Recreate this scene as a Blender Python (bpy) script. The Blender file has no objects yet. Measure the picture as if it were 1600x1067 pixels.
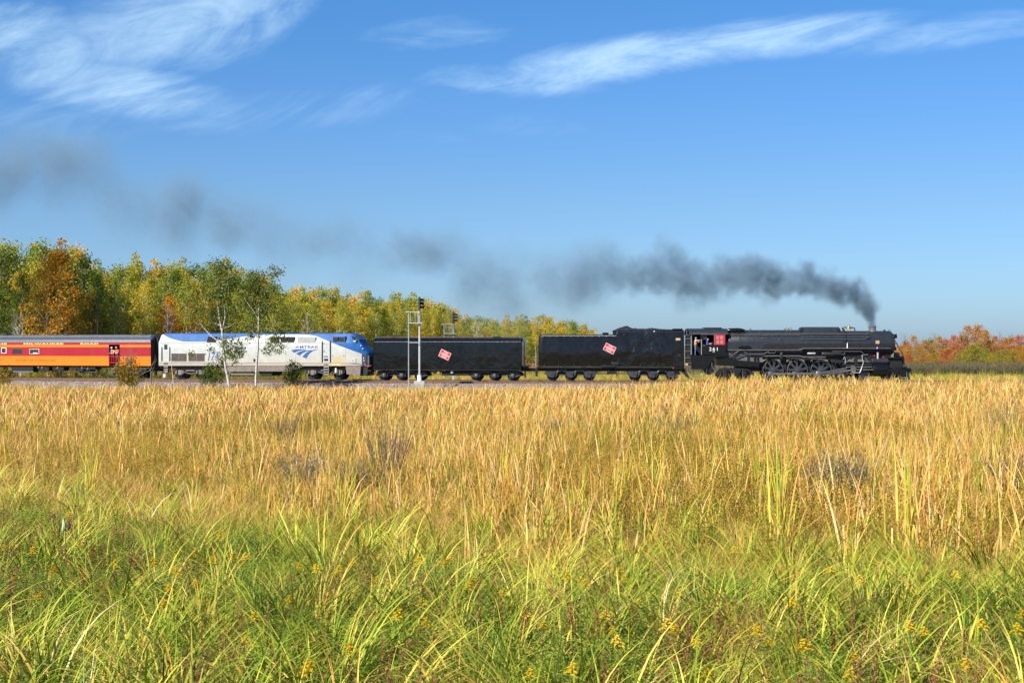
import bpy, bmesh, math, random
import numpy as np
from mathutils import Vector, Matrix, Quaternion
from mathutils import noise as mnoise

scene = bpy.context.scene
COL = scene.collection
R = math.radians
random.seed(7)

# ------------------------------------------------------------------ camera, sky, sun, exposure
FPX, CX0, HOR, CAMZ = 2222.0, 800.0, 540.0, 3.35
cam_d = bpy.data.cameras.new('camera')
cam = bpy.data.objects.new('camera', cam_d)
COL.objects.link(cam)
cam.location = (0, 0, CAMZ)
cam.rotation_euler = (R(90), 0, 0)
cam_d.sensor_width = 36
cam_d.lens = FPX * 36 / 1600
cam_d.shift_y = (HOR - 533.5) / 1600
cam_d.clip_start = 0.1
cam_d.clip_end = 20000
scene.camera = cam

SUN_EL = R(38)
SUN_AZ = math.atan2(-0.62, -0.78)          # clockwise from +Y
to_sun = Vector((math.sin(SUN_AZ) * math.cos(SUN_EL), math.cos(SUN_AZ) * math.cos(SUN_EL), math.sin(SUN_EL)))
sun_d = bpy.data.lights.new('sun', 'SUN')
sun_d.energy = 4.6
sun_d.angle = R(0.5)
sun_d.color = (1.0, 0.93, 0.82)
sun = bpy.data.objects.new('sun', sun_d)
COL.objects.link(sun)
sun.location = (0, 0, 60)
sun.rotation_euler = to_sun.to_track_quat('Z', 'Y').to_euler()

scene.view_settings.view_transform = 'Standard'
scene.view_settings.look = 'None'
scene.view_settings.exposure = 0.65
scene.view_settings.gamma = 1.0
scene.view_settings.use_curve_mapping = False
scene.cycles.volume_step_rate = 1.6
scene.cycles.volume_max_steps = 96
scene.cycles.volume_bounces = 1
scene.cycles.max_bounces = 6
scene.cycles.transparent_max_bounces = 16


class NT:
    """short-hand for building node trees"""
    def __init__(s, tree):
        s.t = tree; s.n = tree.nodes; s.l = tree.links
    def new(s, typ, **kw):
        n = s.n.new(typ)
        for k, v in kw.items(): setattr(n, k, v)
        return n
    def link(s, a, b): s.l.new(a, b)
    def put(s, sock, v):
        if isinstance(v, bpy.types.NodeSocket): s.link(v, sock)
        else: sock.default_value = v
    def math(s, op, a, b=None, c=None, clamp=False):
        n = s.new('ShaderNodeMath', operation=op); n.use_clamp = clamp
        s.put(n.inputs[0], a)
        if b is not None: s.put(n.inputs[1], b)
        if c is not None: s.put(n.inputs[2], c)
        return n.outputs[0]
    def vmath(s, op, a, b=None):
        n = s.new('ShaderNodeVectorMath', operation=op)
        s.put(n.inputs[0], a)
        if b is not None: s.put(n.inputs[1], b)
        return n.outputs[0]
    def ramp(s, fac, stops, interp='LINEAR'):
        n = s.new('ShaderNodeValToRGB'); cr = n.color_ramp; cr.interpolation = interp
        while len(cr.elements) > 1: cr.elements.remove(cr.elements[-1])
        cr.elements[0].position = stops[0][0]; cr.elements[0].color = tuple(stops[0][1]) + (1,)
        for p, c in stops[1:]:
            e = cr.elements.new(p); e.color = tuple(c) + (1,)
        s.put(n.inputs[0], fac)
        return n.outputs[0]
    def noise(s, vec, scale, detail=3, rough=0.5, dist=0.0):
        n = s.new('ShaderNodeTexNoise')
        if vec is not None: s.put(n.inputs['Vector'], vec)
        n.inputs['Scale'].default_value = scale; n.inputs['Detail'].default_value = detail
        n.inputs['Roughness'].default_value = rough; n.inputs['Distortion'].default_value = dist
        return n.outputs['Fac']
    def mix(s, fac, a, b, mode='MIX'):
        n = s.new('ShaderNodeMix', data_type='RGBA', blend_type=mode)
        s.put(n.inputs[0], fac)
        for i, v in ((6, a), (7, b)):
            s.put(n.inputs[i], v if isinstance(v, bpy.types.NodeSocket) else tuple(v) + (1,))
        return n.outputs[2]
    def xyz(s, v):
        n = s.new('ShaderNodeSeparateXYZ'); s.put(n.inputs[0], v); return n.outputs
    def comb(s, x, y, z):
        n = s.new('ShaderNodeCombineXYZ')
        for i, v in enumerate((x, y, z)): s.put(n.inputs[i], v)
        return n.outputs[0]
    def smooth(s, v, a, b):
        n = s.new('ShaderNodeMapRange', interpolation_type='SMOOTHSTEP')
        s.put(n.inputs[0], v); n.inputs[1].default_value = a; n.inputs[2].default_value = b
        return n.outputs[0]


# ---- world: physical sky, deepened towards the zenith as the photo's sky is, with cirrus
world = bpy.data.worlds.new('World')
scene.world = world
world.use_nodes = True
T = NT(world.node_tree)
T.n.clear()
out = T.new('ShaderNodeOutputWorld')
bg = T.new('ShaderNodeBackground')
T.link(bg.outputs[0], out.inputs[0])
bg.inputs[1].default_value = 0.086
sky = T.new('ShaderNodeTexSky', sky_type='NISHITA')
sky.sun_disc = False
sky.sun_elevation = SUN_EL
sky.sun_rotation = SUN_AZ
sky.air_density = 1.0; sky.dust_density = 0.5; sky.ozone_density = 2.0
tc = T.new('ShaderNodeTexCoord')
dirv = tc.outputs['Generated']
ox = T.xyz(dirv)
elev = T.math('MAXIMUM', ox[2], 0.0)
tint = T.ramp(elev, [(0.0, (0.42, 0.61, 0.97)), (0.03, (0.43, 0.63, 1.0)), (0.10, (0.42, 0.62, 0.90)), (0.168, (0.365, 0.63, 0.97)), (0.233, (0.32, 0.65, 1.0)), (0.5, (0.32, 0.60, 0.95)), (1.0, (0.32, 0.56, 0.9))])
skyc = T.mix(1.0, sky.outputs[0], tint, 'MULTIPLY')
# cirrus: a high layer in the direction's own azimuth/elevation tangents
ysafe = T.math('MAXIMUM', T.math('ABSOLUTE', ox[1]), 0.05)
u = T.math('DIVIDE', ox[0], ysafe); v = T.math('DIVIDE', ox[2], ysafe)
def blob(px, py, rx, ry, ang):
    """soft ellipse, px/py in photo pixels turned into direction tangents"""
    cu, cv = (px - CX0) / FPX, (HOR - py) / FPX
    du = T.math('SUBTRACT', u, cu); dv = T.math('SUBTRACT', v, cv)
    ca, sa = math.cos(ang), math.sin(ang)
    a = T.math('ADD', T.math('MULTIPLY', du, ca), T.math('MULTIPLY', dv, sa))
    b = T.math('SUBTRACT', T.math('MULTIPLY', dv, ca), T.math('MULTIPLY', du, sa))
    a = T.math('DIVIDE', a, rx / FPX); b = T.math('DIVIDE', b, ry / FPX)
    r = T.math('ADD', T.math('MULTIPLY', a, a), T.math('MULTIPLY', b, b))
    return T.smooth(r, 1.0, 0.0)
def stretched(ang, sx, sy, scale, detail, rough, dist, off=0.0):
    ca, sa = math.cos(ang), math.sin(ang)
    a = T.math('ADD', T.math('MULTIPLY', u, ca), T.math('MULTIPLY', v, sa))
    b = T.math('SUBTRACT', T.math('MULTIPLY', v, ca), T.math('MULTIPLY', u, sa))
    return T.noise(T.comb(T.math('MULTIPLY', a, sx), T.math('MULTIPLY', b, sy), off), scale, detail, rough, dist)
wisp1 = stretched(R(9), 1.0, 4.2, 7.0, 10, 0.66, 1.1)
wisp2 = stretched(R(24), 1.0, 3.2, 7.0, 10, 0.66, 1.6, 4.0)
fine = stretched(R(12), 1.0, 3.0, 26.0, 6, 0.6, 0.4, 9.0)
def cloud(blobs, w, lo, hi, amt):
    m = None
    for (b, k) in blobs:
        bb = T.math('MULTIPLY', b, k)
        m = bb if m is None else T.math('MAXIMUM', m, bb)
    x = T.math('ADD', T.math('MULTIPLY', w, 0.72), T.math('MULTIPLY', fine, 0.28))
    x = T.math('ADD', x, T.math('MULTIPLY', m, 0.38))
    x = T.smooth(x, lo, hi)
    return T.math('MULTIPLY', T.math('MULTIPLY', x, m), amt)
cA = cloud([(blob(980, 92, 430, 52, R(9)), 1.0), (blob(1210, 58, 330, 48, R(6)), 1.0), (blob(1490, 52, 280, 40, R(7)), 0.75),
            (blob(790, 125, 230, 40, R(-2)), 0.9), (blob(690, 55, 170, 42, R(2)), 0.62), (blob(810, 196, 170, 26, 0), 0.42), (blob(660, 214, 110, 22, 0), 0.45)], wisp1, 0.60, 1.15, 0.72)
cB = cloud([(blob(260, 40, 340, 110, R(14)), 1.0), (blob(60, 70, 230, 95, R(-14)), 1.0), (blob(150, 130, 300, 75, R(-10)), 1.0), (blob(390, 30, 200, 80, R(30)), 0.9),
            (blob(520, 165, 260, 50, R(3)), 0.6), (blob(330, 185, 260, 46, R(0)), 0.62), (blob(90, 190, 260, 60, R(-5)), 0.6)], wisp2, 0.60, 1.28, 0.74)
# thin streaks everywhere else in the sky, so it goes on beyond the frame
outside = T.math('MULTIPLY', T.smooth(T.math('ABSOLUTE', u), 0.42, 0.7), T.smooth(wisp1, 0.5, 0.8))
outside = T.math('MULTIPLY', T.math('MULTIPLY', outside, T.smooth(v, 0.1, 0.25)), 0.4)
allc = T.math('MAXIMUM', T.math('MAXIMUM', cA, cB), outside)
skyfin = T.mix(allc, skyc, (6.2, 8.4, 9.8))
T.link(skyfin, bg.inputs[0])


# ------------------------------------------------------------------ helpers
def tag(o, label=None, cat=None, group=None, kind=None):
    if label: o['label'] = label
    if cat: o['category'] = cat
    if group: o['group'] = group
    if kind: o['kind'] = kind
    return o

def empty(name, M=None):
    o = bpy.data.objects.new(name, None)
    COL.objects.link(o)
    o.empty_display_size = 0.3
    if M is not None: o.matrix_world = M
    return o

def link_mesh(name, me, mats, parent=None):
    o = bpy.data.objects.new(name, me)
    COL.objects.link(o)
    if mats is not None and len(me.materials) == 0:
        for m in (mats if isinstance(mats, (list, tuple)) else [mats]): me.materials.append(m)
    if parent: o.parent = parent
    return o

def copy_tree(o, M=None, label=None, group=None):
    r = o.copy(); COL.objects.link(r)
    if M is not None: r.matrix_world = M
    if label: r['label'] = label
    if group: r['group'] = group
    for ch in o.children:
        c = ch.copy(); COL.objects.link(c); c.parent = r
        for g in ch.children:
            d = g.copy(); COL.objects.link(d); d.parent = c
    return r

class MB:
    """collects geometry for ONE mesh object"""
    def __init__(s):
        s.v = []; s.f = []; s.a = []          # a: per-face value
    def add(s, vs, fs, a=0.5):
        n = len(s.v)
        s.v.extend([tuple(p) for p in vs])
        s.f.extend([tuple(i + n for i in f) for f in fs])
        s.a.extend([a] * len(fs))
        return s
    def box(s, x0, x1, y0, y1, z0, z1):
        x0, x1 = sorted((x0, x1)); y0, y1 = sorted((y0, y1)); z0, z1 = sorted((z0, z1))
        vs = [(x0, y0, z0), (x1, y0, z0), (x1, y1, z0), (x0, y1, z0), (x0, y0, z1), (x1, y0, z1), (x1, y1, z1), (x0, y1, z1)]
        return s.add(vs, [(0, 3, 2, 1), (4, 5, 6, 7), (0, 1, 5, 4), (1, 2, 6, 5), (2, 3, 7, 6), (3, 0, 4, 7)])
    def bbox(s, x0, x1, y0, y1, z0, z1, b=0.02):
        """box with chamfered edges along the long sides seen from outside"""
        x0, x1 = sorted((x0, x1)); y0, y1 = sorted((y0, y1)); z0, z1 = sorted((z0, z1))
        b = min(b, (x1 - x0) * .45, (y1 - y0) * .45, (z1 - z0) * .45)
        prof = [(x0 + b, z0), (x1 - b, z0), (x1, z0 + b), (x1, z1 - b), (x1 - b, z1), (x0 + b, z1), (x0, z1 - b), (x0, z0 + b)]
        inn = [(x0 + 2*b if x < (x0+x1)/2 else x1 - 2*b, z0 + 2*b if z < (z0+z1)/2 else z1 - 2*b) for x, z in prof]
        inn = [((x0+x1)/2 + (x-(x0+x1)/2) * (1 - 2*b/(x1-x0)), (z0+z1)/2 + (z-(z0+z1)/2) * (1 - 2*b/(z1-z0))) for x, z in prof]
        vs = [(x, y0, z) for x, z in inn] + [(x, y0 + b, z) for x, z in prof] + [(x, y1 - b, z) for x, z in prof] + [(x, y1, z) for x, z in inn]
        fs = [tuple(range(8)), tuple(range(31, 23, -1))]
        for k in range(3):
            for i in range(8):
                j = (i + 1) % 8
                fs.append((k*8 + i, k*8 + 8 + i, k*8 + 8 + j, k*8 + j))
        return s.add(vs, fs)
    def prism(s, poly, y0, y1):
        """poly: list of (x,z); extruded from y0 (near) to y1"""
        n = len(poly)
        area = sum(poly[i][0] * poly[(i+1) % n][1] - poly[(i+1) % n][0] * poly[i][1] for i in range(n))
        if area < 0: poly = poly[::-1]
        vs = [(x, y0, z) for x, z in poly] + [(x, y1, z) for x, z in poly]
        fs = [tuple(range(n)), tuple(range(2*n - 1, n - 1, -1))]
        for i in range(n):
            j = (i + 1) % n
            fs.append((i, i + n, j + n, j))
        return s.add(vs, fs)
    def tube(s, pts, rad, n=6, caps=True, a=0.5):
        pts = [Vector(p) for p in pts]
        rads = rad if isinstance(rad, (list, tuple)) else [rad] * len(pts)
        vs = []; fs = []
        up = Vector((0, 0, 1))
        prev = None
        for i, p in enumerate(pts):
            d = (pts[min(i+1, len(pts)-1)] - pts[max(i-1, 0)])
            if d.length < 1e-9: d = Vector((0, 0, 1))
            d.normalize()
            if prev is None:
                ref = up if abs(d.z) < 0.9 else Vector((1, 0, 0))
                e1 = d.cross(ref).normalized()
            else:
                e1 = (prev - d * prev.dot(d))
                e1 = e1.normalized() if e1.length > 1e-6 else d.orthogonal().normalized()
            prev = e1
            e2 = d.cross(e1)
            for k in range(n):
                t = 2 * math.pi * k / n
                vs.append(p + (e1 * math.cos(t) + e2 * math.sin(t)) * rads[i])
        for i in range(len(pts) - 1):
            for k in range(n):
                q = (k + 1) % n
                fs.append((i*n + k, i*n + q, (i+1)*n + q, (i+1)*n + k))
        if caps:
            fs.append(tuple(range(n - 1, -1, -1)))
            fs.append(tuple((len(pts)-1)*n + k for k in range(n)))
        return s.add(vs, fs, a)
    def cyl(s, p0, p1, r, n=16): return s.tube([p0, p1], r, n)
    def lathe(s, axis, prof, n=24, close=True):
        """axis: (origin, 'x'|'y'|'z'); prof: list of (along, radius)"""
        o, ax = axis
        vs = []; fs = []
        for (t, r) in prof:
            for k in range(n):
                a = 2 * math.pi * k / n
                c, d = r * math.cos(a), r * math.sin(a)
                if ax == 'x': vs.append((o[0] + t, o[1] - d, o[2] + c))
                elif ax == 'y': vs.append((o[0] + c, o[1] + t, o[2] - d))
                else: vs.append((o[0] + c, o[1] + d, o[2] + t))
        for i in range(len(prof) - 1):
            for k in range(n):
                q = (k + 1) % n
                fs.append((i*n + k, i*n + q, (i+1)*n + q, (i+1)*n + k))
        if close:
            fs.append(tuple(range(n - 1, -1, -1)))
            fs.append(tuple((len(prof)-1)*n + k for k in range(n)))
        return s.add(vs, fs)
    def loft(s, stations, close=True, cap=True):
        """stations: list of equal-length rings (list of 3-D points)"""
        n = len(stations[0]); vs = [p for r in stations for p in r]; fs = []
        for i in range(len(stations) - 1):
            for k in range(n if close else n - 1):
                q = (k + 1) % n
                fs.append((i*n + k, i*n + q, (i+1)*n + q, (i+1)*n + k))
        if cap:
            fs.append(tuple(range(n - 1, -1, -1)))
            fs.append(tuple((len(stations)-1)*n + k for k in range(n)))
        return s.add(vs, fs)
    def mesh(s, name, smooth=35, attr=False):
        me = bpy.data.meshes.new(name)
        me.from_pydata(s.v, [], s.f)
        if attr:
            at = me.attributes.new('v', 'FLOAT', 'FACE')
            at.data.foreach_set('value', s.a)
        me.update()
        if smooth:
            bm = bmesh.new(); bm.from_mesh(me)
            bmesh.ops.recalc_face_normals(bm, faces=bm.faces)
            bm.to_mesh(me); bm.free()
            me.polygons.foreach_set('use_smooth', [True] * len(me.polygons))
            me.set_sharp_from_angle(angle=R(smooth))
        return me
    def build(s, name, mat, parent=None, smooth=35, attr=False):
        return link_mesh(name, s.mesh(name, smooth, attr), mat, parent)

# ------------------------------------------------------------------ materials
def mat(name, col, rough=0.5, metal=0.0, var=0.15, scale=3.0, bump=0.0, bscale=20.0, coat=0.0, dirt=None, spec=0.5, dark=0.6, bdist=0.05):
    m = bpy.data.materials.new(name); m.use_nodes = True
    t = NT(m.node_tree); b = t.n['Principled BSDF']
    tcn = t.new('ShaderNodeTexCoord'); ob = tcn.outputs['Object']
    n1 = t.noise(ob, scale, 5, 0.6)
    c = t.mix(t.smooth(n1, 0.3, 0.7), [x * (1 - var) for x in col], [min(1, x * (1 + var)) for x in col])
    if dirt:
        dn = t.noise(t.vmath('MULTIPLY', ob, (1.0, 1.0, 0.35)), scale * 1.7, 6, 0.65)
        c = t.mix(t.math('MULTIPLY', t.smooth(dn, 0.45, 0.75), dirt[1]), c, dirt[0])
    t.link(c, b.inputs['Base Color'])
    b.inputs['Metallic'].default_value = metal
    rn = t.noise(ob, scale * 2.3, 4, 0.6)
    t.put(b.inputs['Roughness'], t.math('ADD', t.math('MULTIPLY', t.math('SUBTRACT', rn, 0.5), rough * 0.5), rough, clamp=True))
    b.inputs['Specular IOR Level'].default_value = spec
    b.inputs['Coat Weight'].default_value = coat
    b.inputs['Coat Roughness'].default_value = 0.08
    if bump:
        bn = t.new('ShaderNodeBump'); bn.inputs['Strength'].default_value = bump; bn.inputs['Distance'].default_value = bdist
        t.put(bn.inputs['Height'], t.noise(ob, bscale, 3, 0.5))
        t.link(bn.outputs[0], b.inputs['Normal'])
        t.link(bn.outputs[0], b.inputs['Coat Normal'])
    return m

M = {}
M['black'] = mat('glossy_black_paint', (0.006, 0.0065, 0.007), 0.2, var=0.2, bump=0.08, bscale=1.5, dirt=((0.025, 0.023, 0.02), 0.25), spec=0.5)
M['wavy'] = mat('wavy_black_steel', (0.007, 0.0075, 0.007), 0.20, var=0.2, bump=0.8, bscale=0.9, bdist=0.12, dirt=((0.015, 0.015, 0.014), 0.3), spec=0.38)
M['matte'] = mat('matte_black', (0.007, 0.007, 0.008), 0.6, var=0.3, dirt=((0.03, 0.025, 0.02), 0.3))
M['under'] = mat('dark_running_gear', (0.012, 0.0125, 0.014), 0.42, var=0.4, scale=6, dirt=((0.05, 0.04, 0.03), 0.35))
M['jacket'] = mat('boiler_jacket', (0.022, 0.0245, 0.028), 0.3, var=0.12, scale=1.5, dirt=((0.06, 0.06, 0.058), 0.3), bump=0.08, bscale=2.0, spec=0.8)
M['graphite'] = mat('graphite_grey', (0.12, 0.12, 0.12), 0.6, var=0.2, dirt=((0.05, 0.05, 0.05), 0.6))
M['steel'] = mat('bright_rod_steel', (0.24, 0.23, 0.22), 0.4, metal=0.7, var=0.15, dirt=((0.2, 0.15, 0.1), 0.4))
M['rim'] = mat('pale_wheel_rim', (0.14, 0.15, 0.155), 0.4, metal=0.3, dirt=((0.08, 0.07, 0.06), 0.5))
M['spoke'] = mat('wheel_centre', (0.04, 0.045, 0.055), 0.35, dirt=((0.1, 0.08, 0.06), 0.4))
M['redpaint'] = mat('red_paint', (0.62, 0.02, 0.035), 0.35, var=0.06)
M['white'] = mat('white_paint', (0.8, 0.8, 0.78), 0.5, var=0.04)
M['cream'] = mat('cream_lettering', (0.85, 0.68, 0.3), 0.5, var=0.04)
M['cast'] = mat('cast_truck_steel', (0.035, 0.037, 0.04), 0.4, var=0.4, scale=5, dirt=((0.09, 0.08, 0.065), 0.35), bump=.2, bscale=5)
M['bunker'] = mat('buckled_black_steel', (0.007, 0.0075, 0.007), 0.2, var=0.2, bump=1.0, bscale=0.75, bdist=0.30, dirt=((0.015, 0.015, 0.014), 0.3), spec=0.42)
M['coal'] = mat('coal', (0.02, 0.02, 0.021), 0.6, var=0.5, scale=9, bump=1.0, bscale=7)
M['glass'] = mat('window_glass', (0.03, 0.035, 0.04), 0.08, var=0.1, spec=0.8)
M['paleglass'] = mat('pale_window_glass', (0.22, 0.25, 0.25), 0.15, var=0.1, spec=0.8)
M['dark'] = mat('dark_interior', (0.012, 0.011, 0.01), 0.8, var=0.2)
M['teal'] = mat('teal_trim', (0.03, 0.20, 0.18), 0.4)
M['silver'] = mat('galvanised_steel', (0.52, 0.54, 0.54), 0.45, metal=0.3, var=0.12, scale=6, dirt=((0.3, 0.26, 0.2), 0.3))
M['concrete'] = mat('concrete', (0.42, 0.41, 0.36), 0.85, var=0.15, scale=5, bump=0.3, bscale=30)
M['brass'] = mat('brass', (0.35, 0.25, 0.1), 0.4, metal=0.6)
M['rust'] = mat('rusty_rail_web', (0.16, 0.085, 0.05), 0.8, var=0.3, scale=8)
M['railtop'] = mat('polished_rail_head', (0.3, 0.27, 0.24), 0.6, metal=0.3)
M['tie'] = mat('weathered_sleeper_wood', (0.11, 0.085, 0.065), 0.9, var=0.35, scale=9)
M['tan_plate'] = mat('tan_builder_plate', (0.45, 0.33, 0.16), 0.5)
M['hose'] = mat('red_hose', (0.4, 0.04, 0.03), 0.6)
M['taupe'] = mat('taupe_skirt', (0.20, 0.17, 0.14), 0.6, var=0.15, dirt=((0.1, 0.08, 0.06), 0.5))
M['grille'] = mat('louvre_grey', (0.33, 0.34, 0.33), 0.5)
M['brownglass'] = mat('brown_radiator_screen', (0.075, 0.055, 0.042), 0.5, var=0.3)
M['amblue'] = mat('blue_lettering', (0.03, 0.10, 0.32), 0.4)
M['roofgrey'] = mat('car_roof_grey', (0.13, 0.135, 0.14), 0.55, dirt=((0.2, 0.18, 0.16), 0.4))
M['slate'] = mat('car_roof_slate', (0.04, 0.055, 0.085), 0.45, dirt=((0.12, 0.11, 0.1), 0.3))
M['orangescript'] = mat('red_script', (0.55, 0.10, 0.01), 0.5)
M['skin'] = mat('skin', (0.45, 0.25, 0.17), 0.55, var=0.05)
M['vest'] = mat('orange_safety_vest', (0.95, 0.14, 0.02), 0.7)
M['denim'] = mat('blue_denim', (0.08, 0.16, 0.32), 0.85)
M['blueshirt'] = mat('blue_shirt', (0.03, 0.08, 0.42), 0.8)
M['paleshirt'] = mat('pale_shirt', (0.6, 0.66, 0.7), 0.8)
M['darkcloth'] = mat('dark_trousers', (0.04, 0.045, 0.06), 0.85)
M['hat'] = mat('white_hat', (0.8, 0.78, 0.72), 0.7)
M['hair'] = mat('grey_hair', (0.2, 0.17, 0.14), 0.8)

# ------------------------------------------------------------------ track geometry
def Yt_of_t(t):
    tt = max(-1.3, min(1.25, t))
    y = 137.9 - 6.4 * tt + 6.5 * tt * tt
    y += (t - tt) * (-6.4 + 13.0 * tt)
    return y
def track(px):
    t = (px - CX0) / 800.0
    y = Yt_of_t(t)
    return Vector(((px - CX0) / FPX * y, y, 0))
_ts = np.linspace(-700, 2400, 400)
_tp = np.array([track(p)[:2] for p in _ts])
def Yt(X): return float(np.interp(X, _tp[:, 0], _tp[:, 1]))
def track_normal(px):
    d = track(px + 2) - track(px - 2); d.normalize()
    return Vector((-d.y, d.x, 0))

def smooth01(a, b, x):
    t = max(0.0, min(1.0, (x - a) / (b - a))); return t * t * (3 - 2 * t)
def gz(x, y):
    z = -0.95
    z += 0.22 * smooth01(32, 15, y)
    z += 2.35 * smooth01(11, -1, y)
    z += 0.10 * mnoise.noise(Vector((x * 0.15, y * 0.15, 0.3))) * smooth01(-2, 14, y)
    return z
def at(px, py, D):
    """point of the place seen at photo pixel (px, py) at depth D"""
    return Vector(((px - CX0) / FPX * D, D, CAMZ - (py - HOR) / FPX * D))

# ------------------------------------------------------------------ ground
def make_ground():
    xs = sorted(set([-6000, -3000, -1500, -800, -450, -300, -200] + list(range(-140, 141, 7)) + [200, 300, 450, 800, 1500, 3000, 6000]))
    ys = sorted(set([-3000, -800, -200, -60, -20, -8, -2] + [i * 2.0 for i in range(0, 30)] + list(range(60, 320, 8)) + [400, 600, 1000, 2000, 4000, 9000]))
    vs = [(x, y, gz(x, y)) for y in ys for x in xs]
    n = len(xs)
    fs = [(j*n + i, j*n + i + 1, (j+1)*n + i + 1, (j+1)*n + i) for j in range(len(ys)-1) for i in range(n-1)]
    m = bpy.data.materials.new('marsh_soil'); m.use_nodes = True
    t = NT(m.node_tree); b = t.n['Principled BSDF']
    g = t.new('ShaderNodeNewGeometry'); pos = g.outputs['Position']
    n1 = t.noise(pos, 0.12, 6, 0.6); n2 = t.noise(pos, 3.0, 6, 0.7)
    near = t.mix(t.smooth(n2, 0.3, 0.7), (0.035, 0.03, 0.015), (0.13, 0.10, 0.04))
    far = t.mix(t.smooth(n1, 0.35, 0.65), (0.22, 0.16, 0.05), (0.14, 0.14, 0.04))
    yy = t.xyz(pos)[1]
    t.link(t.mix(t.smooth(yy, 110, 150), near, far), b.inputs['Base Color'])
    b.inputs['Roughness'].default_value = 0.95
    me = bpy.data.meshes.new('ground'); me.from_pydata(vs, [], fs)
    me.polygons.foreach_set('use_smooth', [True] * len(me.polygons))
    o = link_mesh('ground', me, m); tag(o, kind='structure')
make_ground()

def sweep(name, prof, material, pxs, parent=None, kind='structure', smooth=30):
    """prof: closed list of (n, z) across the track; swept along it"""
    mb = MB(); st = []
    for p in pxs:
        c = track(p); nn = track_normal(p)
        st.append([c + nn * a + Vector((0, 0, z)) for a, z in prof])
    mb.loft(st)
    o = mb.build(name, material, parent, smooth)
    if parent is None: tag(o, kind=kind)
    return o

def ballast_mat():
    m = bpy.data.materials.new('ballast_stone'); m.use_nodes = True
    t = NT(m.node_tree); b = t.n['Principled BSDF']
    g = t.new('ShaderNodeNewGeometry'); pos = g.outputs['Position']
    vo = t.new('ShaderNodeTexVoronoi'); vo.inputs['Scale'].default_value = 9.0; t.put(vo.inputs['Vector'], pos)
    sx = t.new('ShaderNodeSeparateColor'); t.put(sx.inputs[0], vo.outputs['Color'])
    c = t.ramp(sx.outputs[0], [(0, (0.08, 0.06, 0.05)), (0.4, (0.19, 0.15, 0.13)), (0.75, (0.28, 0.23, 0.21)), (1, (0.45, 0.40, 0.36))])
    n1 = t.noise(pos, 0.5, 5, 0.6)
    c = t.mix(t.math('MULTIPLY', t.smooth(n1, 0.45, 0.7), 0.6), c, (0.16, 0.12, 0.08))
    t.link(c, b.inputs['Base Color']); b.inputs['Roughness'].default_value = 0.9
    bn = t.new('ShaderNodeBump'); bn.inputs['Strength'].default_value = 1.0; bn.inputs['Distance'].default_value = 0.05
    t.put(bn.inputs['Height'], t.math('MULTIPLY', vo.outputs['Distance'], -1.0)); t.link(bn.outputs[0], b.inputs['Normal'])
    return m
TRK_PX = list(range(-500, 2200, 30))
sweep('ballast_bed', [(-8.4, -1.05), (-6.9, -0.25), (-6.6, -0.21), (2.2, -0.21), (3.9, -1.05)], ballast_mat(), TRK_PX)
GAUGE = 0.7175
for off in (0.0, -4.4):
    for s_ in (-1, 1):
        c = off + s_ * (GAUGE + 0.035)
        rail = sweep('rail', [(c - .07, -.17), (c + .07, -.17), (c + .07, -.155), (c + .012, -.13), (c + .012, -.04), (c + .034, -.025), (c + .034, -.003), (c + .028, 0), (c - .028, 0), (c - .034, -.003), (c - .034, -.025), (c - .012, -.04), (c - .012, -.13), (c - .07, -.155)], M['rust'], TRK_PX)
        sweep('rail_head', [(c - .03, -.006), (c + .03, -.006), (c + .026, .003), (c - .026, .003)], M['railtop'], TRK_PX, rail)
def sleepers():
    mb = MB(); rnd = random.Random(3)
    for off in (0.0, -4.4):
        px = -300.0
        while px < 1900:
            c = track(px); nn = track_normal(px); dd = Vector((nn.y, -nn.x, 0))
            c = c + nn * (off + rnd.uniform(-.04, .04))
            a = 1.28
            z1 = -0.165 + rnd.uniform(-.012, 0)
            q = []
            for z in (-0.3, z1):
                for (i, j) in ((-1, -1), (1, -1), (1, 1), (-1, 1)):
                    q.append(c + dd * (.115 * i) + nn * (a * j) + Vector((0, 0, z)))
            mb.add(q, [(4, 5, 6, 7), (0, 1, 5, 4), (1, 2, 6, 5), (2, 3, 7, 6), (3, 0, 4, 7)])
            px += 0.56 * FPX / c.y
    o = mb.build('sleepers', M['tie'], None, smooth=0)
    tag(o, 'weathered timber sleepers bedded in the ballast under the rails', 'sleepers', kind='stuff')
sleepers()
def ballast_stones():
    mb = MB(); rnd = random.Random(5)
    for _ in range(9000):
        px = rnd.uniform(-60, 1680); c = track(px); nn = track_normal(px)
        n = rnd.choice([rnd.uniform(-8.0, -5.6), rnd.uniform(-8.2, 2.4)])
        z = -0.21 if n > -6.75 else -0.21 - (-6.75 - n) * 0.53
        p = c + nn * n + Vector((0, 0, z)); r = rnd.uniform(.03, .07)
        q = [p + Vector((rnd.uniform(.6, 1) * r * a, rnd.uniform(.6, 1) * r * b, rnd.uniform(.5, 1) * r * cc)) for a, b, cc in ((1, 0, 0), (-1, 0, 0), (0, 1, 0), (0, -1, 0), (0, 0, 1))]
        mb.add(q, [(0, 2, 4), (2, 1, 4), (1, 3, 4), (3, 0, 4)], rnd.random())
    m = mat('loose_ballast', (0.36, 0.30, 0.27), 0.9, var=0.5, scale=11)
    o = mb.build('loose_ballast', m, None, smooth=0)
    tag(o, 'loose pinkish grey stones lying on the railway ballast', 'ballast', kind='stuff')
ballast_stones()

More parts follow.
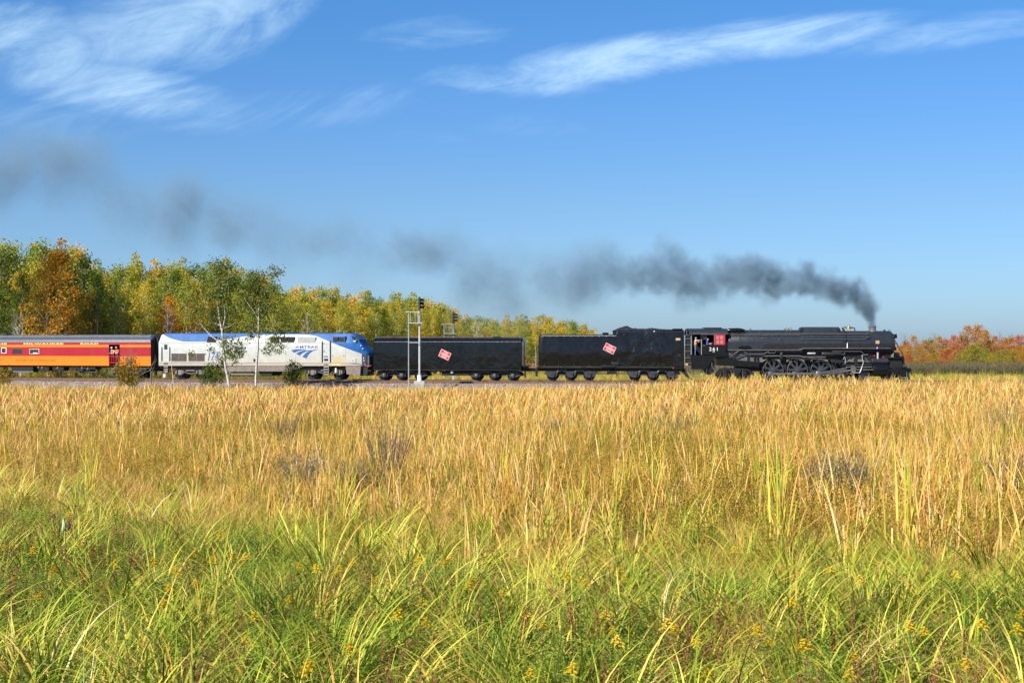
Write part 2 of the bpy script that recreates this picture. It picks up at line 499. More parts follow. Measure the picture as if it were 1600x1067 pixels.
# ------------------------------------------------------------------ vehicles: local frame, x along the rails, y away from the camera side
class Veh:
    def __init__(s, pxL, pxR, name, label, cat, group=None):
        A, B = track(pxL), track(pxR)
        ex = (B - A).normalized(); ey = Vector((-ex.y, ex.x, 0))
        mid = (A + B) / 2
        # let the vehicle sit centred between the chord and the arc
        pm = track((pxL + pxR) / 2); mid = mid + ey * ((pm - mid).dot(ey)) * 0.6
        s.M = Matrix(((ex.x, ey.x, 0, mid.x), (ex.y, ey.y, 0, mid.y), (0, 0, 1, 0), (0, 0, 0, 1)))
        s.Mi = s.M.inverted()
        s.cam = s.Mi @ Vector((0, 0, CAMZ))
        s.root = empty(name, s.M); tag(s.root, label, cat, group)
        s.k = mid.y / FPX                       # metres per photo pixel
    def P(s, px, py, y=-1.55):
        w = s.Mi @ Vector(((px - CX0) / FPX, 1.0, CAMZ - (py - HOR) / FPX))
        d = w - s.cam
        t = (y - s.cam.y) / d.y
        return s.cam + d * t
    def X(s, px, y=-1.55): return s.P(px, HOR, y).x
    def Z(s, px, py, y=-1.55): return s.P(px, py, y).z
    def poly(s, pts, y): return [(q.x, q.z) for q in (s.P(a, b, y) for a, b in pts)]
    def prism(s, mb, pts, y0, y1, yref=None):
        return mb.prism(s.poly(pts, y0 if yref is None else yref), y0, y1)
    def box(s, mb, x0, y0, x1, y1, ya, yb, bev=0.0):
        a = s.P(x0, y0, ya); b = s.P(x1, y1, ya)
        if bev: return mb.bbox(a.x, b.x, ya, yb, b.z, a.z, bev)
        return mb.box(a.x, b.x, ya, yb, b.z, a.z)
    def part_box(s, name, m, x0, y0, x1, y1, ya, yb, bev=0.0, parent=None):
        mb = MB(); s.box(mb, x0, y0, x1, y1, ya, yb, bev)
        return mb.build(name, m, parent or s.root)
    def part_prism(s, name, m, pts, y0, y1, parent=None, yref=None):
        mb = MB(); s.prism(mb, pts, y0, y1, yref)
        return mb.build(name, m, parent or s.root)
    def pipe(s, name, m, pts, r, y, parent=None, n=6):
        mb = MB(); mb.tube([s.P(p[0], p[1], p[2] if len(p) > 2 else y) for p in pts], r, n)
        return mb.build(name, m, parent or s.root)

def text_part(V, s, m, x0, y0, x1, y1, y, parent=None, name='lettering', rot=0.0, bold=0.0, shear=0.0, spacing=1.0, depth=0.012):
    """lettering filling the photo box x0..x1, y0..y1 on the plane y"""
    cu = bpy.data.curves.new(name, 'FONT'); cu.body = s; cu.size = 1; cu.align_x = 'CENTER'; cu.align_y = 'CENTER'
    cu.extrude = 0.02; cu.offset = bold; cu.shear = shear; cu.space_character = spacing; cu.resolution_u = 3
    ob = bpy.data.objects.new(name, cu); COL.objects.link(ob)
    bpy.context.view_layer.update()
    me = bpy.data.meshes.new_from_object(ob)
    bpy.data.objects.remove(ob); bpy.data.curves.remove(cu)
    co = np.array([v.co[:] for v in me.vertices])
    mn, mx = co.min(0), co.max(0)
    if rot == 0.0:
        a = V.P(x0, y0, y); b = V.P(x1, y1, y)
        W_, H_ = b.x - a.x, a.z - b.z; cx, cz = (a.x + b.x) / 2, (a.z + b.z) / 2
    else:
        c = V.P((x0 + x1) / 2, (y0 + y1) / 2, y); cx, cz = c.x, c.z
        W_, H_ = (x1 - x0) * V.k, (y1 - y0) * V.k
    px = (co[:, 0] - (mn[0] + mx[0]) / 2) / (mx[0] - mn[0]) * W_
    pz = (co[:, 1] - (mn[1] + mx[1]) / 2) / (mx[1] - mn[1]) * H_
    py = np.where(co[:, 2] > 0, -depth, depth)
    ca, sa = math.cos(rot), math.sin(rot)
    for i, vv in enumerate(me.vertices):
        vv.co = (cx + px[i] * ca - pz[i] * sa, y + py[i], cz + px[i] * sa + pz[i] * ca)
    me.update()
    return link_mesh(name, me, m, parent or V.root)

def wheelset(V, px, r, mtyre, mface, parent, y=-0.78, tread=0.13):
    """two plain wheels on an axle, standing on the rails"""
    x = V.X(px, y - .05)
    mb = MB()
    for s_ in (-1, 1):
        c = (x, 0, r)
        a0, a1 = s_ * (abs(y) - .06), s_ * (abs(y) + .07)
        prof = [(a0, r * 1.07), (a0 + s_ * .03, r * 1.07), (a0 + s_ * .035, r), (a1, r * .99), (a1, r * .86), (a1 - s_ * .05, r * .82), (a1 - s_ * .06, r * .35), (a1 + s_ * .02, r * .3), (a1 + s_ * .02, 0.001)]
        mb.lathe((c, 'y'), prof, 24, close=False)
    mb.cyl((x, -abs(y), r), (x, abs(y), r), 0.09, 10)
    w = mb.build('wheel', mface, parent)
    return w

def emblem(V, cx, cy, w, h, ang, y):
    """red tilted rectangle with white edge and white script bars"""
    e = None
    c = V.P(cx, cy, y); k = V.k
    ca, sa = math.cos(-ang), math.sin(-ang)
    def rect(x0, x1, z0, z1, ya, yb, mb):
        pts = [(c.x + a * ca - b * sa, c.z + a * sa + b * ca) for a, b in ((x0, z0), (x1, z0), (x1, z1), (x0, z1))]
        mb.prism(pts, ya, yb)
    W_, H_ = w * k / 2, h * k / 2
    mb = MB(); rect(-W_, W_, -H_, H_, y - .006, y + .05, mb)
    e = mb.build('emblem', M['white'], V.root)
    mb = MB(); rect(-W_ * .94, W_ * .94, -H_ * .92, H_ * .92, y - .010, y + .002, mb)
    mb.build('red_field', M['redpaint'], e)
    # white band through the middle in two stepped halves
    mb = MB(); rect(-W_ * .80, W_ * .80, -H_ * .24, H_ * .24, y - .013, y - .004, mb); mb.build('white_band', M['white'], e)
    up = (-sa * H_, ca * H_)
    def tline(s, off, hh, ww, m):
        dx, dz = -sa * off * H_, ca * off * H_
        px_ = cx + dx / k; py_ = cy - dz / k
        text_part(V, s, m, px_ - ww * w / 2, py_ - hh * h / 2, px_ + ww * w / 2, py_ + hh * h / 2, y - .016, e, 'emblem_lettering', rot=-ang, bold=.008, depth=.004)
    tline('THE', .60, .16, .42, M['white'])
    tline('MILWAUKEE', 0, .24, .76, M['redpaint'])
    tline('ROAD', -.60, .18, .46, M['white'])
    return e
# ================================================================== STEAM LOCOMOTIVE
def steam_locomotive():
    V = Veh(1072, 1425, 'steam_locomotive', 'black steam locomotive numbered 261 leading the train with smoke leaving its chimney', 'steam locomotive')
    rt = V.root
    zc = V.Z(1250, 536.5, 0)
    def Bx(px): return V.X(px, 0)
    def rad(px, top): return V.Z(px, top, 0) - zc
    O = (0, 0, zc)
    # boiler barrel and firebox wrapper
    mb = MB()
    st = [(1134, 516.5), (1136, 515.6), (1196, 515.6), (1250, 515.6), (1312, 516.0)]
    mb.lathe((O, 'x'), [(Bx(p), rad(p, t)) for p, t in st], 40)
    boiler = mb.build('boiler', M['jacket'], rt)
    for p in (1153, 1174, 1195, 1217, 1238, 1262, 1287, 1311):
        mb = MB(); r = rad(p, 515.6)
        mb.lathe((O, 'x'), [(Bx(p) - .05, r + .002), (Bx(p) - .045, r + .018), (Bx(p) + .045, r + .018), (Bx(p) + .05, r + .002)], 40, close=False)
        mb.build('boiler_band', M['jacket'], boiler)
    mb = MB()
    st = [(1312.2, 517.0), (1388, 517.0), (1391, 517.8), (1393, 520)]
    mb.lathe((O, 'x'), [(Bx(p), rad(p, t)) for p, t in st] + [(Bx(1393.2), .9), (Bx(1393.4), .85), (Bx(1395), .8), (Bx(1396.5), .55), (Bx(1397.2), .25), (Bx(1397.6), .01)], 40)
    sb = mb.build('smokebox', M['jacket'], rt)
    mb = MB()
    for k in range(14):
        a = 2 * math.pi * k / 14
        mb.box(Bx(1393.3), Bx(1394.4), .95 * math.cos(a) - .04, .95 * math.cos(a) + .04, zc + .95 * math.sin(a) - .04, zc + .95 * math.sin(a) + .04)
    mb.build('door_clamps', M['graphite'], sb)['kind'] = 'stuff'
    # stack
    mb = MB(); z0 = V.Z(1363, 518.5, 0); z1 = V.Z(1363, 509.6, 0); r = 5.4 * V.k
    mb.lathe(((Bx(1363), 0, 0), 'z'), [(z0 - .2, r * 1.25), (z0 + .06, r * 1.15), (z0 + .18, r), (z1 - .12, r), (z1 - .1, r * 1.12), (z1, r * 1.12), (z1, r * .85), (z0 + .1, r * .8)], 28)
    mb.build('chimney', M['graphite'], rt)
    # long rounded dome casing
    mb = MB(); st = []
    for px, s_ in ((1249.5, .82), (1251, .97), (1253, 1), (1307, 1), (1309, .97), (1310, .82)):
        x = Bx(px); ring = []
        for (y, z) in ((-.75, 521), (-.74, 514.5), (-.62, 512), (-.4, 511), (.4, 511), (.62, 512), (.74, 514.5), (.75, 521)):
            zz = V.Z(1280, z, 0); zb = V.Z(1280, 521, 0)
            ring.append((x, y * s_, zb + (zz - zb) * s_))
        st.append(ring)
    mb.loft(st); mb.build('sand_dome', M['jacket'], rt)
    for p_ in (1250.5, 1307.5):
        mb = MB(); mb.lathe(((Bx(p_), -.735, V.Z(1280, 516, 0)), 'y'), [(-.03, .16), (.05, .2)], 14); mb.build('dome_lid', M['matte'], rt)
    # safety valves, whistle and small fittings on the boiler top
    for px, h in ((1226, 3), (1229, 4), (1232, 3), (1235, 4.5), (1172, 3)):
        mb = MB(); zt = V.Z(px, 515.8, 0)
        mb.lathe(((Bx(px), -.1, zt), 'z'), [(-.05, .09), (.04, .09), (.06, .05), (h * V.k * .8, .06), (h * V.k, .02)], 8)
        mb.build('safety_valve', M['brass'] if h > 3.5 else M['graphite'], rt)
    # bell and piping ahead of the dome
    mb = MB(); mb.lathe(((Bx(1325.5), -.1, V.Z(1325, 514.5, 0)), 'z'), [(0, .3), (.06, .26), (.2, .18), (.34, .12), (.4, .02)], 16)
    mb.build('bell', M['brass'], rt)
    V.pipe('bell_bracket', M['matte'], [(1317, 519, 0), (1317, 512, 0), (1321, 511.5, 0), (1330, 511.6, 0), (1335.5, 513, 0), (1335.5, 518, 0)], .06, 0)
    V.pipe('whistle_pipe', M['matte'], [(1316, 513, -.2), (1318.5, 515, -.5), (1320.5, 519, -.95), (1321, 524, -1.2), (1321, 543, -1.42)], .07, 0)
    mb = MB(); mb.lathe(((Bx(1381), -.2, V.Z(1381, 517.2, 0)), 'z'), [(-.05, .1), (.1, .1), (.14, .04)], 10); mb.build('valve_cap', M['matte'], rt)
    # feed pipe casing along the upper side
    mb = MB()
    for (p0, p1) in ((1250.5, 1354),):
        pts = []
        ang0, ang1 = R(22), R(42)
        r1 = rad(1280, 515.6) + .05
        ring = [(-math.cos(a) * r1, zc + math.sin(a) * r1) for a in (ang0, R(32), ang1)] + [(-math.cos(a) * (r1 - .09), zc + math.sin(a) * (r1 - .09)) for a in (ang1, ang0)]
        mb.loft([[(Bx(p), y, z) for y, z in ring] for p in (p0, p1)])
    mb.build('pipe_casing', M['jacket'], rt)
    for (x0, x1, yy, rr) in ((1137, 1356, 521.3, .028), (1137, 1250, 523.5, .02)):
        V.pipe('handrail', M['graphite'], [(x0, yy, -1.16), (x1, yy, -1.16)], rr, -1.16)
    V.pipe('handrail', M['graphite'], [(1252, 529.6, -1.33), (1352, 529.6, -1.33), (1356, 527, -1.3)], .022, 0)
    for p in range(1145, 1356, 14):
        V.part_box('handrail_stanchion', M['graphite'], p, 520.6, p + .6, 522.4, -1.17, -1.0)
    V.part_box('builder_plate', M['tan_plate'], 1368.5, 532, 1374, 538.5, -1.262, -1.15)
    V.pipe('air_pipe', M['silver'], [(1324, 535.5, -1.36), (1324, 543, -1.42), (1322, 544.5, -1.42), (1315, 544.3, -1.42)], .045, 0)
    # firebox side, lighter lagging below the running board
    V.part_prism('firebox_side', M['jacket'], [(1135, 534), (1196, 534), (1194, 547), (1135, 547)], -1.285, 1.28)
    V.part_prism('ash_pan', M['graphite'], [(1141, 547), (1193, 547), (1191, 566), (1120, 561), (1120, 558.5)], -1.2, 1.2)
    V.part_prism('trailing_frame', M['black'], [(1119.5, 560.3), (1187, 565.5), (1186, 573.5), (1119.5, 571)], -1.36, 1.3)
    V.part_box('underframe', M['matte'], 1150, 566, 1196, 580, -.6, .6)
    V.pipe('steam_pipe', M['under'], [(1136, 557), (1146, 554), (1155, 548)], .07, -1.4)
    V.pipe('steam_pipe', M['under'], [(1120, 559), (1150, 558.5), (1163, 553.5), (1175, 554.5), (1192, 554.5)], .06, -1.38)
    V.pipe('steam_pipe', M['under'], [(1140, 552), (1150, 549.5), (1192, 549.5)], .05, -1.36)
    V.pipe('steam_pipe', M['graphite'], [(1163, 550), (1168, 553), (1193, 553), (1202, 549)], .04, -1.4)
    for px in (1146, 1168, 1178, 1183):
        V.part_box('pipe_clamp', M['matte'], px, 553, px + 1.6, 563, -1.42, -1.2)
    # running boards
    V.part_box('running_board', M['graphite'], 1255, 543.8, 1392, 545.0, -1.55, -.9, .02)
    V.part_prism('running_board', M['graphite'], [(1137, 546.3), (1247, 546.3), (1255, 543.8), (1257, 545), (1248, 547.5), (1137, 547.5)], -1.5, -.9)
    # black skirt under the jacket; its matte black paints in the boiler belly's shade
    V.part_prism('belly_shade_skirt', M['matte'], [(1189, 546), (1193, 539.5), (1198, 537.3), (1320, 537), (1389, 537), (1391, 549), (1186, 549)], -1.30, 1.2)
    # main frame and springs
    V.part_box('main_frame', M['matte'], 1193, 548, 1392, 561.5, -.95, .95)
    V.part_box('main_frame', M['matte'], 1200, 566, 1385, 582, -.5, .5)
    for px in (1226, 1264, 1301):
        V.part_prism('frame_pedestal', M['matte'], [(px - 3, 561), (px + 3, 561), (px + 1.5, 582), (px - 1.5, 582)], -.62, .62)
    # cab
    cab = V.part_prism('cab', M['black'], [(1116.3, 522), (1134.5, 522), (1134.5, 553.5), (1098, 554.5), (1094.8, 554.5), (1094.8, 522), (1098.6, 522), (1098.6, 539.2), (1116.3, 539.2)], -1.6, -1.54)
    V.part_prism('cab_lower', M['black'], [(1079, 556.5), (1134.5, 553.6), (1141, 555.5), (1120, 557.5), (1114, 562), (1107, 571), (1101, 577), (1080.5, 577)], -1.57, -1.5)
    V.part_box('cab_post', M['black'], 1079.5, 522, 1082.3, 556.4, -1.6, -1.5)
    V.part_box('cab_floor', M['matte'], 1079.5, 555.6, 1134, 556.6, -1.5, 1.5)
    V.part_box('cab_far_side', M['matte'], 1079.5, 522, 1134, 556.6, 1.5, 1.56)
    V.part_box('cab_front_wall', M['matte'], 1132.6, 519, 1134.4, 556, -1.5, 1.5)
    V.part_box('backhead', M['under'], 1121, 524, 1132, 555, -.9, 1.1)
    # curved cab roof
    mb = MB(); ring = []
    zt, ze = V.Z(1100, 513.2, 0), V.Z(1100, 522.3, -1.6)
    for k in range(13):
        a = math.pi * k / 12
        ring.append((-1.64 * math.cos(a), ze + (zt - ze) * math.sin(a) ** .8))
    ring = ring + [(y * .96, z - .06) for y, z in ring[::-1]]
    mb.loft([[(V.X(p, -1.6), y, z) for y, z in ring] for p in (1076.5, 1138)])
    roof = mb.build('cab_roof', M['jacket'], rt)
    V.part_box('roof_hatch', M['jacket'], 1100, 511.6, 1128, 513.8, -.7, .7, .03, roof)
    V.part_box('eave_strip', M['graphite'], 1078, 520.8, 1136, 521.8, -1.66, -1.6, .01)
    # turret cover between cab and boiler
    mb = MB(); st = []
    for px, s_ in ((1134, .6), (1137, .9), (1150, 1), (1156, .8), (1161, .35)):
        st.append([(Bx(px), -1.0 + .3 * s_ * math.cos(a), V.Z(1147, 516.2, -1.0) + .23 * s_ * math.sin(a)) for a in [2 * math.pi * k / 12 for k in range(12)]])
    mb.loft(st); mb.build('turret_casing', M['black'], rt)
    mb = MB(); st = []
    for px, s_ in ((1150, .3), (1155, .9), (1162, 1), (1168, .8), (1170, .2)):
        st.append([(Bx(px), -1.28 + .12 * math.cos(a), V.Z(1160, 542.8, -1.28) + .18 * s_ * math.sin(a)) for a in [2 * math.pi * k / 12 for k in range(12)]])
    mb.loft(st); mb.build('washout_cover', M['black'], rt)
    for p, q in ((1143, 530), (1191, 528.5), (1147, 544), (1140, 544), (1205, 524), (1217, 531), (1281, 530.5), (1206, 524)):
        mb = MB(); yy = -math.sqrt(max(.01, 1.27 ** 2 - (V.Z(p, q, 0) - zc) ** 2)); c = V.P(p, q, yy)
        mb.lathe(((c.x, c.y - .02, c.z), 'y'), [(-.05, .05), (0, .07), (.04, .07)], 10); mb.build('washout_plug', M['graphite'], rt)
    # red cab panel with four panes
    pan = V.part_box('red_window_panel', M['redpaint'], 1117.2, 522.9, 1132.8, 538.8, -1.625, -1.6, .015)
    for (a, b) in ((1119.6, 525), (1125.6, 525), (1119.6, 532), (1125.6, 532)):
        f = V.part_box('pane', M['paleglass'], a, b, a + 3.9, b + 4.8, -1.632, -1.62, 0, pan)
    for (a, b, c_, d) in ((1095.6, 521.8, 1117.0, 523), (1115.6, 523, 1117.0, 539.2), (1098.0, 539.0, 1116.6, 540.2)):
        V.part_box('window_frame', M['graphite'], a, b, c_, d, -1.63, -1.6)
    V.part_box('sliding_sash', M['paleglass'], 1099, 525.5, 1104.5, 531, -1.1, -1.08)
    V.part_box('arm_rest', M['matte'], 1101, 538.4, 1116, 539.4, -1.7, -1.5, .01)
    text_part(V, '261', M['white'], 1108, 542.6, 1121.2, 548.2, -1.605, name='road_number', bold=.008, spacing=1.3)['kind'] = 'stuff'
    text_part(V, 'S3', M['white'], 1113.4, 548.9, 1116.6, 550.2, -1.605, name='class_number', bold=.02)
    V.part_box('step_box', M['black'], 1083, 557, 1094.5, 577, -1.6, -1.57, .01)
    for k, yy in enumerate((580.5, 584.5, 588.5)):
        V.part_box('cab_step', M['graphite'], 1081 + k * 1.2, yy, 1092, yy + .9, -1.6, -1.2)
    for px in (1080.5, 1092.2):
        V.pipe('step_hanger', M['graphite'], [(px, 577), (px + 1, 590)], .03, -1.6)
    V.pipe('cab_handrail', M['silver'], [(1080, 524), (1080, 554)], .025, -1.66)
    V.pipe('cab_handrail', M['silver'], [(1096, 530), (1096, 554)], .025, -1.66)
    V.part_prism('injector', M['under'], [(1099, 577), (1106, 571), (1114, 562), (1117, 566), (1116, 580), (1110, 586), (1102, 584)], -1.3, -.9)
    V.pipe('injector_pipe', M['graphite'], [(1112, 563, -1.45), (1112.5, 573, -1.45), (1116, 577, -1.45), (1118, 584, -1.4)], .05, 0)
    V.pipe('injector_pipe', M['under'], [(1105, 571, -1.45), (1104, 582, -1.45), (1098, 588, -1.4)], .06, 0)
    # trailing truck
    tt = V.part_prism('trailing_truck', M['under'], [(1118, 583), (1124, 576), (1133, 574.5), (1162, 575.5), (1170, 577), (1178, 582), (1178, 587), (1172, 584), (1168, 578.5), (1158, 578.5), (1154, 587), (1148, 587), (1144, 579), (1128, 579), (1124, 587), (1118, 588)], -1.25, -1.05)
    for p in (1133, 1163): wheelset(V, p, .56, M['rim'], M['spoke'], tt)
    for p in (1133, 1163):
        V.part_box('journal_box', M['under'], p - 3.5, 579.5, p + 3.5, 588, -1.34, -1.1, .04, tt)
    V.part_box('spring', M['under'], 1142, 580.5, 1154, 582.5, -1.3, -1.1, 0, tt)
    # drivers
    drv = (1208, 1246, 1283, 1318.5)
    rd = 1.0
    rods_y = -1.12
    for i, p in enumerate(drv):
        x = V.X(p, -.85); mb = MB()
        for s_ in (-1, 1):
            a = s_ * .72; b = s_ * .86
            mb.lathe(((x, 0, rd), 'y'), [(a, rd * 1.03), (a + s_ * .03, rd * 1.03), (a + s_ * .035, rd), (b, rd * .992), (b, rd * .93), (a + s_ * .03, rd * .92), (a, rd * .92), (a, rd * 1.03)], 40, close=False)
        mb.cyl((x, -.75, rd), (x, .75, rd), .1, 10)
        tyre = mb.build('driving_wheel', M['under'], rt)
        mb = MB(); 
        mb.lathe(((x, 0, rd), 'y'), [(-.862, rd * .995), (-.868, rd * .985), (-.868, rd * .955), (-.86, rd * .945)], 40, close=False)
        mb.build('tyre_edge', M['rim'], tyre)
        mb = MB()
        for s_ in (-1, 1):
            y0, y1 = s_ * .80, s_ * .74
            for k in range(9):
                a = 2 * math.pi * k / 9 + .25 * i
                ca, sa = math.cos(a), math.sin(a)
                pts = []
                for (rr, hw) in ((.2, .12), (.6, .075), (.93, .15)):
                    pts.append((rr, hw))
                poly = [(x + rr * ca - hw * sa, rd + rr * sa + hw * ca) for rr, hw in pts] + [(x + rr * ca + hw * sa, rd + rr * sa - hw * ca) for rr, hw in pts[::-1]]
                mb.prism(poly, min(y0, y1), max(y0, y1))
            mb.lathe(((x, 0, rd), 'y'), [(s_ * .7, .27), (s_ * .90, .27), (s_ * .92, .2), (s_ * .92, .001)], 18, close=False)
        mb.cyl((x, -.7, rd), (x, .7, rd), .14, 12)
        mb.build('wheel_spokes', M['spoke'], tyre)
        # counterweight opposite the crank pin
        mb = MB(); n = 9; a0, a1 = R(15), R(100 if i == 2 else 75)
        arc = [(x + .92 * math.cos(a0 + (a1 - a0) * k / n), rd + .92 * math.sin(a0 + (a1 - a0) * k / n)) for k in range(n + 1)]
        mb.prism(arc, -.84, -.74); mb.build('counterweight', M['matte'], tyre)
        # brake hanger
        V.part_box('brake_shoe', M['under'], p - 18.6, 572, p - 17.2, 586, -.9, -.7, .02)
    # rods: crank pins at the left and low
    zr = .68
    pin = [V.X(p, -1.0) - .34 for p in drv]
    mb = MB()
    mb.bbox(pin[0], pin[1], rods_y - .04, rods_y + .04, zr - .085, zr + .085, .02)
    mb.bbox(pin[1], pin[2], rods_y - .04, rods_y + .04, zr - .085, zr + .085, .02)
    mb.bbox(pin[2], pin[3], rods_y - .04, rods_y + .04, zr - .085, zr + .085, .02)
    rod = mb.build('side_rod', M['steel'], rt)
    for i, x in enumerate(pin):
        mb = MB(); mb.lathe(((x, rods_y, zr), 'y'), [(-.1, .17), (-.09, .2), (.08, .2), (.1, .17)], 18)
        mb.lathe(((x, rods_y - .1, zr), 'y'), [(-.05, .09), (.02, .1)], 12)
        mb.build('rod_bearing', M['steel'], rod)
        mb = MB(); mb.cyl((x, rods_y, zr), (x, -.8, zr), .1, 12); mb.build('crank_pin', M['steel'], rod)
    xh, zh = V.X(1333, -1.25), V.Z(1333, 578, -1.25)
    mb = MB(); y0 = -1.28
    pts = [(pin[2], zr + .12), (xh, zh + .08), (xh, zh - .08), (pin[2], zr - .12)]
    mb.prism(pts, y0 - .045, y0 + .045)
    mb.lathe(((pin[2], y0, zr), 'y'), [(-.09, .23), (-.07, .26), (.07, .26), (.09, .23)], 20)
    mrod = mb.build('main_rod', M['steel'], rt)
    mb = MB(); mb.prism([(pin[2] + .1, zr + .1), (V.X(1323, -1.4), V.Z(1323, 575, -1.4) + .05), (V.X(1323, -1.4), V.Z(1323, 575, -1.4) - .05), (pin[2] + .1, zr + .0)], -1.42, -1.36)
    mb.build('eccentric_rod', M['steel'], rt)
    # crosshead, guides, piston rod
    V.part_prism('crosshead', M['steel'], [(1329, 571), (1338, 571), (1337, 582.5), (1334, 584), (1331, 582.5)], -1.38, -1.18)
    V.part_box('guide_bar', M['under'], 1317, 568.5, 1363, 571, -1.42, -1.12, .02)
    V.part_box('guide_bar', M['graphite'], 1322, 572.6, 1363, 574.2, -1.38, -1.16, .02)
    V.pipe('piston_rod', M['steel'], [(1336, 577.8), (1363, 577.8)], .06, -1.28, n=10)
    V.pipe('combination_lever', M['silver'], [(1347, 554.5, -1.48), (1347.5, 562, -1.48), (1349, 566, -1.48), (1347, 573, -1.48), (1343.5, 582, -1.48), (1334, 582.5, -1.48), (1331, 580, -1.48)], .035, 0)
    V.part_prism('expansion_link', M['under'], [(1334, 561), (1337, 558), (1340, 561), (1341, 572), (1337, 574), (1335, 570)], -1.4, -1.28)
    V.part_box('valve_rod', M['steel'], 1321, 564.3, 1360, 565.7, -1.4, -1.32, .01)
    V.part_box('reverse_shaft', M['under'], 1299, 562.3, 1318, 567.2, -1.35, -1.1, .03)
    V.part_prism('link_bracket', M['under'], [(1318, 557), (1360, 555), (1362, 575), (1352, 575), (1350, 562), (1330, 560), (1318, 566)], -1.3, -1.1)
    V.pipe('valve_link', M['silver'], [(1318, 561, -1.45), (1319.5, 557.5, -1.45), (1321, 562, -1.45), (1320.5, 568, -1.45)], .03, 0)
    for (a, b, c_, d) in ((1322, 566, 1329, 563), (1329, 563, 1335, 560), (1341, 565, 1352, 564), (1352, 559, 1356, 566), (1347, 555, 1356, 554)):
        V.pipe('motion_lever', M['graphite'], [(a, b), (c_, d)], .05, -1.42)
    # cylinders
    mb = MB(); cz = V.Z(1374, 576.5, -1.2)
    mb.lathe(((0, -1.2, cz), 'x'), [(V.X(1362, -1.2), .2), (V.X(1362.5, -1.2), .52), (V.X(1364, -1.2), .55), (V.X(1385, -1.2), .55), (V.X(1386.5, -1.2), .5), (V.X(1387.5, -1.2), .2)], 24)
    mb.build('cylinder', M['black'], rt)
    mb = MB(); vz = V.Z(1374, 564, -1.2)
    mb.lathe(((0, -1.22, vz), 'x'), [(V.X(1361, -1.2), .2), (V.X(1363, -1.2), .3), (V.X(1386, -1.2), .3), (V.X(1388.5, -1.2), .18)], 20)
    mb.build('valve_chest', M['jacket'], rt)
    V.part_box('cylinder_saddle', M['matte'], 1362, 549, 1388, 588, -.95, .95)
    # feed pump / white pipe / lamp by the cylinder
    mb = MB(); c = V.P(1371.5, 560.5, -1.35); mb.lathe(((c.x, -1.35, c.z), 'z'), [(0, .09), (.5, .09), (.52, .12), (.6, .12)], 12); mb.build('lubricator_pipe', M['silver'], rt)
    mb = MB(); c = V.P(1371, 545.5, -1.5); mb.lathe(((c.x, -1.5, c.z), 'z'), [(0, .14), (.05, .16), (.18, .12), (.24, .02)], 14); mb.build('marker_lens', mat('purple_lens', (.12, .07, .25), .2), rt)
    for p, q in ((1366, 556), (1380, 558)):
        mb = MB(); c = V.P(p, q, -1.0); mb.lathe(((c.x, -1.0, c.z), 'y'), [(-.08, .06), (0, .08)], 8); mb.build('red_valve_wheel', M['redpaint'], rt)
    # air tanks
    for (a, b, q, r_) in ((1284, 1315, 552.6, .15), (1262, 1274, 552.2, .09)):
        mb = MB(); c = V.Z(a, q, -1.35)
        x0, x1 = V.X(a, -1.35), V.X(b, -1.35)
        mb.lathe(((0, -1.35, c), 'x'), [(x0 - .05, .02), (x0, r_ * .8), (x0 + .05, r_), (x1 - .05, r_), (x1, r_ * .8), (x1 + .05, .02)], 16)
        mb.build('air_reservoir', M['jacket'] if a > 1280 else M['silver'], rt)
    V.pipe('air_pipe', M['graphite'], [(1313, 553.8), (1319, 553.5), (1320, 551)], .03, -1.4)
    for (pts, r_) in (([(1196, 551.5), (1210, 551.5), (1213, 549), (1253, 549)], .03), ([(1193, 556), (1250, 556), (1256, 558), (1290, 558)], .05), ([(1250, 556), (1275, 561), (1285, 561)], .03), ([(1300, 549), (1345, 549), (1350, 553)], .03)):
        V.pipe('underframe_pipe', M['graphite'], pts, r_, -1.35)
    mb = MB(); c = V.P(1221, 553.5, -1.4); mb.lathe(((c.x, c.y, c.z - .15), 'z'), [(0, .02), (.1, .1), (.3, .16), (.32, .02)], 12); mb.build('drain_cup', M['graphite'], rt)
    V.part_box('spring_rigging', M['under'], 1256, 557.5, 1273, 562.5, -1.3, -1.0, .03)
    V.part_box('spring_rigging', M['under'], 1199, 557, 1217, 559.5, -1.2, -1.0, .03)
    for p in (1227, 1264, 1301): V.part_box('spring_rigging', M['under'], p - 9, 560.5, p + 9, 562.4, -1.05, -.9, .02)
    # lead truck
    lt = V.part_prism('leading_truck', M['under'], [(1343, 582), (1396, 581), (1399, 584), (1396, 587), (1380, 584.5), (1360, 584.5), (1346, 587)], -.7, -.6)
    for p in (1350, 1391): wheelset(V, p, .50, M['rim'], M['spoke'], lt)
    for p in (1350, 1391):
        mb = MB(); x = V.X(p, -.86)
        mb.lathe(((x, 0, .5), 'y'), [(-.862, .495), (-.868, .485), (-.868, .43), (-.86, .42)], 28, close=False)
        mb.build('tyre_edge', M['rim'], lt)
    # front end: pilot deck, pumps, pilot, coupler
    V.part_box('pilot_deck', M['black'], 1388, 558, 1411, 560, -1.45, 1.45, .02)
    V.part_prism('front_frame', M['matte'], [(1388, 560), (1408, 560), (1411, 572), (1409, 581), (1388, 574)], -1.2, 1.2)
    V.part_prism('front_brace', M['black'], [(1392, 548), (1395, 548), (1410, 559), (1406, 559)], -.95, -.85)
    V.part_prism('front_brace', M['black'], [(1392, 548), (1395, 548), (1410, 559), (1406, 559)], .85, .95)
    for s_ in (-.55, .15):
        mb = MB(); c = V.P(1402, 560, s_); mb.lathe(((c.x, s_ + .2, c.z), 'z'), [(0, .25), (.05, .27), (.5, .27), (.55, .2), (.6, .1)], 16); mb.build('air_pump', M['under'], rt)
    V.part_box('pump_cover', M['matte'], 1405, 556, 1412.5, 571, -.9, .9, .05)
    # triangular cowcatcher with bars
    mb = MB()
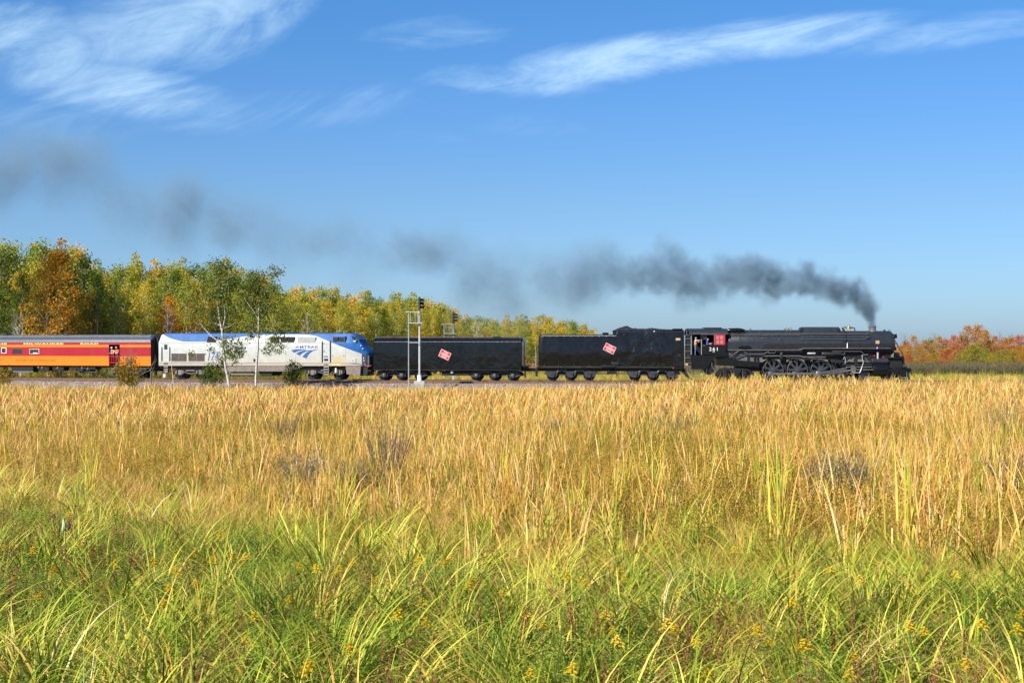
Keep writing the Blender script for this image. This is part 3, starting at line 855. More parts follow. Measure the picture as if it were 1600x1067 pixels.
    xT, xB = V.X(1414, -1.2), V.X(1428.5, -1.2)
    zT, zB = V.Z(1419, 572.5, -1.2), .12
    mb.prism([(V.X(1408, -1.2), zT), (V.X(1416, -1.2), zT), (V.X(1416, -1.2), zT - .18), (V.X(1408, -1.2), zT - .18)], -1.4, 1.4)
    pil = mb.build('pilot_beam', M['black'], rt)
    mb = MB()
    for k in range(-9, 10):
        y = k * .145
        bx = xB - abs(y) * .55
        mb.tube([(V.X(1416.5, -1.2), y * .9, zT - .05), (bx, y, zB)], [.035, .03], 5)
    mb.tube([(xB - 1.4 * .55, -1.4, zB), (xB, 0, zB), (xB - 1.4 * .55, 1.4, zB)], .05, 5)
    mb.build('cowcatcher', M['teal'], rt)
    V.part_prism('pilot_side', M['black'], [(1399, 574), (1415, 574), (1421, 588), (1404, 590), (1398, 584)], -1.25, 1.25)
    V.part_box('coupler', M['under'], 1415, 575, 1424, 581, -.2, .2, .05)
    # headlight, second lamp, ladder rails
    mb = MB(); c = V.P(1396.5, 525.3, 0); mb.lathe(((c.x, 0, c.z), 'x'), [(-.12, .1), (-.1, .19), (.2, .21), (.26, .22), (.26, .17)], 20)
    hl = mb.build('headlight', M['black'], rt)
    mb = MB(); mb.lathe(((c.x + .24, 0, c.z), 'x'), [(0, .17), (.03, .12), (.045, .01)], 18); mb.build('lens', M['paleglass'], hl)
    V.part_box('headlight_bracket', M['black'], 1391, 526.8, 1397, 528, -.25, .25)
    mb = MB(); c = V.P(1397, 544.6, 0); mb.lathe(((c.x, 0, c.z), 'x'), [(-.12, .1), (-.1, .17), (.15, .19), (.15, .14)], 16); mb.build('headlight', M['black'], rt)
    V.part_box('lamp_shelf', M['black'], 1392, 546.5, 1400, 547.4, -.5, .5)
    V.part_box('lamp_shelf', M['black'], 1392, 537, 1403, 537.6, -.5, .5)
    V.pipe('front_handrail', M['hose'], [(1394, 527, -1.0), (1404, 543, -1.1), (1411.5, 557, -1.3)], .016, 0)
    V.pipe('front_handrail', M['black'], [(1393, 523, -.9), (1400, 534, -1.0), (1412.5, 557, -1.3), (1413.5, 572, -1.3)], .03, 0)
    V.pipe('front_handrail', M['black'], [(1394, 527, 1.0), (1404, 543, 1.1), (1411.5, 557, 1.3)], .03, 0)
    for px, py in ((1390, 517.5), (1392, 519.5)):
        V.pipe('front_fitting', M['teal'], [(px - 1.5, py - 3, -.2), (px + .5, py, -.2), (px + 1.5, py + 4, -.4)], .05, 0)
    V.part_box('number_plate', M['redpaint'], 1408, 557.2, 1410, 559, -.5, -.3)
    V.pipe('air_hose', M['matte'], [(1414, 578, -.6), (1418, 583, -.6), (1421, 581, -.6)], .04, 0)
    return V
LOCO = steam_locomotive()

# ================================================================== tender trucks
def six_wheel_truck(V, xs, r, style, ztop_py, mat_=None):
    """three axles, cast side frames with arches between the journal boxes"""
    mt = mat_ or M['cast']
    p0, p1 = xs[0], xs[-1]
    tr = None
    y = -1.0
    zt = V.Z(p0, ztop_py, -1.1)
    X_ = [V.X(p, -1.1) for p in xs]
    ex = .75
    # side frame outline with arches
    top = [(X_[0] - ex - .1, zt - .42), (X_[0] - ex + .25, zt - .08), (X_[0] + .5, zt - .10), ((X_[0] + X_[1]) / 2 - .4, zt), ((X_[0] + X_[1]) / 2 + .4, zt), (X_[1] - .25, zt - .16), (X_[1] + .25, zt - .16),
           ((X_[1] + X_[2]) / 2 - .4, zt), ((X_[1] + X_[2]) / 2 + .4, zt), (X_[2] - .5, zt - .10), (X_[2] + ex - .25, zt - .08), (X_[2] + ex + .1, zt - .42)]
    bot = [(X_[2] + ex - .1, zt - .52), (X_[2] + .55, r - .12), (X_[2] + .3, r - .2), (X_[2] - .3, r - .2), (X_[2] - .5, r + .15)]
    for i in (1, 0):
        m_ = (X_[i] + X_[i + 1]) / 2
        bot += [(m_ + .38, zt - .30), (m_, zt - .22), (m_ - .38, zt - .30), (X_[i] + .5, r + .15), (X_[i] + .3, r - .2), (X_[i] - .3, r - .2)]
        if i == 1: bot += [(X_[i] - .5, r + .15)]
    bot += [(X_[0] - .55, r - .12), (X_[0] - ex + .1, zt - .52)]
    for s_ in (-1, 1):
        mb = MB(); mb.prism(top + bot, s_ * 1.02 - .07, s_ * 1.02 + .07)
        o = mb.build('truck_frame', mt, V.root)
        if s_ < 0: tr = o
    for x in X_:
        mb = MB()
        mb.prism([(x - .24, r + .26), (x + .24, r + .26), (x + .17, r - .16), (x + .08, r - .24), (x - .08, r - .24), (x - .17, r - .16)], -1.24, -1.0)
        mb.prism([(x - .24, r + .26), (x + .24, r + .26), (x + .17, r - .16), (x + .08, r - .24), (x - .08, r - .24), (x - .17, r - .16)], 1.0, 1.24)
        jb = mb.build('journal_box', mt, tr)
        mb = MB()
        if style: mb.lathe(((x, -1.25, r + .02), 'y'), [(-.03, .07), (0, .11), (.03, .11)], 12); mb.build('bearing_cap', M['taupe'], tr)
        else: mb.box(x - .13, x + .13, -1.27, -1.24, r + .06, r + .16); mb.build('journal_lid', M['jacket'], tr)
    for i in (0, 1):
        m_ = (X_[i] + X_[i + 1]) / 2
        mb = MB()
        for q in range(3): mb.bbox(m_ - .3 + .05 * q, m_ + .3 - .05 * q, -1.08, -.96, r + .02 + .07 * q - .1, r + .07 * q - .04, .01)
        mb.build('leaf_spring', mt, tr)
        mb = MB(); mb.tube([(m_ - .5, -1.12, zt - .28), (m_ - .15, -1.14, zt - .05), (m_ + .15, -1.14, zt - .05), (m_ + .5, -1.12, zt - .28)], .04, 6); mb.build('equaliser_bar', M['jacket'], tr)
    for p in xs: wheelset(V, p, r, M['rim'], M['matte'], tr)
    mb = MB(); mb.box(X_[0] - .3, X_[2] + .3, -.5, .5, r, zt - .1); mb.build('bolster', M['matte'], V.root)
    return tr

# ================================================================== TENDER WITH COAL
def coal_tender():
    V = Veh(842, 1069, 'coal_tender', 'black tender heaped with coal directly behind the steam locomotive, red emblem on its side', 'tender')
    rt = V.root
    X = lambda p, y=-1.55: V.X(p, y)
    def Z(q): return V.Z(955, q, -1.5)
    # cross sections (half width, photo row)
    def ring(x, top, hw_top=1.28, shrink=1.0, zsh=0.0):
        pts = [(hw_top, top), (hw_top + .12, top + 1.0), (hw_top + .18, top + 4), (1.56, 549.5), (1.57, 550.8), (1.50, 561), (1.46, 571.5)]
        r_ = [(-a * shrink, Z(q)) for a, q in pts]
        return [(x, a, z) for a, z in r_] + [(x, -a, z) for a, z in r_[::-1]]
    mb = MB()
    n = 26
    st = [ring(X(841.2), 527, .95, .94), ring(X(842.2), 524.0, 1.2, .985), ring(X(844.5), 522.8)]
    for k in range(1, n): st.append(ring(X(844.5 + (964 - 844.5) * k / n), 522.6))
    st.append(ring(X(964), 522.6))
    mb.loft(st)
    body = mb.build('tank_body', M['wavy'], rt, smooth=28)
    mb = MB()
    st = [ring(X(964.1), 516.2)] + [ring(X(p), 516.2) for p in (985, 1005, 1030, 1050.5)]
    mb.loft(st); mb.build('coal_bunker', M['bunker'], rt, smooth=28)
    # plain upright front section
    mb = MB(); st = []
    for p in (1050.7, 1060, 1067, 1069):
        hw = 1.60 if p < 1068 else 1.5
        pts = [(1.28, 516.2), (1.44, 519), (1.50, 524), (hw, 549.5), (hw, 560), (hw - .02, 577)]
        r_ = [(-a, Z(q)) for a, q in pts]
        st.append([(X(p), a, z) for a, z in r_] + [(X(p), -a, z) for a, z in r_[::-1]])
    mb.loft(st); mb.build('front_section', M['wavy'], rt, smooth=28)
    # rivet rows and seam strips
    mb = MB()
    for q, hw in ((527.3, 1.475), (538.5, 1.525), (570, 1.475)):
        p = 848.0
        while p < 1048:
            x = X(p)
            z = Z(q)
            mb.box(x - .02, x + .02, -hw - .014, -hw + .03, z - .02, z + .02); p += 3.2
    o = mb.build('rivets', M['black'], body, smooth=0); o['kind'] = 'stuff'
    for p in (893, 942, 1000):
        mb = MB()
        mb.loft([[(X(p) - .05, y, z) for y, z in ((-1.468, Z(527)), (-1.565, Z(549.4)), (-1.55, Z(549.4)), (-1.44, Z(527)))], [(X(p) + .05, y, z) for y, z in ((-1.468, Z(527)), (-1.565, Z(549.4)), (-1.55, Z(549.4)), (-1.44, Z(527)))]])
        mb.build('seam_strip', M['wavy'], body)
    V.pipe('grab_rail', M['silver'], [(846, 524.6), (963, 524.6)], .022, -1.46)
    for p in range(848, 964, 11): V.part_box('rail_post', M['silver'], p, 524.4, p + .6, 526, -1.47, -1.38)
    V.pipe('grab_rail', M['jacket'], [(965, 519), (1066, 519)], .03, -1.46)
    # coal heap
    mb = MB(); xs = np.linspace(V.X(957, 0), V.X(1052, 0), 54); ys = np.linspace(-1.15, 1.15, 15)
    prof_px = [(957, 517.5), (966, 513.5), (974, 510.6), (979, 509.4), (988, 512.8), (997, 514), (1008, 514.2), (1018, 512.8), (1028, 514), (1040, 515), (1052, 515.5)]
    rnd = random.Random(4); vs = []
    for x in xs:
        for y in ys:
            px = CX0; 
            tpx = 957 + (x - xs[0]) / (xs[-1] - xs[0]) * 95
            q = np.interp(tpx, [a for a, b in prof_px], [b for a, b in prof_px])
            z = V.Z(tpx, q, 0)
            z0 = Z(517)
            z = z0 + (z - z0) * (1 - (abs(y) / 1.2) ** 2.2) + rnd.uniform(-.06, .06)
            vs.append((x + rnd.uniform(-.04, .04), y, z))
    fs = [(i*15 + j, i*15 + j + 1, (i+1)*15 + j + 1, (i+1)*15 + j) for i in range(53) for j in range(14)]
    mb.add(vs, fs); c = mb.build('coal_heap', M['coal'], rt, smooth=0); c['kind'] = 'stuff'
    V.part_box('bunker_hatch', M['black'], 1050, 513.4, 1067.5, 516.6, -1.0, 1.0, .12)
    V.part_box('deck_box', M['black'], 941, 519.6, 951, 522.6, -.8, .2, .05)
    V.part_box('bunker_back', M['black'], 957.5, 516.5, 963.6, 522.6, -1.1, 1.1)
    V.pipe('brake_mast', M['matte'], [(843, 530, -.6), (845, 519, -.6), (848, 515.3, -.6), (852, 516, -.6), (852.5, 522, -.6)], .035, 0)
    V.part_box('tan_plate', M['tan_plate'], 1056, 528.2, 1063, 531.8, -1.56, -1.5)
    V.part_box('slot_plate', M['jacket'], 1058, 554.4, 1063.5, 555.8, -1.625, -1.6)
    # sill and frame
    V.part_box('side_sill', M['under'], 839, 571.8, 1050, 573.4, -1.52, 1.52, .02)
    V.part_box('side_sill', M['under'], 837, 574.2, 1050, 576, -1.4, 1.4, .02)
    for p in (850, 872, 896, 920, 945, 1000, 1028):
        V.part_box('sill_bracket', M['jacket'], p, 569, p + 1.2, 574, -1.56, -1.5)
    V.part_box('centre_frame', M['matte'], 838, 576, 1066, 580, -.6, .6)
    V.part_box('valve_box', M['under'], 955, 565.5, 967, 570.5, -1.62, -1.5, .03)
    V.part_box('valve_box', M['under'], 940, 571, 962, 573.6, -1.62, -1.5, .03)
    V.part_box('brake_cylinder', M['under'], 948, 579, 963, 584, -1.2, -.6, .06)
    V.pipe('brake_rod', M['under'], [(934, 584), (975, 583.5)], .05, -1.0)
    for p in (950.5, 961): V.part_box('valve_hanger', M['under'], p, 574, p + 1.6, 583, -1.25, -1.1)
    V.part_box('end_step', M['under'], 836.5, 574, 840, 588, -1.4, -1.1, .03)
    V.part_box('coupler', M['under'], 829, 575, 842, 580, -.25, .25, .06)
    V.pipe('air_hose', M['hose'], [(841, 573, -.9), (835, 570, -.9), (830, 571, -.9), (826, 565, -.9)], .045, 0)
    V.part_prism('front_step', M['matte'], [(1058, 576), (1070, 576), (1078, 590), (1084, 592.5), (1080, 594), (1073, 590), (1064, 580)], -1.3, -.9)
    # ladder at the front corner
    lad = None
    for p in (1070.4, 1078.2):
        o = V.part_box('ladder', M['matte'], p, 522.5, p + 1.1, 571, -1.5, -1.42)
        if lad is None: lad = o
    V.part_box('ladder_plate', M['under'], 1070.5, 523, 1078.5, 571, -1.40, -1.36)
    for q in (523.2, 529, 538.5, 548.5, 558.5, 567):
        V.part_box('rung', M['graphite'], 1070.6, q, 1079, q + .9, -1.53, -1.42, 0, lad)
    V.pipe('post', M['matte'], [(1073.5, 523, -1.2), (1073.5, 514, -1.0)], .12, 0)
    for p, q in ((1071, 568), ): V.part_box('orange_lamp', M['tan_plate'], p, q, p + 4, q + 2.6, -1.55, -1.5)
    V.part_box('red_reflector', M['redpaint'], 1050.5, 574, 1053, 575.6, -1.6, -1.55)
    six_wheel_truck(V, (863.5, 892, 920.5), .54, 0, 576.6)
    six_wheel_truck(V, (992, 1020.5, 1050), .54, 0, 576.6)
    emblem(V, 952.6, 544.6, 17.5, 11.6, R(26), -1.585)
    return V
TEND = coal_tender()

# ================================================================== AUXILIARY WATER TENDER
def water_tender():
    V = Veh(584, 818, 'water_tender', 'long flat-sided black auxiliary tender between the silver diesel and the coal tender', 'tender')
    rt = V.root
    X = lambda p, y=-1.55: V.X(p, y)
    def Z(q): return V.Z(700, q, -1.5)
    def ring(x, s=1.0):
        pts = [(.0, 527.2), (.7, 527.6), (1.15, 528.8), (1.42, 531.2), (1.55, 534.0), (1.56, 536), (1.56, 560), (1.56, 578.5)]
        r_ = [(-a * s, Z(q)) for a, q in pts]
        return [(x, a, z) for a, z in r_] + [(x, -a, z) for a, z in r_[:0:-1]]
    mb = MB(); n = 30
    st = [ring(X(583.0), .95), ring(X(583.6), .995), ring(X(585))] + [ring(X(585 + (813.5 - 585) * k / n)) for k in range(1, n + 1)] + [ring(X(814.6), .995), ring(X(815.2), .95)]
    mb.loft(st)
    wm = mat('slab_black_steel', (0.004, 0.0045, 0.005), 0.14, var=0.3, scale=1.2, bump=0.6, bscale=0.5, bdist=0.10, dirt=((0.014, 0.014, 0.013), 0.3), spec=0.4)
    body = mb.build('tank_body', wm, rt, smooth=24)
    V.part_box('eave_strip', M['graphite'], 584, 533.5, 814, 534.5, -1.585, -1.55, .01)  # lighter grey strip draws the pale highlight line along the eave
    V.part_box('bottom_strip', M['under'], 584, 577.6, 814, 579.2, -1.58, 1.58, .01)
    mb = MB(); p = 590
    while p < 812:
        mb.box(X(p) - .04, X(p) + .04, -1.59, -1.575, Z(535), Z(533.2)); p += 7.5
    mb.build('rivets', M['graphite'], body, smooth=0)['kind'] = 'stuff'
    for p in (640, 698, 757):
        V.part_box('seam_strip', wm, p, 535, p + 1.2, 577.4, -1.567, -1.55)
    mb = MB(); c = V.P(616, 531, 0)
    mb.lathe(((c.x, 0, V.Z(616, 528, 0)), 'z'), [(-.1, .32), (.1, .3), (.12, .38), (.22, .38), (.24, .3)], 18); mb.build('water_hatch', M['matte'], rt)
    V.part_box('hatch_flange', M['matte'], 610, 524.8, 622, 526, -.35, .35, .02)
    V.pipe('roof_rail', M['matte'], [(692.5, 528, 0), (692.5, 523.5, 0), (697, 523.5, 0), (697, 528, 0)], .05, 0)
    V.part_box('roof_walk', M['rust'], 590, 526.2, 810, 526.9, -.35, .35)
    V.part_box('roof_hatch', M['matte'], 770, 525.7, 782, 527.3, -.4, .4, .03)
    # end ladders and grab irons
    for (p0, p1, q0, q1) in ((816.5, 819.5, 531, 575),):
        for y in (-1.4, -.9):
            V.pipe('end_ladder', M['matte'], [(p0 - 1.2, q0 - 3, y), (p1 - .3, q0 + 4, y), (p1 - .3, q1, y)], .045, 0)
        for q in range(538, 575, 6): V.pipe('rung', M['matte'], [(p1 - .3, q, -1.4), (p1 - .3, q, -.9)], .03, 0)
    V.part_box('end_platform', M['under'], 815.5, 571, 824, 573, -1.4, 1.4, .03)
    V.part_box('end_beam', M['matte'], 815.5, 573.2, 822, 580, -1.0, 1.0, .04)
    V.part_box('coupler', M['under'], 818, 575, 832, 580, -.25, .25, .06)
    V.part_box('coupler', M['under'], 575, 576, 584, 581, -.25, .25, .06)
    V.pipe('air_hose', M['hose'], [(818, 556, -.9), (822, 562, -.9), (827, 568, -.9), (833, 573, -.9)], .04, 0)
    V.part_box('end_step', M['under'], 819, 580, 821.5, 590, -1.3, -1.1, .02)
    V.part_box('tool_box', M['matte'], 690, 579.5, 734, 587, -1.2, 1.0, .04)
    V.part_box('frame_beam', M['matte'], 590, 579.2, 812, 582, -.7, .7)
    V.pipe('underframe_pipe', M['under'], [(674, 581), (740, 581)], .05, -1.35)
    for p, m_ in ((676, 'under'), (683, 'tan_plate'), (704, 'silver')):
        V.part_box('frame_fitting', M[m_], p, 579.4, p + 4, 583.4, -1.4, -1.25, .03)
    six_wheel_truck(V, (600, 627.5, 655.5), .50, 1, 579)
    six_wheel_truck(V, (744, 772.5, 801), .50, 1, 579)
    V.part_box('red_lamp', M['redpaint'], 584.5, 581, 586, 584.5, -1.5, -1.4)
    emblem(V, 695, 554.2, 17, 11.8, R(25), -1.575)
    return V
WT = water_tender()

# ================================================================== DIESEL LOCOMOTIVE
def diesel():
    V = Veh(247, 573, 'diesel_locomotive', 'silver and blue diesel passenger locomotive coupled between the black tenders and the orange car', 'diesel locomotive')
    rt = V.root
    X = lambda p, y=-1.55: V.X(p, y)
    def Z(p, q, y=-1.55): return V.Z(p, q, y)
    zs = lambda p: Z(p, 571.6)           # sill
    def section(p, qtop, qedge, hw=1.56, top_hw=1.05, qbot=571.6, sh=None):
        """side vertical to qedge, leaning in to the roof at qtop"""
        qs = sh if sh is not None else 535.0
        pts = [(top_hw * .55, qtop - .0), (top_hw, qtop + .35), (top_hw + .08, qtop + 1.2), (hw - .02, qs), (hw, qs + 1.0), (hw, 553), (hw, qbot)]
        x = X(p)
        r_ = [(-a, Z(p, q)) for a, q in pts]
        return [(x, a, z) for a, z in r_] + [(x, -a, z) for a, z in r_[::-1]]
    mb = MB()
    st = [section(247.6, 524.6, 0, 1.5, .9), section(248.6, 523.4, 0, 1.55, 1.0), section(253, 520.6, 0)]
    for k in range(1, 20): st.append(section(253 + (543 - 253) * k / 19, 520.4, 0))
    # nose: roof line slopes down, sides narrow a little
    for p, qt, hw, th, sh in ((546.5, 520.6, 1.55, 1.05, 535), (551, 522.6, 1.52, 1.05, 536), (556, 528.0, 1.47, 1.08, 539), (560, 533.8, 1.42, 1.1, 542.5), (565, 540.6, 1.34, 1.06, 547), (570, 547.0, 1.24, 1.0, 551.5), (573.2, 551.0, 1.12, .92, 554.2), (574.6, 554.5, 1.0, .8, 556.5)):
        st.append(section(p, qt, 0, hw, th, 571.6 if p < 570 else 572.5, sh))
    mb.loft(st)
    # paint: white body, blue roof sweep by a height curve along the side
    m = bpy.data.materials.new('silver_and_blue_paint'); m.use_nodes = True
    t = NT(m.node_tree); b = t.n['Principled BSDF']
    tcn = t.new('ShaderNodeTexCoord'); ob = tcn.outputs['Object']; o3 = t.xyz(ob)
    x0, x1 = X(247), X(576); zlo, zhi = Z(400, 575), Z(400, 518)
    xn = t.math('DIVIDE', t.math('SUBTRACT', o3[0], x0), x1 - x0)
    def curve(pts):
        fc = t.new('ShaderNodeFloatCurve'); cv = fc.mapping.curves[0]
        pp = [((X(p) - x0) / (x1 - x0), (Z(p, q) - zlo) / (zhi - zlo)) for p, q in pts]
        pp = [(min(1, max(0, a)), min(1, max(0, b_))) for a, b_ in pp]
        while len(cv.points) < len(pp): cv.points.new(0.3 + 0.01 * len(cv.points), 0.5)
        for i, (a, b_) in enumerate(pp): cv.points[i].location = (a, b_); cv.points[i].handle_type = 'AUTO_CLAMPED'
        fc.mapping.update(); t.put(fc.inputs['Value'], xn); return fc.outputs[0]
    lower = curve([(247, 520.5), (252, 522.5), (262, 527.5), (275, 531.5), (290, 534), (323, 534.2), (345, 531), (372, 527), (405, 523.5), (440, 522.6), (470, 522.8), (485, 523.8), (503, 529.5), (521, 536.5), (545, 545.5), (563, 552.3), (576, 557)])
    zn = t.math('DIVIDE', t.math('SUBTRACT', o3[2], zlo), zhi - zlo)
    isblue = t.math('GREATER_THAN', zn, lower)
    n1 = t.noise(ob, 1.2, 5, 0.6)
    white = t.mix(t.smooth(n1, .35, .65), (0.43, 0.46, 0.44), (0.52, 0.54, 0.52))
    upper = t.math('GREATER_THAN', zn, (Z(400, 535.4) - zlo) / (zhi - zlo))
    white = t.mix(upper, white, (0.60, 0.62, 0.62))  # paler white paints in the light caught by the inward-leaning upper side
    dn = t.noise(t.vmath('MULTIPLY', ob, (2.5, 1, .35)), 2.0, 6, .7)
    low = t.smooth(zn, .62, .05)
    grime = t.math('MULTIPLY', t.math('ADD', t.math('MULTIPLY', low, .5), t.math('MULTIPLY', t.smooth(dn, .5, .75), .3)), 0.9, clamp=True)
    white = t.mix(grime, white, (0.44, 0.37, 0.24))
    # darker grime band above the sill
    band = t.math('LESS_THAN', zn, (Z(400, 567.2) - zlo) / (zhi - zlo))
    white = t.mix(t.math('MULTIPLY', band, .55), white, (0.34, 0.30, 0.24))
    xp = lambda p: (X(p) - x0) / (x1 - x0)
    patch = t.math('MULTIPLY', t.math('MULTIPLY', t.smooth(xn, xp(512), xp(526)), t.smooth(xn, xp(541), xp(535))), t.smooth(zn, (Z(400, 552) - zlo) / (zhi - zlo), (Z(400, 560) - zlo) / (zhi - zlo)))
    white = t.mix(t.math('MULTIPLY', patch, t.smooth(dn, .3, .6)), white, (0.50, 0.40, 0.22))
    blue = t.mix(t.smooth(n1, .3, .7), (0.008, 0.08, 0.28), (0.016, 0.12, 0.38))
    dusty = t.math('MULTIPLY', t.smooth(dn, .4, .7), .15)
    blue = t.mix(dusty, blue, (0.12, 0.14, 0.18))
    c = t.mix(isblue, white, blue)
    t.link(c, b.inputs['Base Color']); b.inputs['Roughness'].default_value = .5; b.inputs['Specular IOR Level'].default_value = .2
    body = mb.build('body_shell', m, rt, smooth=22)
    # dark lower nose with coupler cavity
    mb = MB(); st = []
    for p, hw, q0 in ((564.2, 1.36, 552.5), (570.5, 1.26, 553.5), (574.9, 1.02, 555.5), (575.6, .8, 556.5)):
        st.append([(X(p), -hw, Z(p, q0)), (X(p), hw, Z(p, q0)), (X(p), hw, Z(p, 572)), (X(p), -hw, Z(p, 572))])
    mb.loft(st); mb.build('nose_lower', M['slate'], rt, smooth=25)
    V.part_prism('nose_pilot', M['matte'], [(563, 572), (574, 572), (575, 578), (573, 587), (566, 587)], -1.2, 1.2)
    V.part_box('coupler', M['under'], 570, 576, 583, 581, -.25, .25, .06)
    # windscreen, headlamps, number boards
    wp = [V.P(a, b_, -1.0) for a, b_ in ((551.8, 524.6), (557.6, 532.0))]
    mb = MB(); 
    for s_ in (-1, 1):
        vs = [(X(551.5) + .03, s_ * .12, Z(551, 522.9) - .0), (X(551.5) + .03, s_ * 1.08, Z(551, 522.9)), (X(558.3) + .05, s_ * 1.1, Z(558, 531.2)), (X(558.3) + .05, s_ * .12, Z(558, 531.2))]
        vs = [(a + .04, b_, c_ + .04) for a, b_, c_ in vs] + [(a - .05, b_, c_ - .05) for a, b_, c_ in vs]
        mb.add(vs, [(0, 1, 2, 3), (7, 6, 5, 4), (0, 4, 5, 1), (1, 5, 6, 2), (2, 6, 7, 3), (3, 7, 4, 0)])
    mb.build('windscreen', M['glass'], rt)
    V.part_prism('corner_window', M['glass'], [(548.8, 524.5), (553.2, 526.2), (556.8, 532.4), (552, 531.6)], -1.53, -1.2)
    mb = MB(); c = V.P(554.6, 532.0, -1.42)
    mb.lathe((tuple(c), 'y'), [(-.09, .13), (-.06, .16), (.1, .16)], 14); mb.build('headlamp', M['white'], rt)
    for (p, q) in ((562.5, 539.5), (565.5, 544)):
        V.part_box('number_mark', M['white'], p, q, p + 2.2, q + .9, -1.40, -1.3)
    for (p, q) in ((567.5, 558.5), (568, 562.5)):
        V.part_box('marker_light', M['white'], p, q, p + 1.2, q + 2, -1.36, -1.2, .02)
    V.pipe('jumper_hose', M['hose'], [(568, 566, -1.25), (571, 571, -1.3), (575, 573, -1.3), (580, 571, -1.2)], .05, 0)
    V.pipe('jumper_hose', M['matte'], [(569, 574, -1.1), (574, 580, -1.1), (580, 579, -1.1)], .06, 0)
    # cab side windows
    for (a, b_) in ((520.3, 528.2), (529.8, 538.6)):
        w = V.part_box('cab_window', M['glass'], a, 526.4, b_, 533.2, -1.555, -1.2)
        V.part_box('window_sill', M['slate'], a, 533.1, b_, 533.8, -1.58, -1.5, 0, w)
    V.part_box('window_frame', M['slate'], 537.8, 525.4, 539.4, 534.6, -1.59, -1.3)
    # roof side openings
    for (a, b_) in ((422, 434.5), (438.3, 448.4), (449.4, 459.4)):
        V.part_prism('vent_opening', M['dark'], [(a, 526.3), (b_, 526.3), (b_, 534.7), (a, 534.7)], -1.555, -1.0)
    V.part_prism('roof_grille', M['dark'], [(325, 526), (337.5, 526), (337.5, 534.8), (323, 534.8)], -1.555, -1.0)
    lv = V.part_box('louvre_panel', M['grille'], 464.5, 526.6, 492.8, 533.8, -1.56, -1.3)
    for p in np.arange(465.5, 492, 2.2): V.part_box('slat', M['silver'], p, 526.9, p + .7, 533.5, -1.572, -1.555, 0, lv)
    # radiator screens
    for (a, b_) in ((267.8, 291.6), (294.4, 319.8)):
        f = V.part_box('radiator_screen', M['brownglass'], a, 552.3, b_, 564.4, -1.572, -1.5)
        V.part_box('screen_mullion', M['taupe'], (a + b_) / 2 - .4, 552.3, (a + b_) / 2 + .4, 564.4, -1.58, -1.55, 0, f)
        for q in (551.7, 564.4): V.part_box('screen_frame', M['silver'], a - .6, q, b_ + .6, q + .6, -1.585, -1.54, 0, f)
    # rear door
    d = V.part_box('side_door', M['silver'], 255.4, 537.2, 262.6, 564.8, -1.566, -1.54)
    V.part_box('door_window', M['glass'], 256.6, 538.2, 261.4, 546, -1.575, -1.55, 0, d)
    for p in (252.6, 265):
        V.pipe('handrail', M['matte'], [(p, 542.4, -1.56), (p, 543, -1.63), (p, 563.2, -1.63), (p, 563.8, -1.56)], .035, 0)
    for k, q in enumerate((567.3, 572.6, 576.4, 579.8)):
        V.part_box('step', M['silver'] if k else M['dark'], 255.8, q, 262, q + (1 if k else 1.4), -1.6, -1.3)
    for p in (255.2, 262): V.part_box('step_hanger', M['matte'], p, 571.6, p + .8, 582, -1.6, -1.4)
    # front door with recessed ladder
    d = V.part_box('side_door', M['silver'], 504.6, 534.5, 515.4, 565.5, -1.566, -1.54)
    for p in (503.2, 515.8):
        V.pipe('handrail', M['matte'], [(p, 532.4, -1.56), (p, 533, -1.64), (p, 564.8, -1.64), (p, 565.6, -1.56)], .04, 0)
    for q in (536.5, 547.5, 549.8): V.part_box('door_handle', M['dark'], 505.6, q, 507.4, q + .9, -1.58, -1.55, 0, d)
    for q in (556.4, 560.4, 568.8): V.part_box('step_slot', M['dark'], 506.2, q, 512.8, q + (1.4 if q != 560.4 else 3.6), -1.572, -1.54)
    for q in (573, 576.8, 580.8, 584.4): V.part_box('step', M['silver'], 506.6, q, 513, q + 1, -1.6, -1.3)
    for p in (505.8, 513): V.part_box('step_hanger', M['taupe'], p, 571.8, p + .8, 587, -1.6, -1.4)
    # stripe, marks, hatch lines
    V.part_box('red_stripe', M['redpaint'], 248, 571.0, 564, 572.2, -1.575, -1.5)
    for (a, b_, c_, e_) in ((518, 568.4, 524, 572.8 - 3), (525.5, 568.4, 531.5, 572.8 - 3)):
        V.part_box('warning_label', M['cream'], a, b_, c_, e_, -1.57, -1.55)
    V.part_box('data_mark', M['white'], 523.5, 575, 525.5, 582, -1.62, -1.55)
    for (a, b_) in ((518.5, 555.5), (536.5, 555.5), (550.4, 562.8)):
        V.part_box('hatch_latch', M['dark'], a, b_, a + 1.6, b_ + .9, -1.57, -1.55)
    for (a, b_, c_, e_) in ((548.5, 559.5, 555.8, 567),):
        V.part_box('side_hatch', M['silver'], a, b_, c_, e_, -1.54, -1.47, .02)
    for p in (300, 345, 400, 462, 539.5):
        V.part_box('panel_joint', M['taupe'], p, 536.2, p + .25, 566.4, -1.566, -1.55)
    V.part_box('panel_joint', M['grille'], 249, 535.0, 502, 535.5, -1.572, -1.55)
    V.part_box('panel_joint', M['taupe'], 249, 566.7, 563, 567.1, -1.568, -1.55)
    text_part(V, 'AMTRAK', M['amblue'], 462, 540.2, 497, 543.8, -1.57, name='lettering', bold=.004, spacing=1.15)
    text_part(V, '174', M['amblue'], 325, 550.5, 341.5, 563, -1.57, name='road_number', bold=.0, shear=.25)
    V.part_box('side_mark', M['dark'], 396, 560.5, 399, 565.5, -1.57, -1.55)
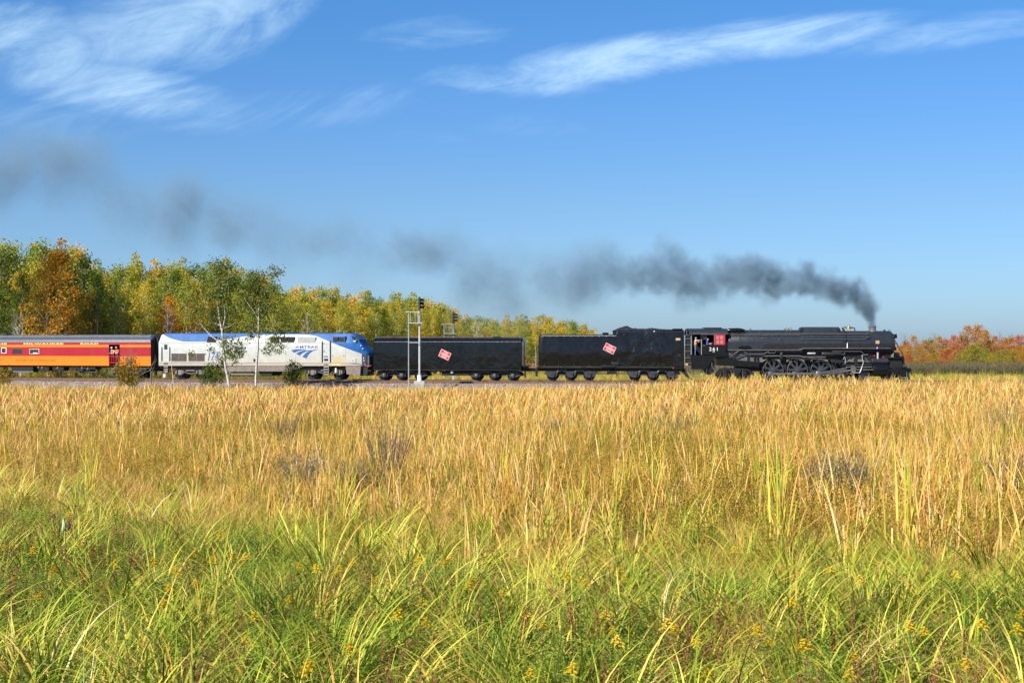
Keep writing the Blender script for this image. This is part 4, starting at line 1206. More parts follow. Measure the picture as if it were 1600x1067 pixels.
    # three sweeping ribbons of the emblem
    def ribbon(top, bot):
        mb = MB(); n = len(top)
        P_ = [V.P(a, b_, -1.56) for a, b_ in top]; Q_ = [V.P(a, b_, -1.56) for a, b_ in bot]
        for i in range(n - 1):
            mb.prism([(P_[i].x, P_[i].z), (P_[i+1].x, P_[i+1].z), (Q_[i+1].x, Q_[i+1].z), (Q_[i].x, Q_[i].z)], -1.572, -1.555)
        return mb.build('emblem_ribbon', M['amblue'], rt)
    ribbon([(454.6, 547.2), (461, 545.9), (470, 545.3), (478, 545.6)], [(459.2, 551.2), (464, 549.2), (470.5, 547.3), (478, 545.9)])
    ribbon([(462.5, 552.2), (469, 548.9), (476, 547.2), (487.5, 546.9)], [(468.2, 555.8), (473, 551.6), (479, 548.9), (487.5, 547.2)])
    ribbon([(472.2, 557.2), (478, 551.2), (485, 547.6), (496.5, 545.3)], [(478.8, 560), (482.5, 553.5), (488, 548.8), (496.5, 545.7)])
    # skirts, tank, trucks
    V.part_prism('fuel_tank_skirt', M['taupe'], [(357, 572.4), (474, 572.4), (470, 575.5), (449, 580.2), (352, 580.2), (344, 576)], -1.53, 1.5)
    V.part_prism('front_skirt', M['taupe'], [(540, 572.4), (563.5, 572.4), (562.5, 587), (541.5, 584.5)], -1.55, 1.5)
    V.part_box('underframe', M['matte'], 250, 572, 563, 576.5, -1.3, 1.3)
    mb = MB(); c = V.P(380, 584.4, -1.1)
    mb.lathe(((0, -1.1, c.z), 'x'), [(X(361, -1.1), .1), (X(362, -1.1), .2), (X(398, -1.1), .2), (X(399, -1.1), .1)], 14); mb.build('air_reservoir', M['taupe'], rt)
    V.part_prism('fuel_tank', M['dark'], [(403, 580), (426, 580), (424, 587), (408, 587)], -1.3, 1.3)
    def truck(xc, hw, pp):
        x = X(xc, -1.1); r = .50
        tr = V.part_prism('truck_frame', M['under'], [(xc - hw, 577), (xc - hw + 4, 575), (xc + hw - 4, 575), (xc + hw, 577), (xc + hw - 1, 583), (xc + 8, 582.5), (xc + 5, 585.5), (xc - 5, 585.5), (xc - 8, 582.5), (xc - hw + 1, 583)], -1.15, -1.02)
        for p in pp:
            wheelset(V, p, r, M['rim'], M['under'], tr)
            V.part_box('journal_box', M['taupe'], p - 3, 578.2, p + 3, 586, -1.3, -1.05, .04, tr)
            mb = MB()
            for q in (-5.2, 5.2):
                c1 = V.P(p + q, 584, -1.2)
                mb.lathe(((c1.x, -1.2, c1.z), 'z'), [(0, .1), (.35, .1)], 10)
            mb.build('coil_spring', M['taupe'], tr)
        V.part_box('damper', M['taupe'], xc - 7, 578, xc + 7, 580, -1.3, -1.1, .03, tr)
        V.pipe('brake_rod', M['graphite'], [(xc - 10, 581.5), (xc + 2, 584.5), (xc + 12, 581)], .04, -1.28, tr)
    truck(508, 31, (488, 529)); truck(297, 24, (281, 313))
    # rear end: diaphragm
    V.part_box('rear_diaphragm', M['dark'], 241.5, 527, 247.5, 580, -.7, .7)
    V.part_box('roof_equipment', M['slate'], 300, 518.8, 330, 520.6, -.6, .6, .05)
    V.part_box('roof_equipment', M['slate'], 405, 518.9, 455, 520.6, -.7, .7, .05)
    V.part_box('horn', M['slate'], 528, 518.8, 533, 520.4, -.3, .3, .04)
    return V
DIESEL = diesel()

# ================================================================== PASSENGER / BAGGAGE CAR
def baggage_car():
    V = Veh(-160, 236, 'baggage_car', 'orange and maroon passenger car with an open side door, at the far left', 'passenger car')
    rt = V.root
    X = lambda p, y=-1.55: V.X(p, y)
    def Zq(q): return V.Z(236, q, -1.55)     # rows read at the right-hand end
    def ring(x, s=1.0):
        pts = [(.0, 523.2), (.6, 523.4), (.95, 524.4), (1.25, 527.4), (1.45, 531.0), (1.54, 535), (1.55, 537)]
        r_ = [(-a * s, Zq(q)) for a, q in pts]
        return [(x, a, z) for a, z in r_] + [(x, -a, z) for a, z in r_[:0:-1]]
    xl, xr = X(-160), X(235.4)
    mb = MB(); mb.loft([ring(xl), ring(xr - .25), ring(xr - .05, .98), ring(xr, .94)])
    roof = mb.build('roof', M['slate'], rt, smooth=40)
    mb = MB(); pts = [(-.97, 524.2), (-.6, 523.1), (.6, 523.1), (.97, 524.2)]
    pts = [(-1.2, 526.9), (-.97, 524.2), (-.6, 523.1), (0, 522.9), (.6, 523.1), (.97, 524.2), (1.2, 526.9)]
    ou = [(y, Zq(q) + .012) for y, q in pts]; inn = [(y * .97, z - .06) for y, z in ou[::-1]]
    mb.loft([[(x, y, z) for y, z in ou + inn] for x in (xl, xr - .3)]); mb.build('roof_cover', M['roofgrey'], roof, smooth=40)
    for p in (6, 100, 222):
        V.part_box('roof_hatch', M['slate'], p - 3, 522.0, p + 5, 523.6, -.9, .0, .03, roof)
    # side bands: each a run of panels leaving the door open
    dl, dr = X(170.3), X(187.0)
    maroon = mat('maroon_side_paint', (0.36, 0.014, 0.026), 0.32, var=0.08, scale=.8, dirt=((.3, .1, .08), .15))
    orange = mat('orange_side_paint', (0.90, 0.195, 0.006), 0.32, var=0.05, scale=.8, dirt=((.6, .25, .06), .2))
    bands = [(535.2, 538.6, maroon, 'letter_board'), (538.6, 542.6, orange, 'orange_stripe'), (542.6, 556.6, maroon, 'window_band'), (556.6, 571.6, orange, 'lower_side')]
    for i, (qa, qb, mm, nm) in enumerate(bands):
        for (a, b) in (((xl, dl), (dr, xr)) if i else ((xl, xr),)):
            mb = MB(); e = .0 if i % 2 else .002
            mb.box(a, b, -1.56 - e, -1.50, Zq(qb), Zq(qa)); mb.build(nm, mm, rt, smooth=0)
    mb = MB(); mb.box(xl, xr, 1.5, 1.56, Zq(571.6), Zq(535)); mb.build('far_side', orange, rt)
    mb = MB(); mb.box(xr - .06, xr, -1.5, 1.5, Zq(571.6), Zq(531)); mb.build('end_wall', M['dark'], rt)
    mb = MB(); mb.box(xl, xr - .1, -1.5, 1.5, Zq(571.6), Zq(570)); mb.build('floor', M['dark'], rt)
    mb = MB(); mb.box(xl, xr - .1, .2, .26, Zq(570), Zq(536)); mb.build('inner_wall', M['dark'], rt)
    mb = MB(); mb.box(dl - .04, dl, -1.57, -1.3, Zq(568), Zq(538.6)); mb.box(dr, dr + .04, -1.57, -1.3, Zq(568), Zq(538.6)); mb.build('door_jamb', M['slate'], rt)
    # safety gate across the door
    g = None
    for q in (556.2, 566.6):
        mb = MB(); mb.box(dl, dr, -1.6, -1.57, Zq(q + .9), Zq(q)); o = mb.build('door_gate', M['redpaint'], rt)
        if g is None: g = o
    for k in range(6):
        x = dl + (dr - dl) * (k + .5) / 6
        mb = MB(); mb.box(x - .02, x + .02, -1.595, -1.575, Zq(567), Zq(556.4)); mb.build('gate_bar', M['redpaint'], g)
    # windows
    for (a, b, q0, q1, fr) in ((2, 10.3, 543.2, 552.6, 'white'), (19, 35, 545, 553.5, None), (46, 61.5, 545.2, 553.7, 'silver'), (-30, -14, 545, 553.5, None), (-62, -46, 545, 553.5, None), (-110, -94, 545, 553.5, None)):
        kf = (V.P(a, q0).x, V.P(b, q0).x)
        if fr:
            mb = MB(); mb.bbox(kf[0], kf[1], -1.585, -1.55, Zq(q1), Zq(q0), .02); w = mb.build('window', M[fr], rt)
            mb = MB(); mb.box(kf[0] + .08, kf[1] - .08, -1.592, -1.58, Zq(q1 - 1), Zq(q0 + 1)); mb.build('pane', M['glass'], w)
        else:
            mb = MB(); mb.bbox(kf[0], kf[1], -1.575, -1.55, Zq(q1), Zq(q0), .03); w = mb.build('window', M['slate'], rt)
            mb = MB(); mb.box(kf[0] + .05, kf[1] - .05, -1.582, -1.57, Zq(q1 - .6), Zq(q0 + .6)); mb.build('pane', M['glass'], w)
    mb = MB(); mb.box(X(52), X(59), -1.60, -1.59, Zq(552.4), Zq(551.2)); mb.build('window_blind', M['white'], rt)
    # lettering
    def txt(s, a, b, q0, q1, m_, **kw):
        text_part(V, s, m_, a, q0 - (236 - (a + b) / 2) * .0, b, q1, -1.57, **kw)
    # rows shift slightly with distance along the car; use heights instead
    def txt_z(s, a, b, q0, q1, m_, **kw):
        z0, z1 = Zq(q0), Zq(q1)
        def row(p, z):
            lo, hi = 400.0, 700.0
            for _ in range(30):
                md = (lo + hi) / 2
                if V.P(p, md, -1.57).z > z: lo = md
                else: hi = md
            return lo
        p = (a + b) / 2
        text_part(V, s, m_, a, row(p, z0), b, row(p, z1), -1.57, **kw)
    txt_z('MILWAUKEE', 37, 99, 535.8, 538.2, M['cream'], bold=.03, spacing=1.1)
    txt_z('ROAD', 126, 154, 535.8, 538.2, M['cream'], bold=.03, spacing=1.1)
    txt_z('THE', -9, 11, 535.8, 538.2, M['cream'], bold=.03, spacing=1.1)
    txt_z('Grand Canyon', 25, 87, 561.2, 566.2, M['orangescript'], name='script_name', shear=.35, bold=-.008)
    V.pipe('script_flourish', M['orangescript'], [(0, 563.5), (4, 561), (8, 557.5)], .02, -1.565)
    # underbody
    mb = MB(); mb.box(xl, xr - .3, -1.2, 1.2, Zq(574.5), Zq(571.7)); mb.build('underframe', M['matte'], rt)
    for (a, b, q, m_) in ((18, 52, 583, 'matte'), (60, 77, 581, 'matte'), (82, 100, 580, 'dark'), (123, 131, 582, 'under'), (134, 141, 581, 'under'), (110, 150, 578, 'matte'), (-60, -20, 583, 'matte')):
        mb = MB(); mb.bbox(V.X(a, -1.3), V.X(b, -1.3), -1.35, -.3, Zq(q), Zq(573), .05); mb.build('underfloor_box', M[m_], rt)
    V.part_box('box_edge', M['silver'], 20, 580.2, 52, 581, -1.38, -1.36)
    for p, q in ((60, 574), (66, 574.5), (90, 575), (128, 575), (137, 576)):
        mb = MB(); c = V.P(p, q, -1.4); mb.lathe((tuple(c), 'y'), [(-.05, .1), (.03, .14)], 10); mb.build('underfloor_valve', M['graphite'], rt)
    V.pipe('underfloor_pipe', M['under'], [(100, 581), (151, 582)], .06, -1.2)
    def truck(xc):
        r = .46
        tr = V.part_prism('truck_frame', M['under'], [(xc - 25, 577.5), (xc - 18, 575.5), (xc + 18, 575.5), (xc + 25, 577.5), (xc + 22, 583), (xc + 8, 580), (xc + 5, 585), (xc - 5, 585), (xc - 8, 580), (xc - 22, 583)], -1.15, -1.02)
        for p in (xc - 17, xc + 17):
            wheelset(V, p, r, M['rim'], M['under'], tr)
            x = V.X(p, -1.1)
            mb = MB(); mb.bbox(x - .2, x + .2, -1.28, -1.05, r - .18, r + .22, .03); mb.build('journal_box', M['under'], tr)
    truck(200); truck(-118)
    V.part_box('diaphragm', M['dark'], 236, 528, 241, 572, -.8, .8)
    V.part_box('coupler', M['under'], 236, 576, 248, 580, -.25, .25, .05)
    V.pipe('end_handrail', M['silver'], [(239.6, 539), (239.9, 540)], .06, -.9)
    return V
CAR = baggage_car()
# ================================================================== SIGNAL MASTS
def signal(px, base_py, D, rows, label, lad_px, base=True, flip=1):
    """rows: head top, head bottom, upper gallery, lower gallery, brace"""
    B = at(px, base_py, D); k = D / FPX
    root = empty('railway_signal', Matrix.Translation(B)); tag(root, label, 'railway signal')
    z = lambda q: at(px, q, D).z - B.z
    x = lambda p: (p - px) * k
    mb = MB(); mb.tube([(0, 0, z(base_py - 12) if base else 0), (0, 0, z(rows[1] + 1))], .1, 12); mb.build('mast', M['silver'], root)
    if base:
        mb = MB(); mb.tube([(0, 0, z(base_py - 14)), (0, 0, z(586.3))], .2, 10); mb.build('base_sleeve', M['white'], root)
        mb = MB()
        a, b = 8.2 * k, 6.8 * k
        mb.loft([[(-b, -b, -.5), (b, -b, -.5), (b, b, -.5), (-b, b, -.5)], [(-b, -b, .1), (b, -b, .1), (b, b, .1), (-b, b, .1)],
                 [(-a, -a, z(base_py - 9)), (a, -a, z(base_py - 9)), (a, a, z(base_py - 9)), (-a, a, z(base_py - 9))], [(-a, -a, z(base_py - 14)), (a, -a, z(base_py - 14)), (a, a, z(base_py - 14)), (-a, a, z(base_py - 14))]])
        mb.build('concrete_base', M['concrete'], root, smooth=10)
    # head: backplate seen edge on, facing along the line; three hoods to the right
    h0, h1 = z(rows[1]), z(rows[0])
    mb = MB(); w = 1.3 * k
    mb.loft([[(-w, y * .5, h0), (-w, y * .5, h1 - .3), (-w, y * .25, h1), (w * .8, y * .25, h1), (w * .8, y * .5, h1 - .3), (w * .8, y * .5, h0)] for y in (-1, 1)])
    hd = mb.build('signal_head', M['matte'], root)
    for i in range(3):
        zc_ = h1 - (h1 - h0) * (.24 + .27 * i)
        mb = MB(); n = 8; st = []
        for (xx, rr, dz) in ((w * .8, .15, 0), (w + .18, .14, -.01), (w + .34, .13, -.03)):
            st.append([(xx, -rr * math.cos(math.pi * (-.15 + 1.3 * j / n)), zc_ + dz + rr * math.sin(math.pi * (-.15 + 1.3 * j / n))) for j in range(n + 1)])
        for a in range(2):
            mb.loft(st, close=False, cap=False)
        mb.build('lamp_hood', M['matte'], hd)
        mb = MB(); mb.lathe(((w * .8, 0, zc_), 'x'), [(0, .13), (.03, .11), (.04, .01)], 12)
        mb.build('lens', M['glass'], hd)
    # ladder and gallery
    xl = x(lad_px)
    mb = MB()
    for dy in (-.2, .2): mb.tube([(xl, dy, -.1), (xl, dy, z(rows[2]))], .035, 6)
    ld = mb.build('ladder', M['silver'], root)
    n = int((z(rows[2]) + .1) / .32)
    mb = MB(); mb.tube([(xl, -.2, 0), (xl, .2, 0)], .018, 5); rm = mb.mesh('rung')
    for i in range(n):
        o = link_mesh('rung', rm, M['silver'], ld); o.location = (0, 0, .15 + i * .32)
    for q, a, b in ((rows[2], lad_px - 4, px), (rows[3], lad_px, px + 5), (rows[4], lad_px, px)):
        mb = MB()
        for dy in (-.3, .3): mb.tube([(x(a), dy, z(q)), (x(b), dy, z(q))], .04 if q != rows[4] else .03, 6)
        for xx in (x(a), x(b)): mb.tube([(xx, -.3, z(q)), (xx, .3, z(q))], .03, 5)
        mb.build('gallery_rail' if q != rows[4] else 'brace', M['silver'], root)
    mb = MB(); mb.box(x(lad_px), x(px + 4), -.3, .3, z(rows[3]) - .03, z(rows[3])); mb.build('platform', M['silver'], root)
    for xx in (lad_px + 3, (lad_px + px) / 2 + 2, px - 3):
        mb = MB(); mb.tube([(x(xx), -.3, z(rows[3])), (x(xx), -.3, z(rows[2]))], .018, 5); mb.build('gallery_post', M['silver'], root)
    return root
signal(655.5, 609, 127.6, (464, 485, 487.6, 505, 535.5), 'tall silver railway signal mast on a concrete base in front of the train, with ladder', 638.5)
signal(708.5, 590, 146.5, (487.6, 505, 506.8, 521.4, 540), 'shorter silver railway signal rising behind the long black auxiliary tender', 694, base=False)

def small_box(px, py, D, w, h, name, label, cat, m):
    B = at(px, py, D); k = D / FPX
    root = empty(name, Matrix.Translation(B)); tag(root, label, cat)
    mb = MB(); mb.bbox(-w * k / 2, w * k / 2, -.2, .2, 0, h * k, .04); mb.build('housing', m, root)
    mb = MB(); mb.bbox(-w * k / 2 - .03, w * k / 2 + .03, -.24, .24, h * k + .002, h * k + .07, .02); mb.build('lid', M['silver'], root)
    return root
small_box(257.5, 590, 141.0, 4, 5.5, 'lineside_box', 'small white lineside post beside the rails below the rear of the silver diesel', 'lineside post', M['white'])
small_box(709, 594, 146, 4.5, 10, 'relay_box', 'small pale grey relay box seen under the long black auxiliary tender', 'relay box', M['silver'])
def plank():
    p = track(685); nn = track_normal(685); d = Vector((nn.y, -nn.x, 0)); c = p + nn * (-2.4)
    Mx = Matrix(((d.x, nn.x, 0, c.x), (d.y, nn.y, 0, c.y), (0, 0, 1, -.16), (0, 0, 0, 1)))
    mb = MB(); mb.bbox(-.62, .62, -.15, .15, 0, .12, .02)
    m_ = mat('fresh_timber', (.5, .36, .17), .8, var=.2, scale=8)
    o = mb.build('plank', m_); o.matrix_world = Mx; tag(o, 'pale yellow timber plank lying between the two tracks right of the tall signal', 'plank')
    mb = MB(); mb.bbox(-6.5, 3.6, -.12, .12, 0, .13, .02)
    p = track(1078); nn = track_normal(1078); d = Vector((nn.y, -nn.x, 0)); c = p + nn * (-2.3)
    o = mb.build('plank', m_); o.matrix_world = Matrix(((d.x, nn.x, 0, c.x), (d.y, nn.y, 0, c.y), (0, 0, 1, -.17), (0, 0, 0, 1)))
    tag(o, 'long pale timber lying beside the rails below the locomotive cab', 'plank')
plank()

# ================================================================== PEOPLE
def skin_mesh(verts, edges, radii, sub=2):
    me = bpy.data.meshes.new('figure')
    me.from_pydata(verts, edges, [])
    ob = bpy.data.objects.new('figure', me); COL.objects.link(ob)
    ob.modifiers.new('s', 'SKIN').use_smooth_shade = True
    for i, r in enumerate(radii):
        sv = me.skin_vertices[0].data[i]; sv.radius = (r[0], r[1]) if isinstance(r, tuple) else (r, r)
        sv.use_root = (i == 0)
    sb = ob.modifiers.new('d', 'SUBSURF'); sb.levels = sub; sb.render_levels = sub
    bpy.context.view_layer.update()
    dg = bpy.context.evaluated_depsgraph_get()
    out_me = bpy.data.meshes.new_from_object(ob.evaluated_get(dg))
    bpy.data.objects.remove(ob)
    out_me.polygons.foreach_set('use_smooth', [True] * len(out_me.polygons))
    return out_me

def person(Mx, label, J, shirt, trousers, vest=None, hat=None, group=None):
    """J: joint dict in metres, body facing +x"""
    root = empty('person', Mx); tag(root, label, 'person', group)
    V_, E_, R_, C_ = [], [], [], []
    def v(p, r, c):
        V_.append(Vector(p)); R_.append(r); C_.append(c); return len(V_) - 1
    def chain(start, items):
        a = start
        for p, r, c in items:
            b = v(p, r, c); E_.append((a, b)); a = b
        return a
    pel = v(J['pelvis'], (.15, .12), 1)
    J_ = {k: Vector(p) for k, p in J.items()}
    chest = chain(pel, [(J_['pelvis'].lerp(J_['chest'], .5), (.15, .11), 0), (J_['chest'], (.17, .125), 0)])
    neck = chain(chest, [(J_['neck'], .075, 0), (J_['neck'].lerp(J_['head'], .45), .055, 2)])
    h = J_['head']; f = J_.get('face', Vector((1, 0, 0))).normalized()
    hc = chain(neck, [(h - Vector((0, 0, .055)) + f * .012, .075, 2), (h + Vector((0, 0, .0)), .098, 2), (h + Vector((0, 0, .075)), .085, 3)])
    for s_, n in ((1, 'l'), (-1, 'r')):
        sh, el, wr = J_['sh_' + n], J_['el_' + n], J_['wr_' + n]
        w = chain(chest, [(sh, .07, 0), (sh.lerp(el, .5), .052, 0), (el, .045, 0 if J.get('sleeve', 1) else 2), (el.lerp(wr, .5), .042, 2), (wr, .03, 2)])
        d = (wr - el).normalized(); side = d.cross(Vector((0, 0, 1)));
        side = side.normalized() if side.length > .1 else Vector((0, 1, 0))
        palm = chain(w, [(wr + d * .055, .036, 2)])
        up = side.cross(d).normalized()
        for k, (o_, L) in enumerate(((-.03, .065), (-.01, .078), (.01, .074), (.028, .058))):
            b0 = wr + d * .075 + side * o_
            chain(palm, [(b0, .011, 2), (b0 + d * L * .55 - up * .008, .0095, 2), (b0 + d * L - up * .028, .0085, 2)])
        t0 = wr + d * .03 - side * .035
        chain(palm, [(t0, .013, 2), (t0 + d * .03 - side * .022 - up * .01, .0105, 2)])
        hip, kn, an = J_['hip_' + n], J_['kn_' + n], J_['an_' + n]
        a = chain(pel, [(hip, .10, 1), (hip.lerp(kn, .5), .082, 1), (kn, .062, 1), (kn.lerp(an, .45), .058, 1), (an, .042, 1)])
        toe = J_.get('toe_' + n, an + Vector((.16, 0, -.05)))
        chain(a, [(an + Vector((0, 0, -.05)), .045, 4), (toe, .038, 4)])
    me = skin_mesh(V_, E_, R_, 2)
    for m_ in (shirt, trousers, M['skin'], M['hair'], M['matte']): me.materials.append(m_)
    P_ = np.array([x[:] for x in V_]); Cc = np.array(C_)
    # nearest skeleton segment decides the cloth
    for pl in me.polygons:
        c = np.array(pl.center); i = int(((P_ - c) ** 2).sum(1).argmin()); pl.material_index = int(Cc[i])
    body = link_mesh('body', me, None, root)
    # face features
    mb = MB(); sd = f.cross(Vector((0, 0, 1))).normalized()
    mb.tube([h + f * .085 + Vector((0, 0, .02)), h + f * .118 - Vector((0, 0, .022)), h + f * .09 - Vector((0, 0, .03))], [.010, .017, .008], 6)
    for s_ in (-1, 1): mb.tube([h + sd * (s_ * .092) + Vector((0, 0, .025)), h + sd * (s_ * .103), h + sd * (s_ * .090) - Vector((0, 0, .03))], [.012, .018, .009], 6)
    mb.build('nose_and_ears', M['skin'], body)
    mb = MB()
    for s_ in (-1, 1): mb.lathe((tuple(h + f * .088 + sd * (s_ * .034) + Vector((0, 0, .018))), 'z'), [(-.008, .002), (0, .011), (.008, .002)], 8)
    mb.tube([h + f * .09 - sd * .022 - Vector((0, 0, .055)), h + f * .094 - Vector((0, 0, .055)), h + f * .09 + sd * .022 - Vector((0, 0, .055))], .005, 5)
    mb.build('eyes_and_mouth', M['matte'], body)
    if vest:
        mb = MB(); a = J_['pelvis'].lerp(J_['chest'], .15); b = J_['chest']; c = b.lerp(J_['neck'], .55)
        st = []
        side = (J_['sh_l'] - J_['sh_r']); side.z = 0; side.normalize(); fw = Vector((side.y, -side.x, 0))
        for p, rx, ry in ((a, .145, .195), (a.lerp(b, .5), .145, .19), (b, .155, .20), (c, .10, .15)):
            st.append([p + side * (ry * math.cos(t)) + fw * (rx * math.sin(t)) for t in [2 * math.pi * k / 16 for k in range(16)]])
        mb.loft(st, cap=False); ve = mb.build('vest', vest, root)
        mb = MB(); p = a.lerp(b, .45); st = []
        for dz in (-.025, .025): st.append([p + Vector((0, 0, dz)) + side * (.197 * math.cos(t)) + fw * (.152 * math.sin(t)) for t in [2 * math.pi * k / 16 for k in range(16)]])
        mb.loft(st, cap=False); mb.build('reflective_band', M['cream'], ve)
    if hat:
        mb = MB(); t_ = h + Vector((0, 0, .05))
        mb.lathe((tuple(t_), 'z'), [(-.01, .112), (.05, .108), (.09, .07), (.1, .01)], 16)
        st = [[t_ + f * (.08 + .02 * k) + sd * (s_ * .06) for s_ in (-1, -.5, 0, .5, 1)] for k in range(2)]
        vs = [t_ + f * (.07 + (.11 if k else 0) * (1 - .25 * abs(s_))) + sd * (s_ * .08) + Vector((0, 0, -.01 - .012 * k + e)) for e in (0, .012) for k in (0, 1) for s_ in (-1, -.5, 0, .5, 1)]
        fs = [(i, i + 1, i + 6, i + 5) for i in range(4)] + [(i + 10, i + 15, i + 16, i + 11) for i in range(4)] + [(5 + i, 6 + i, 16 + i, 15 + i) for i in range(4)]
        mb.add(vs, fs); mb.build('cap', hat, root)
    return root

def place(V, px, y, z, ang=0.0):
    c = V.M @ Vector((V.X(px, y), y, z))
    base = math.atan2(V.M[1][0], V.M[0][0])
    return Matrix.Translation(c) @ Matrix.Rotation(base + ang, 4, 'Z')

STAND = dict(pelvis=(0, 0, .96), chest=(.01, 0, 1.28), neck=(0, 0, 1.47), head=(.02, 0, 1.62), hip_l=(0, .1, .9), hip_r=(0, -.1, .9), kn_l=(.03, .11, .5), kn_r=(.02, -.11, .5),
             an_l=(-.02, .11, .09), an_r=(-.02, -.11, .09), sh_l=(0, .19, 1.42), sh_r=(0, -.19, 1.42), el_l=(-.02, .26, 1.14), el_r=(-.02, -.26, 1.14), wr_l=(.06, .27, .9), wr_r=(.06, -.27, .9))
zf = LOCO.Z(1088, 555.4, -1.4)
J = dict(STAND); J.update(sh_r=(.04, -.19, 1.43), el_r=(.3, -.2, 1.42), wr_r=(.55, -.18, 1.47), el_l=(.12, .24, 1.2), wr_l=(.36, .2, 1.3), an_l=(-.12, .11, .09), kn_l=(-.02, .11, .5), face=Vector((.9, -.4, 0)))
person(place(LOCO, 1086.5, -1.22, zf, R(-12)), 'standing person in orange vest and white cap in the cab gangway', J, M['paleshirt'], M['denim'], M['vest'], M['hat'])
# engineer seated at the cab window
zs_ = LOCO.Z(1107, 539, -1.5)
seat = zs_ - .22
J = dict(pelvis=(0, 0, seat + .1), chest=(.03, 0, seat + .45), neck=(.05, 0, seat + .62), head=(.09, 0, seat + .78), hip_l=(.06, .1, seat + .06), hip_r=(.06, -.1, seat + .06), kn_l=(.45, .12, seat + .08), kn_r=(.45, -.12, seat + .08),
         an_l=(.45, .12, seat - .33), an_r=(.45, -.12, seat - .33), sh_l=(.03, .19, seat + .57), sh_r=(.03, -.19, seat + .57), el_l=(.2, .22, seat + .34), el_r=(.12, -.24, seat + .33), wr_l=(.42, .15, seat + .4), wr_r=(.38, -.26, seat + .28), face=Vector((.8, -.6, -.1)))
person(place(LOCO, 1104.5, -1.28, 0, R(-8)), 'person in a blue shirt sitting at the open cab window', J, M['blueshirt'], M['darkcloth'])
o = LOCO.part_box('seat', M['matte'], 1100, 541, 1108, 544, -1.5, -.95)
zf2 = CAR.Z(178, 568.5, -1.3)
J = dict(STAND); J.update(chest=(.06, 0, 1.26), neck=(.09, 0, 1.44), head=(.15, 0, 1.58), el_r=(.2, -.25, 1.16), wr_r=(.36, -.12, 1.06), el_l=(.2, .25, 1.16), wr_l=(.36, .14, 1.06))
person(place(CAR, 175.5, -1.18, zf2, R(-80)), 'left person at the baggage door in white hat, orange vest and pale shirt', J, M['paleshirt'], M['darkcloth'], M['vest'], M['hat'])
J2 = dict(J); J2.update(head=(.12, .02, 1.6), el_l=(.12, .27, 1.15), wr_l=(.3, .2, 1.02))
person(place(CAR, 183.2, -1.1, zf2 + .02, R(-104)), 'right person at the baggage door, all in orange with a cap', J2, M['vest'], M['darkcloth'], M['vest'], M['hat'])

# ================================================================== TREES
def leaf_material(name, stops, trans=0.42, patchy=0.5, rough=0.6):
    m = bpy.data.materials.new(name); m.use_nodes = True
    t = NT(m.node_tree); t.n.clear()
    at_ = t.new('ShaderNodeAttribute', attribute_name='v'); oi = t.new('ShaderNodeObjectInfo')
    f = t.math('ADD', t.math('MULTIPLY', at_.outputs['Fac'], 1 - patchy), t.math('MULTIPLY', oi.outputs['Random'], patchy))
    c = t.ramp(f, stops)
    d = t.new('ShaderNodeBsdfPrincipled'); tr = t.new('ShaderNodeBsdfTranslucent'); mx = t.new('ShaderNodeMixShader'); o = t.new('ShaderNodeOutputMaterial')
    t.link(c, d.inputs['Base Color']); d.inputs['Roughness'].default_value = rough; d.inputs['Specular IOR Level'].default_value = 0.25
    t.link(c, tr.inputs['Color']); mx.inputs[0].default_value = trans
    t.link(d.outputs[0], mx.inputs[1]); t.link(tr.outputs[0], mx.inputs[2]); t.link(mx.outputs[0], o.inputs[0])
    return m
def bark_material(name, a, b, scale=4.0):
    m = bpy.data.materials.new(name); m.use_nodes = True
    t = NT(m.node_tree); p = t.n['Principled BSDF']
    tcn = t.new('ShaderNodeTexCoord')
    n1 = t.noise(t.vmath('MULTIPLY', tcn.outputs['Object'], (1.5, 1.5, 3.0)), scale, 5, .7)
    t.link(t.mix(t.smooth(n1, .52, .62), a, b), p.inputs['Base Color']); p.inputs['Roughness'].default_value = .85
    return m
BARK = bark_material('pale_aspen_bark', (.46, .42, .33), (.12, .10, .08))
BARKG = bark_material('grey_bark', (.20, .17, .14), (.09, .075, .06))
BARKW = bark_material('white_birch_bark', (.56, .54, .49), (.10, .09, .08), 3.0)
LEAF = {
 'green': leaf_material('green_aspen_leaves', [(0, (.07, .13, .015)), (.3, (.19, .27, .03)), (.65, (.36, .39, .045)), (1, (.58, .46, .05))]),
 'mid': leaf_material('yellow_green_aspen_leaves', [(0, (.12, .17, .02)), (.3, (.33, .36, .04)), (.65, (.56, .49, .05)), (1, (.76, .52, .05))]),
 'yellow': leaf_material('yellow_aspen_leaves', [(0, (.24, .24, .025)), (.35, (.52, .42, .04)), (.7, (.78, .52, .04)), (1, (.85, .46, .04))]),
 'orange': leaf_material('orange_maple_leaves', [(0, (.20, .16, .02)), (.35, (.44, .28, .03)), (.7, (.68, .36, .03)), (1, (.78, .32, .03))]),
 'dark': leaf_material('dark_green_leaves', [(0, (.03, .06, .01)), (.5, (.08, .13, .018)), (1, (.20, .23, .03))]),
 'red': leaf_material('red_maple_leaves', [(0, (.20, .06, .03)), (.4, (.52, .13, .04)), (.75, (.70, .22, .05)), (1, (.62, .36, .07))]),
 'rust': leaf_material('russet_oak_leaves', [(0, (.16, .10, .03)), (.35, (.46, .22, .05)), (.7, (.66, .32, .06)), (1, (.46, .42, .07))]),
 'golden': leaf_material('golden_orange_leaves', [(0, (.26, .20, .02)), (.35, (.56, .34, .03)), (.7, (.82, .42, .03)), (1, (.85, .34, .03))], patchy=0),
 'lime': leaf_material('lime_yellow_leaves', [(0, (.16, .17, .02)), (.4, (.32, .30, .03)), (.8, (.52, .42, .04)), (1, (.6, .35, .03))]),
}
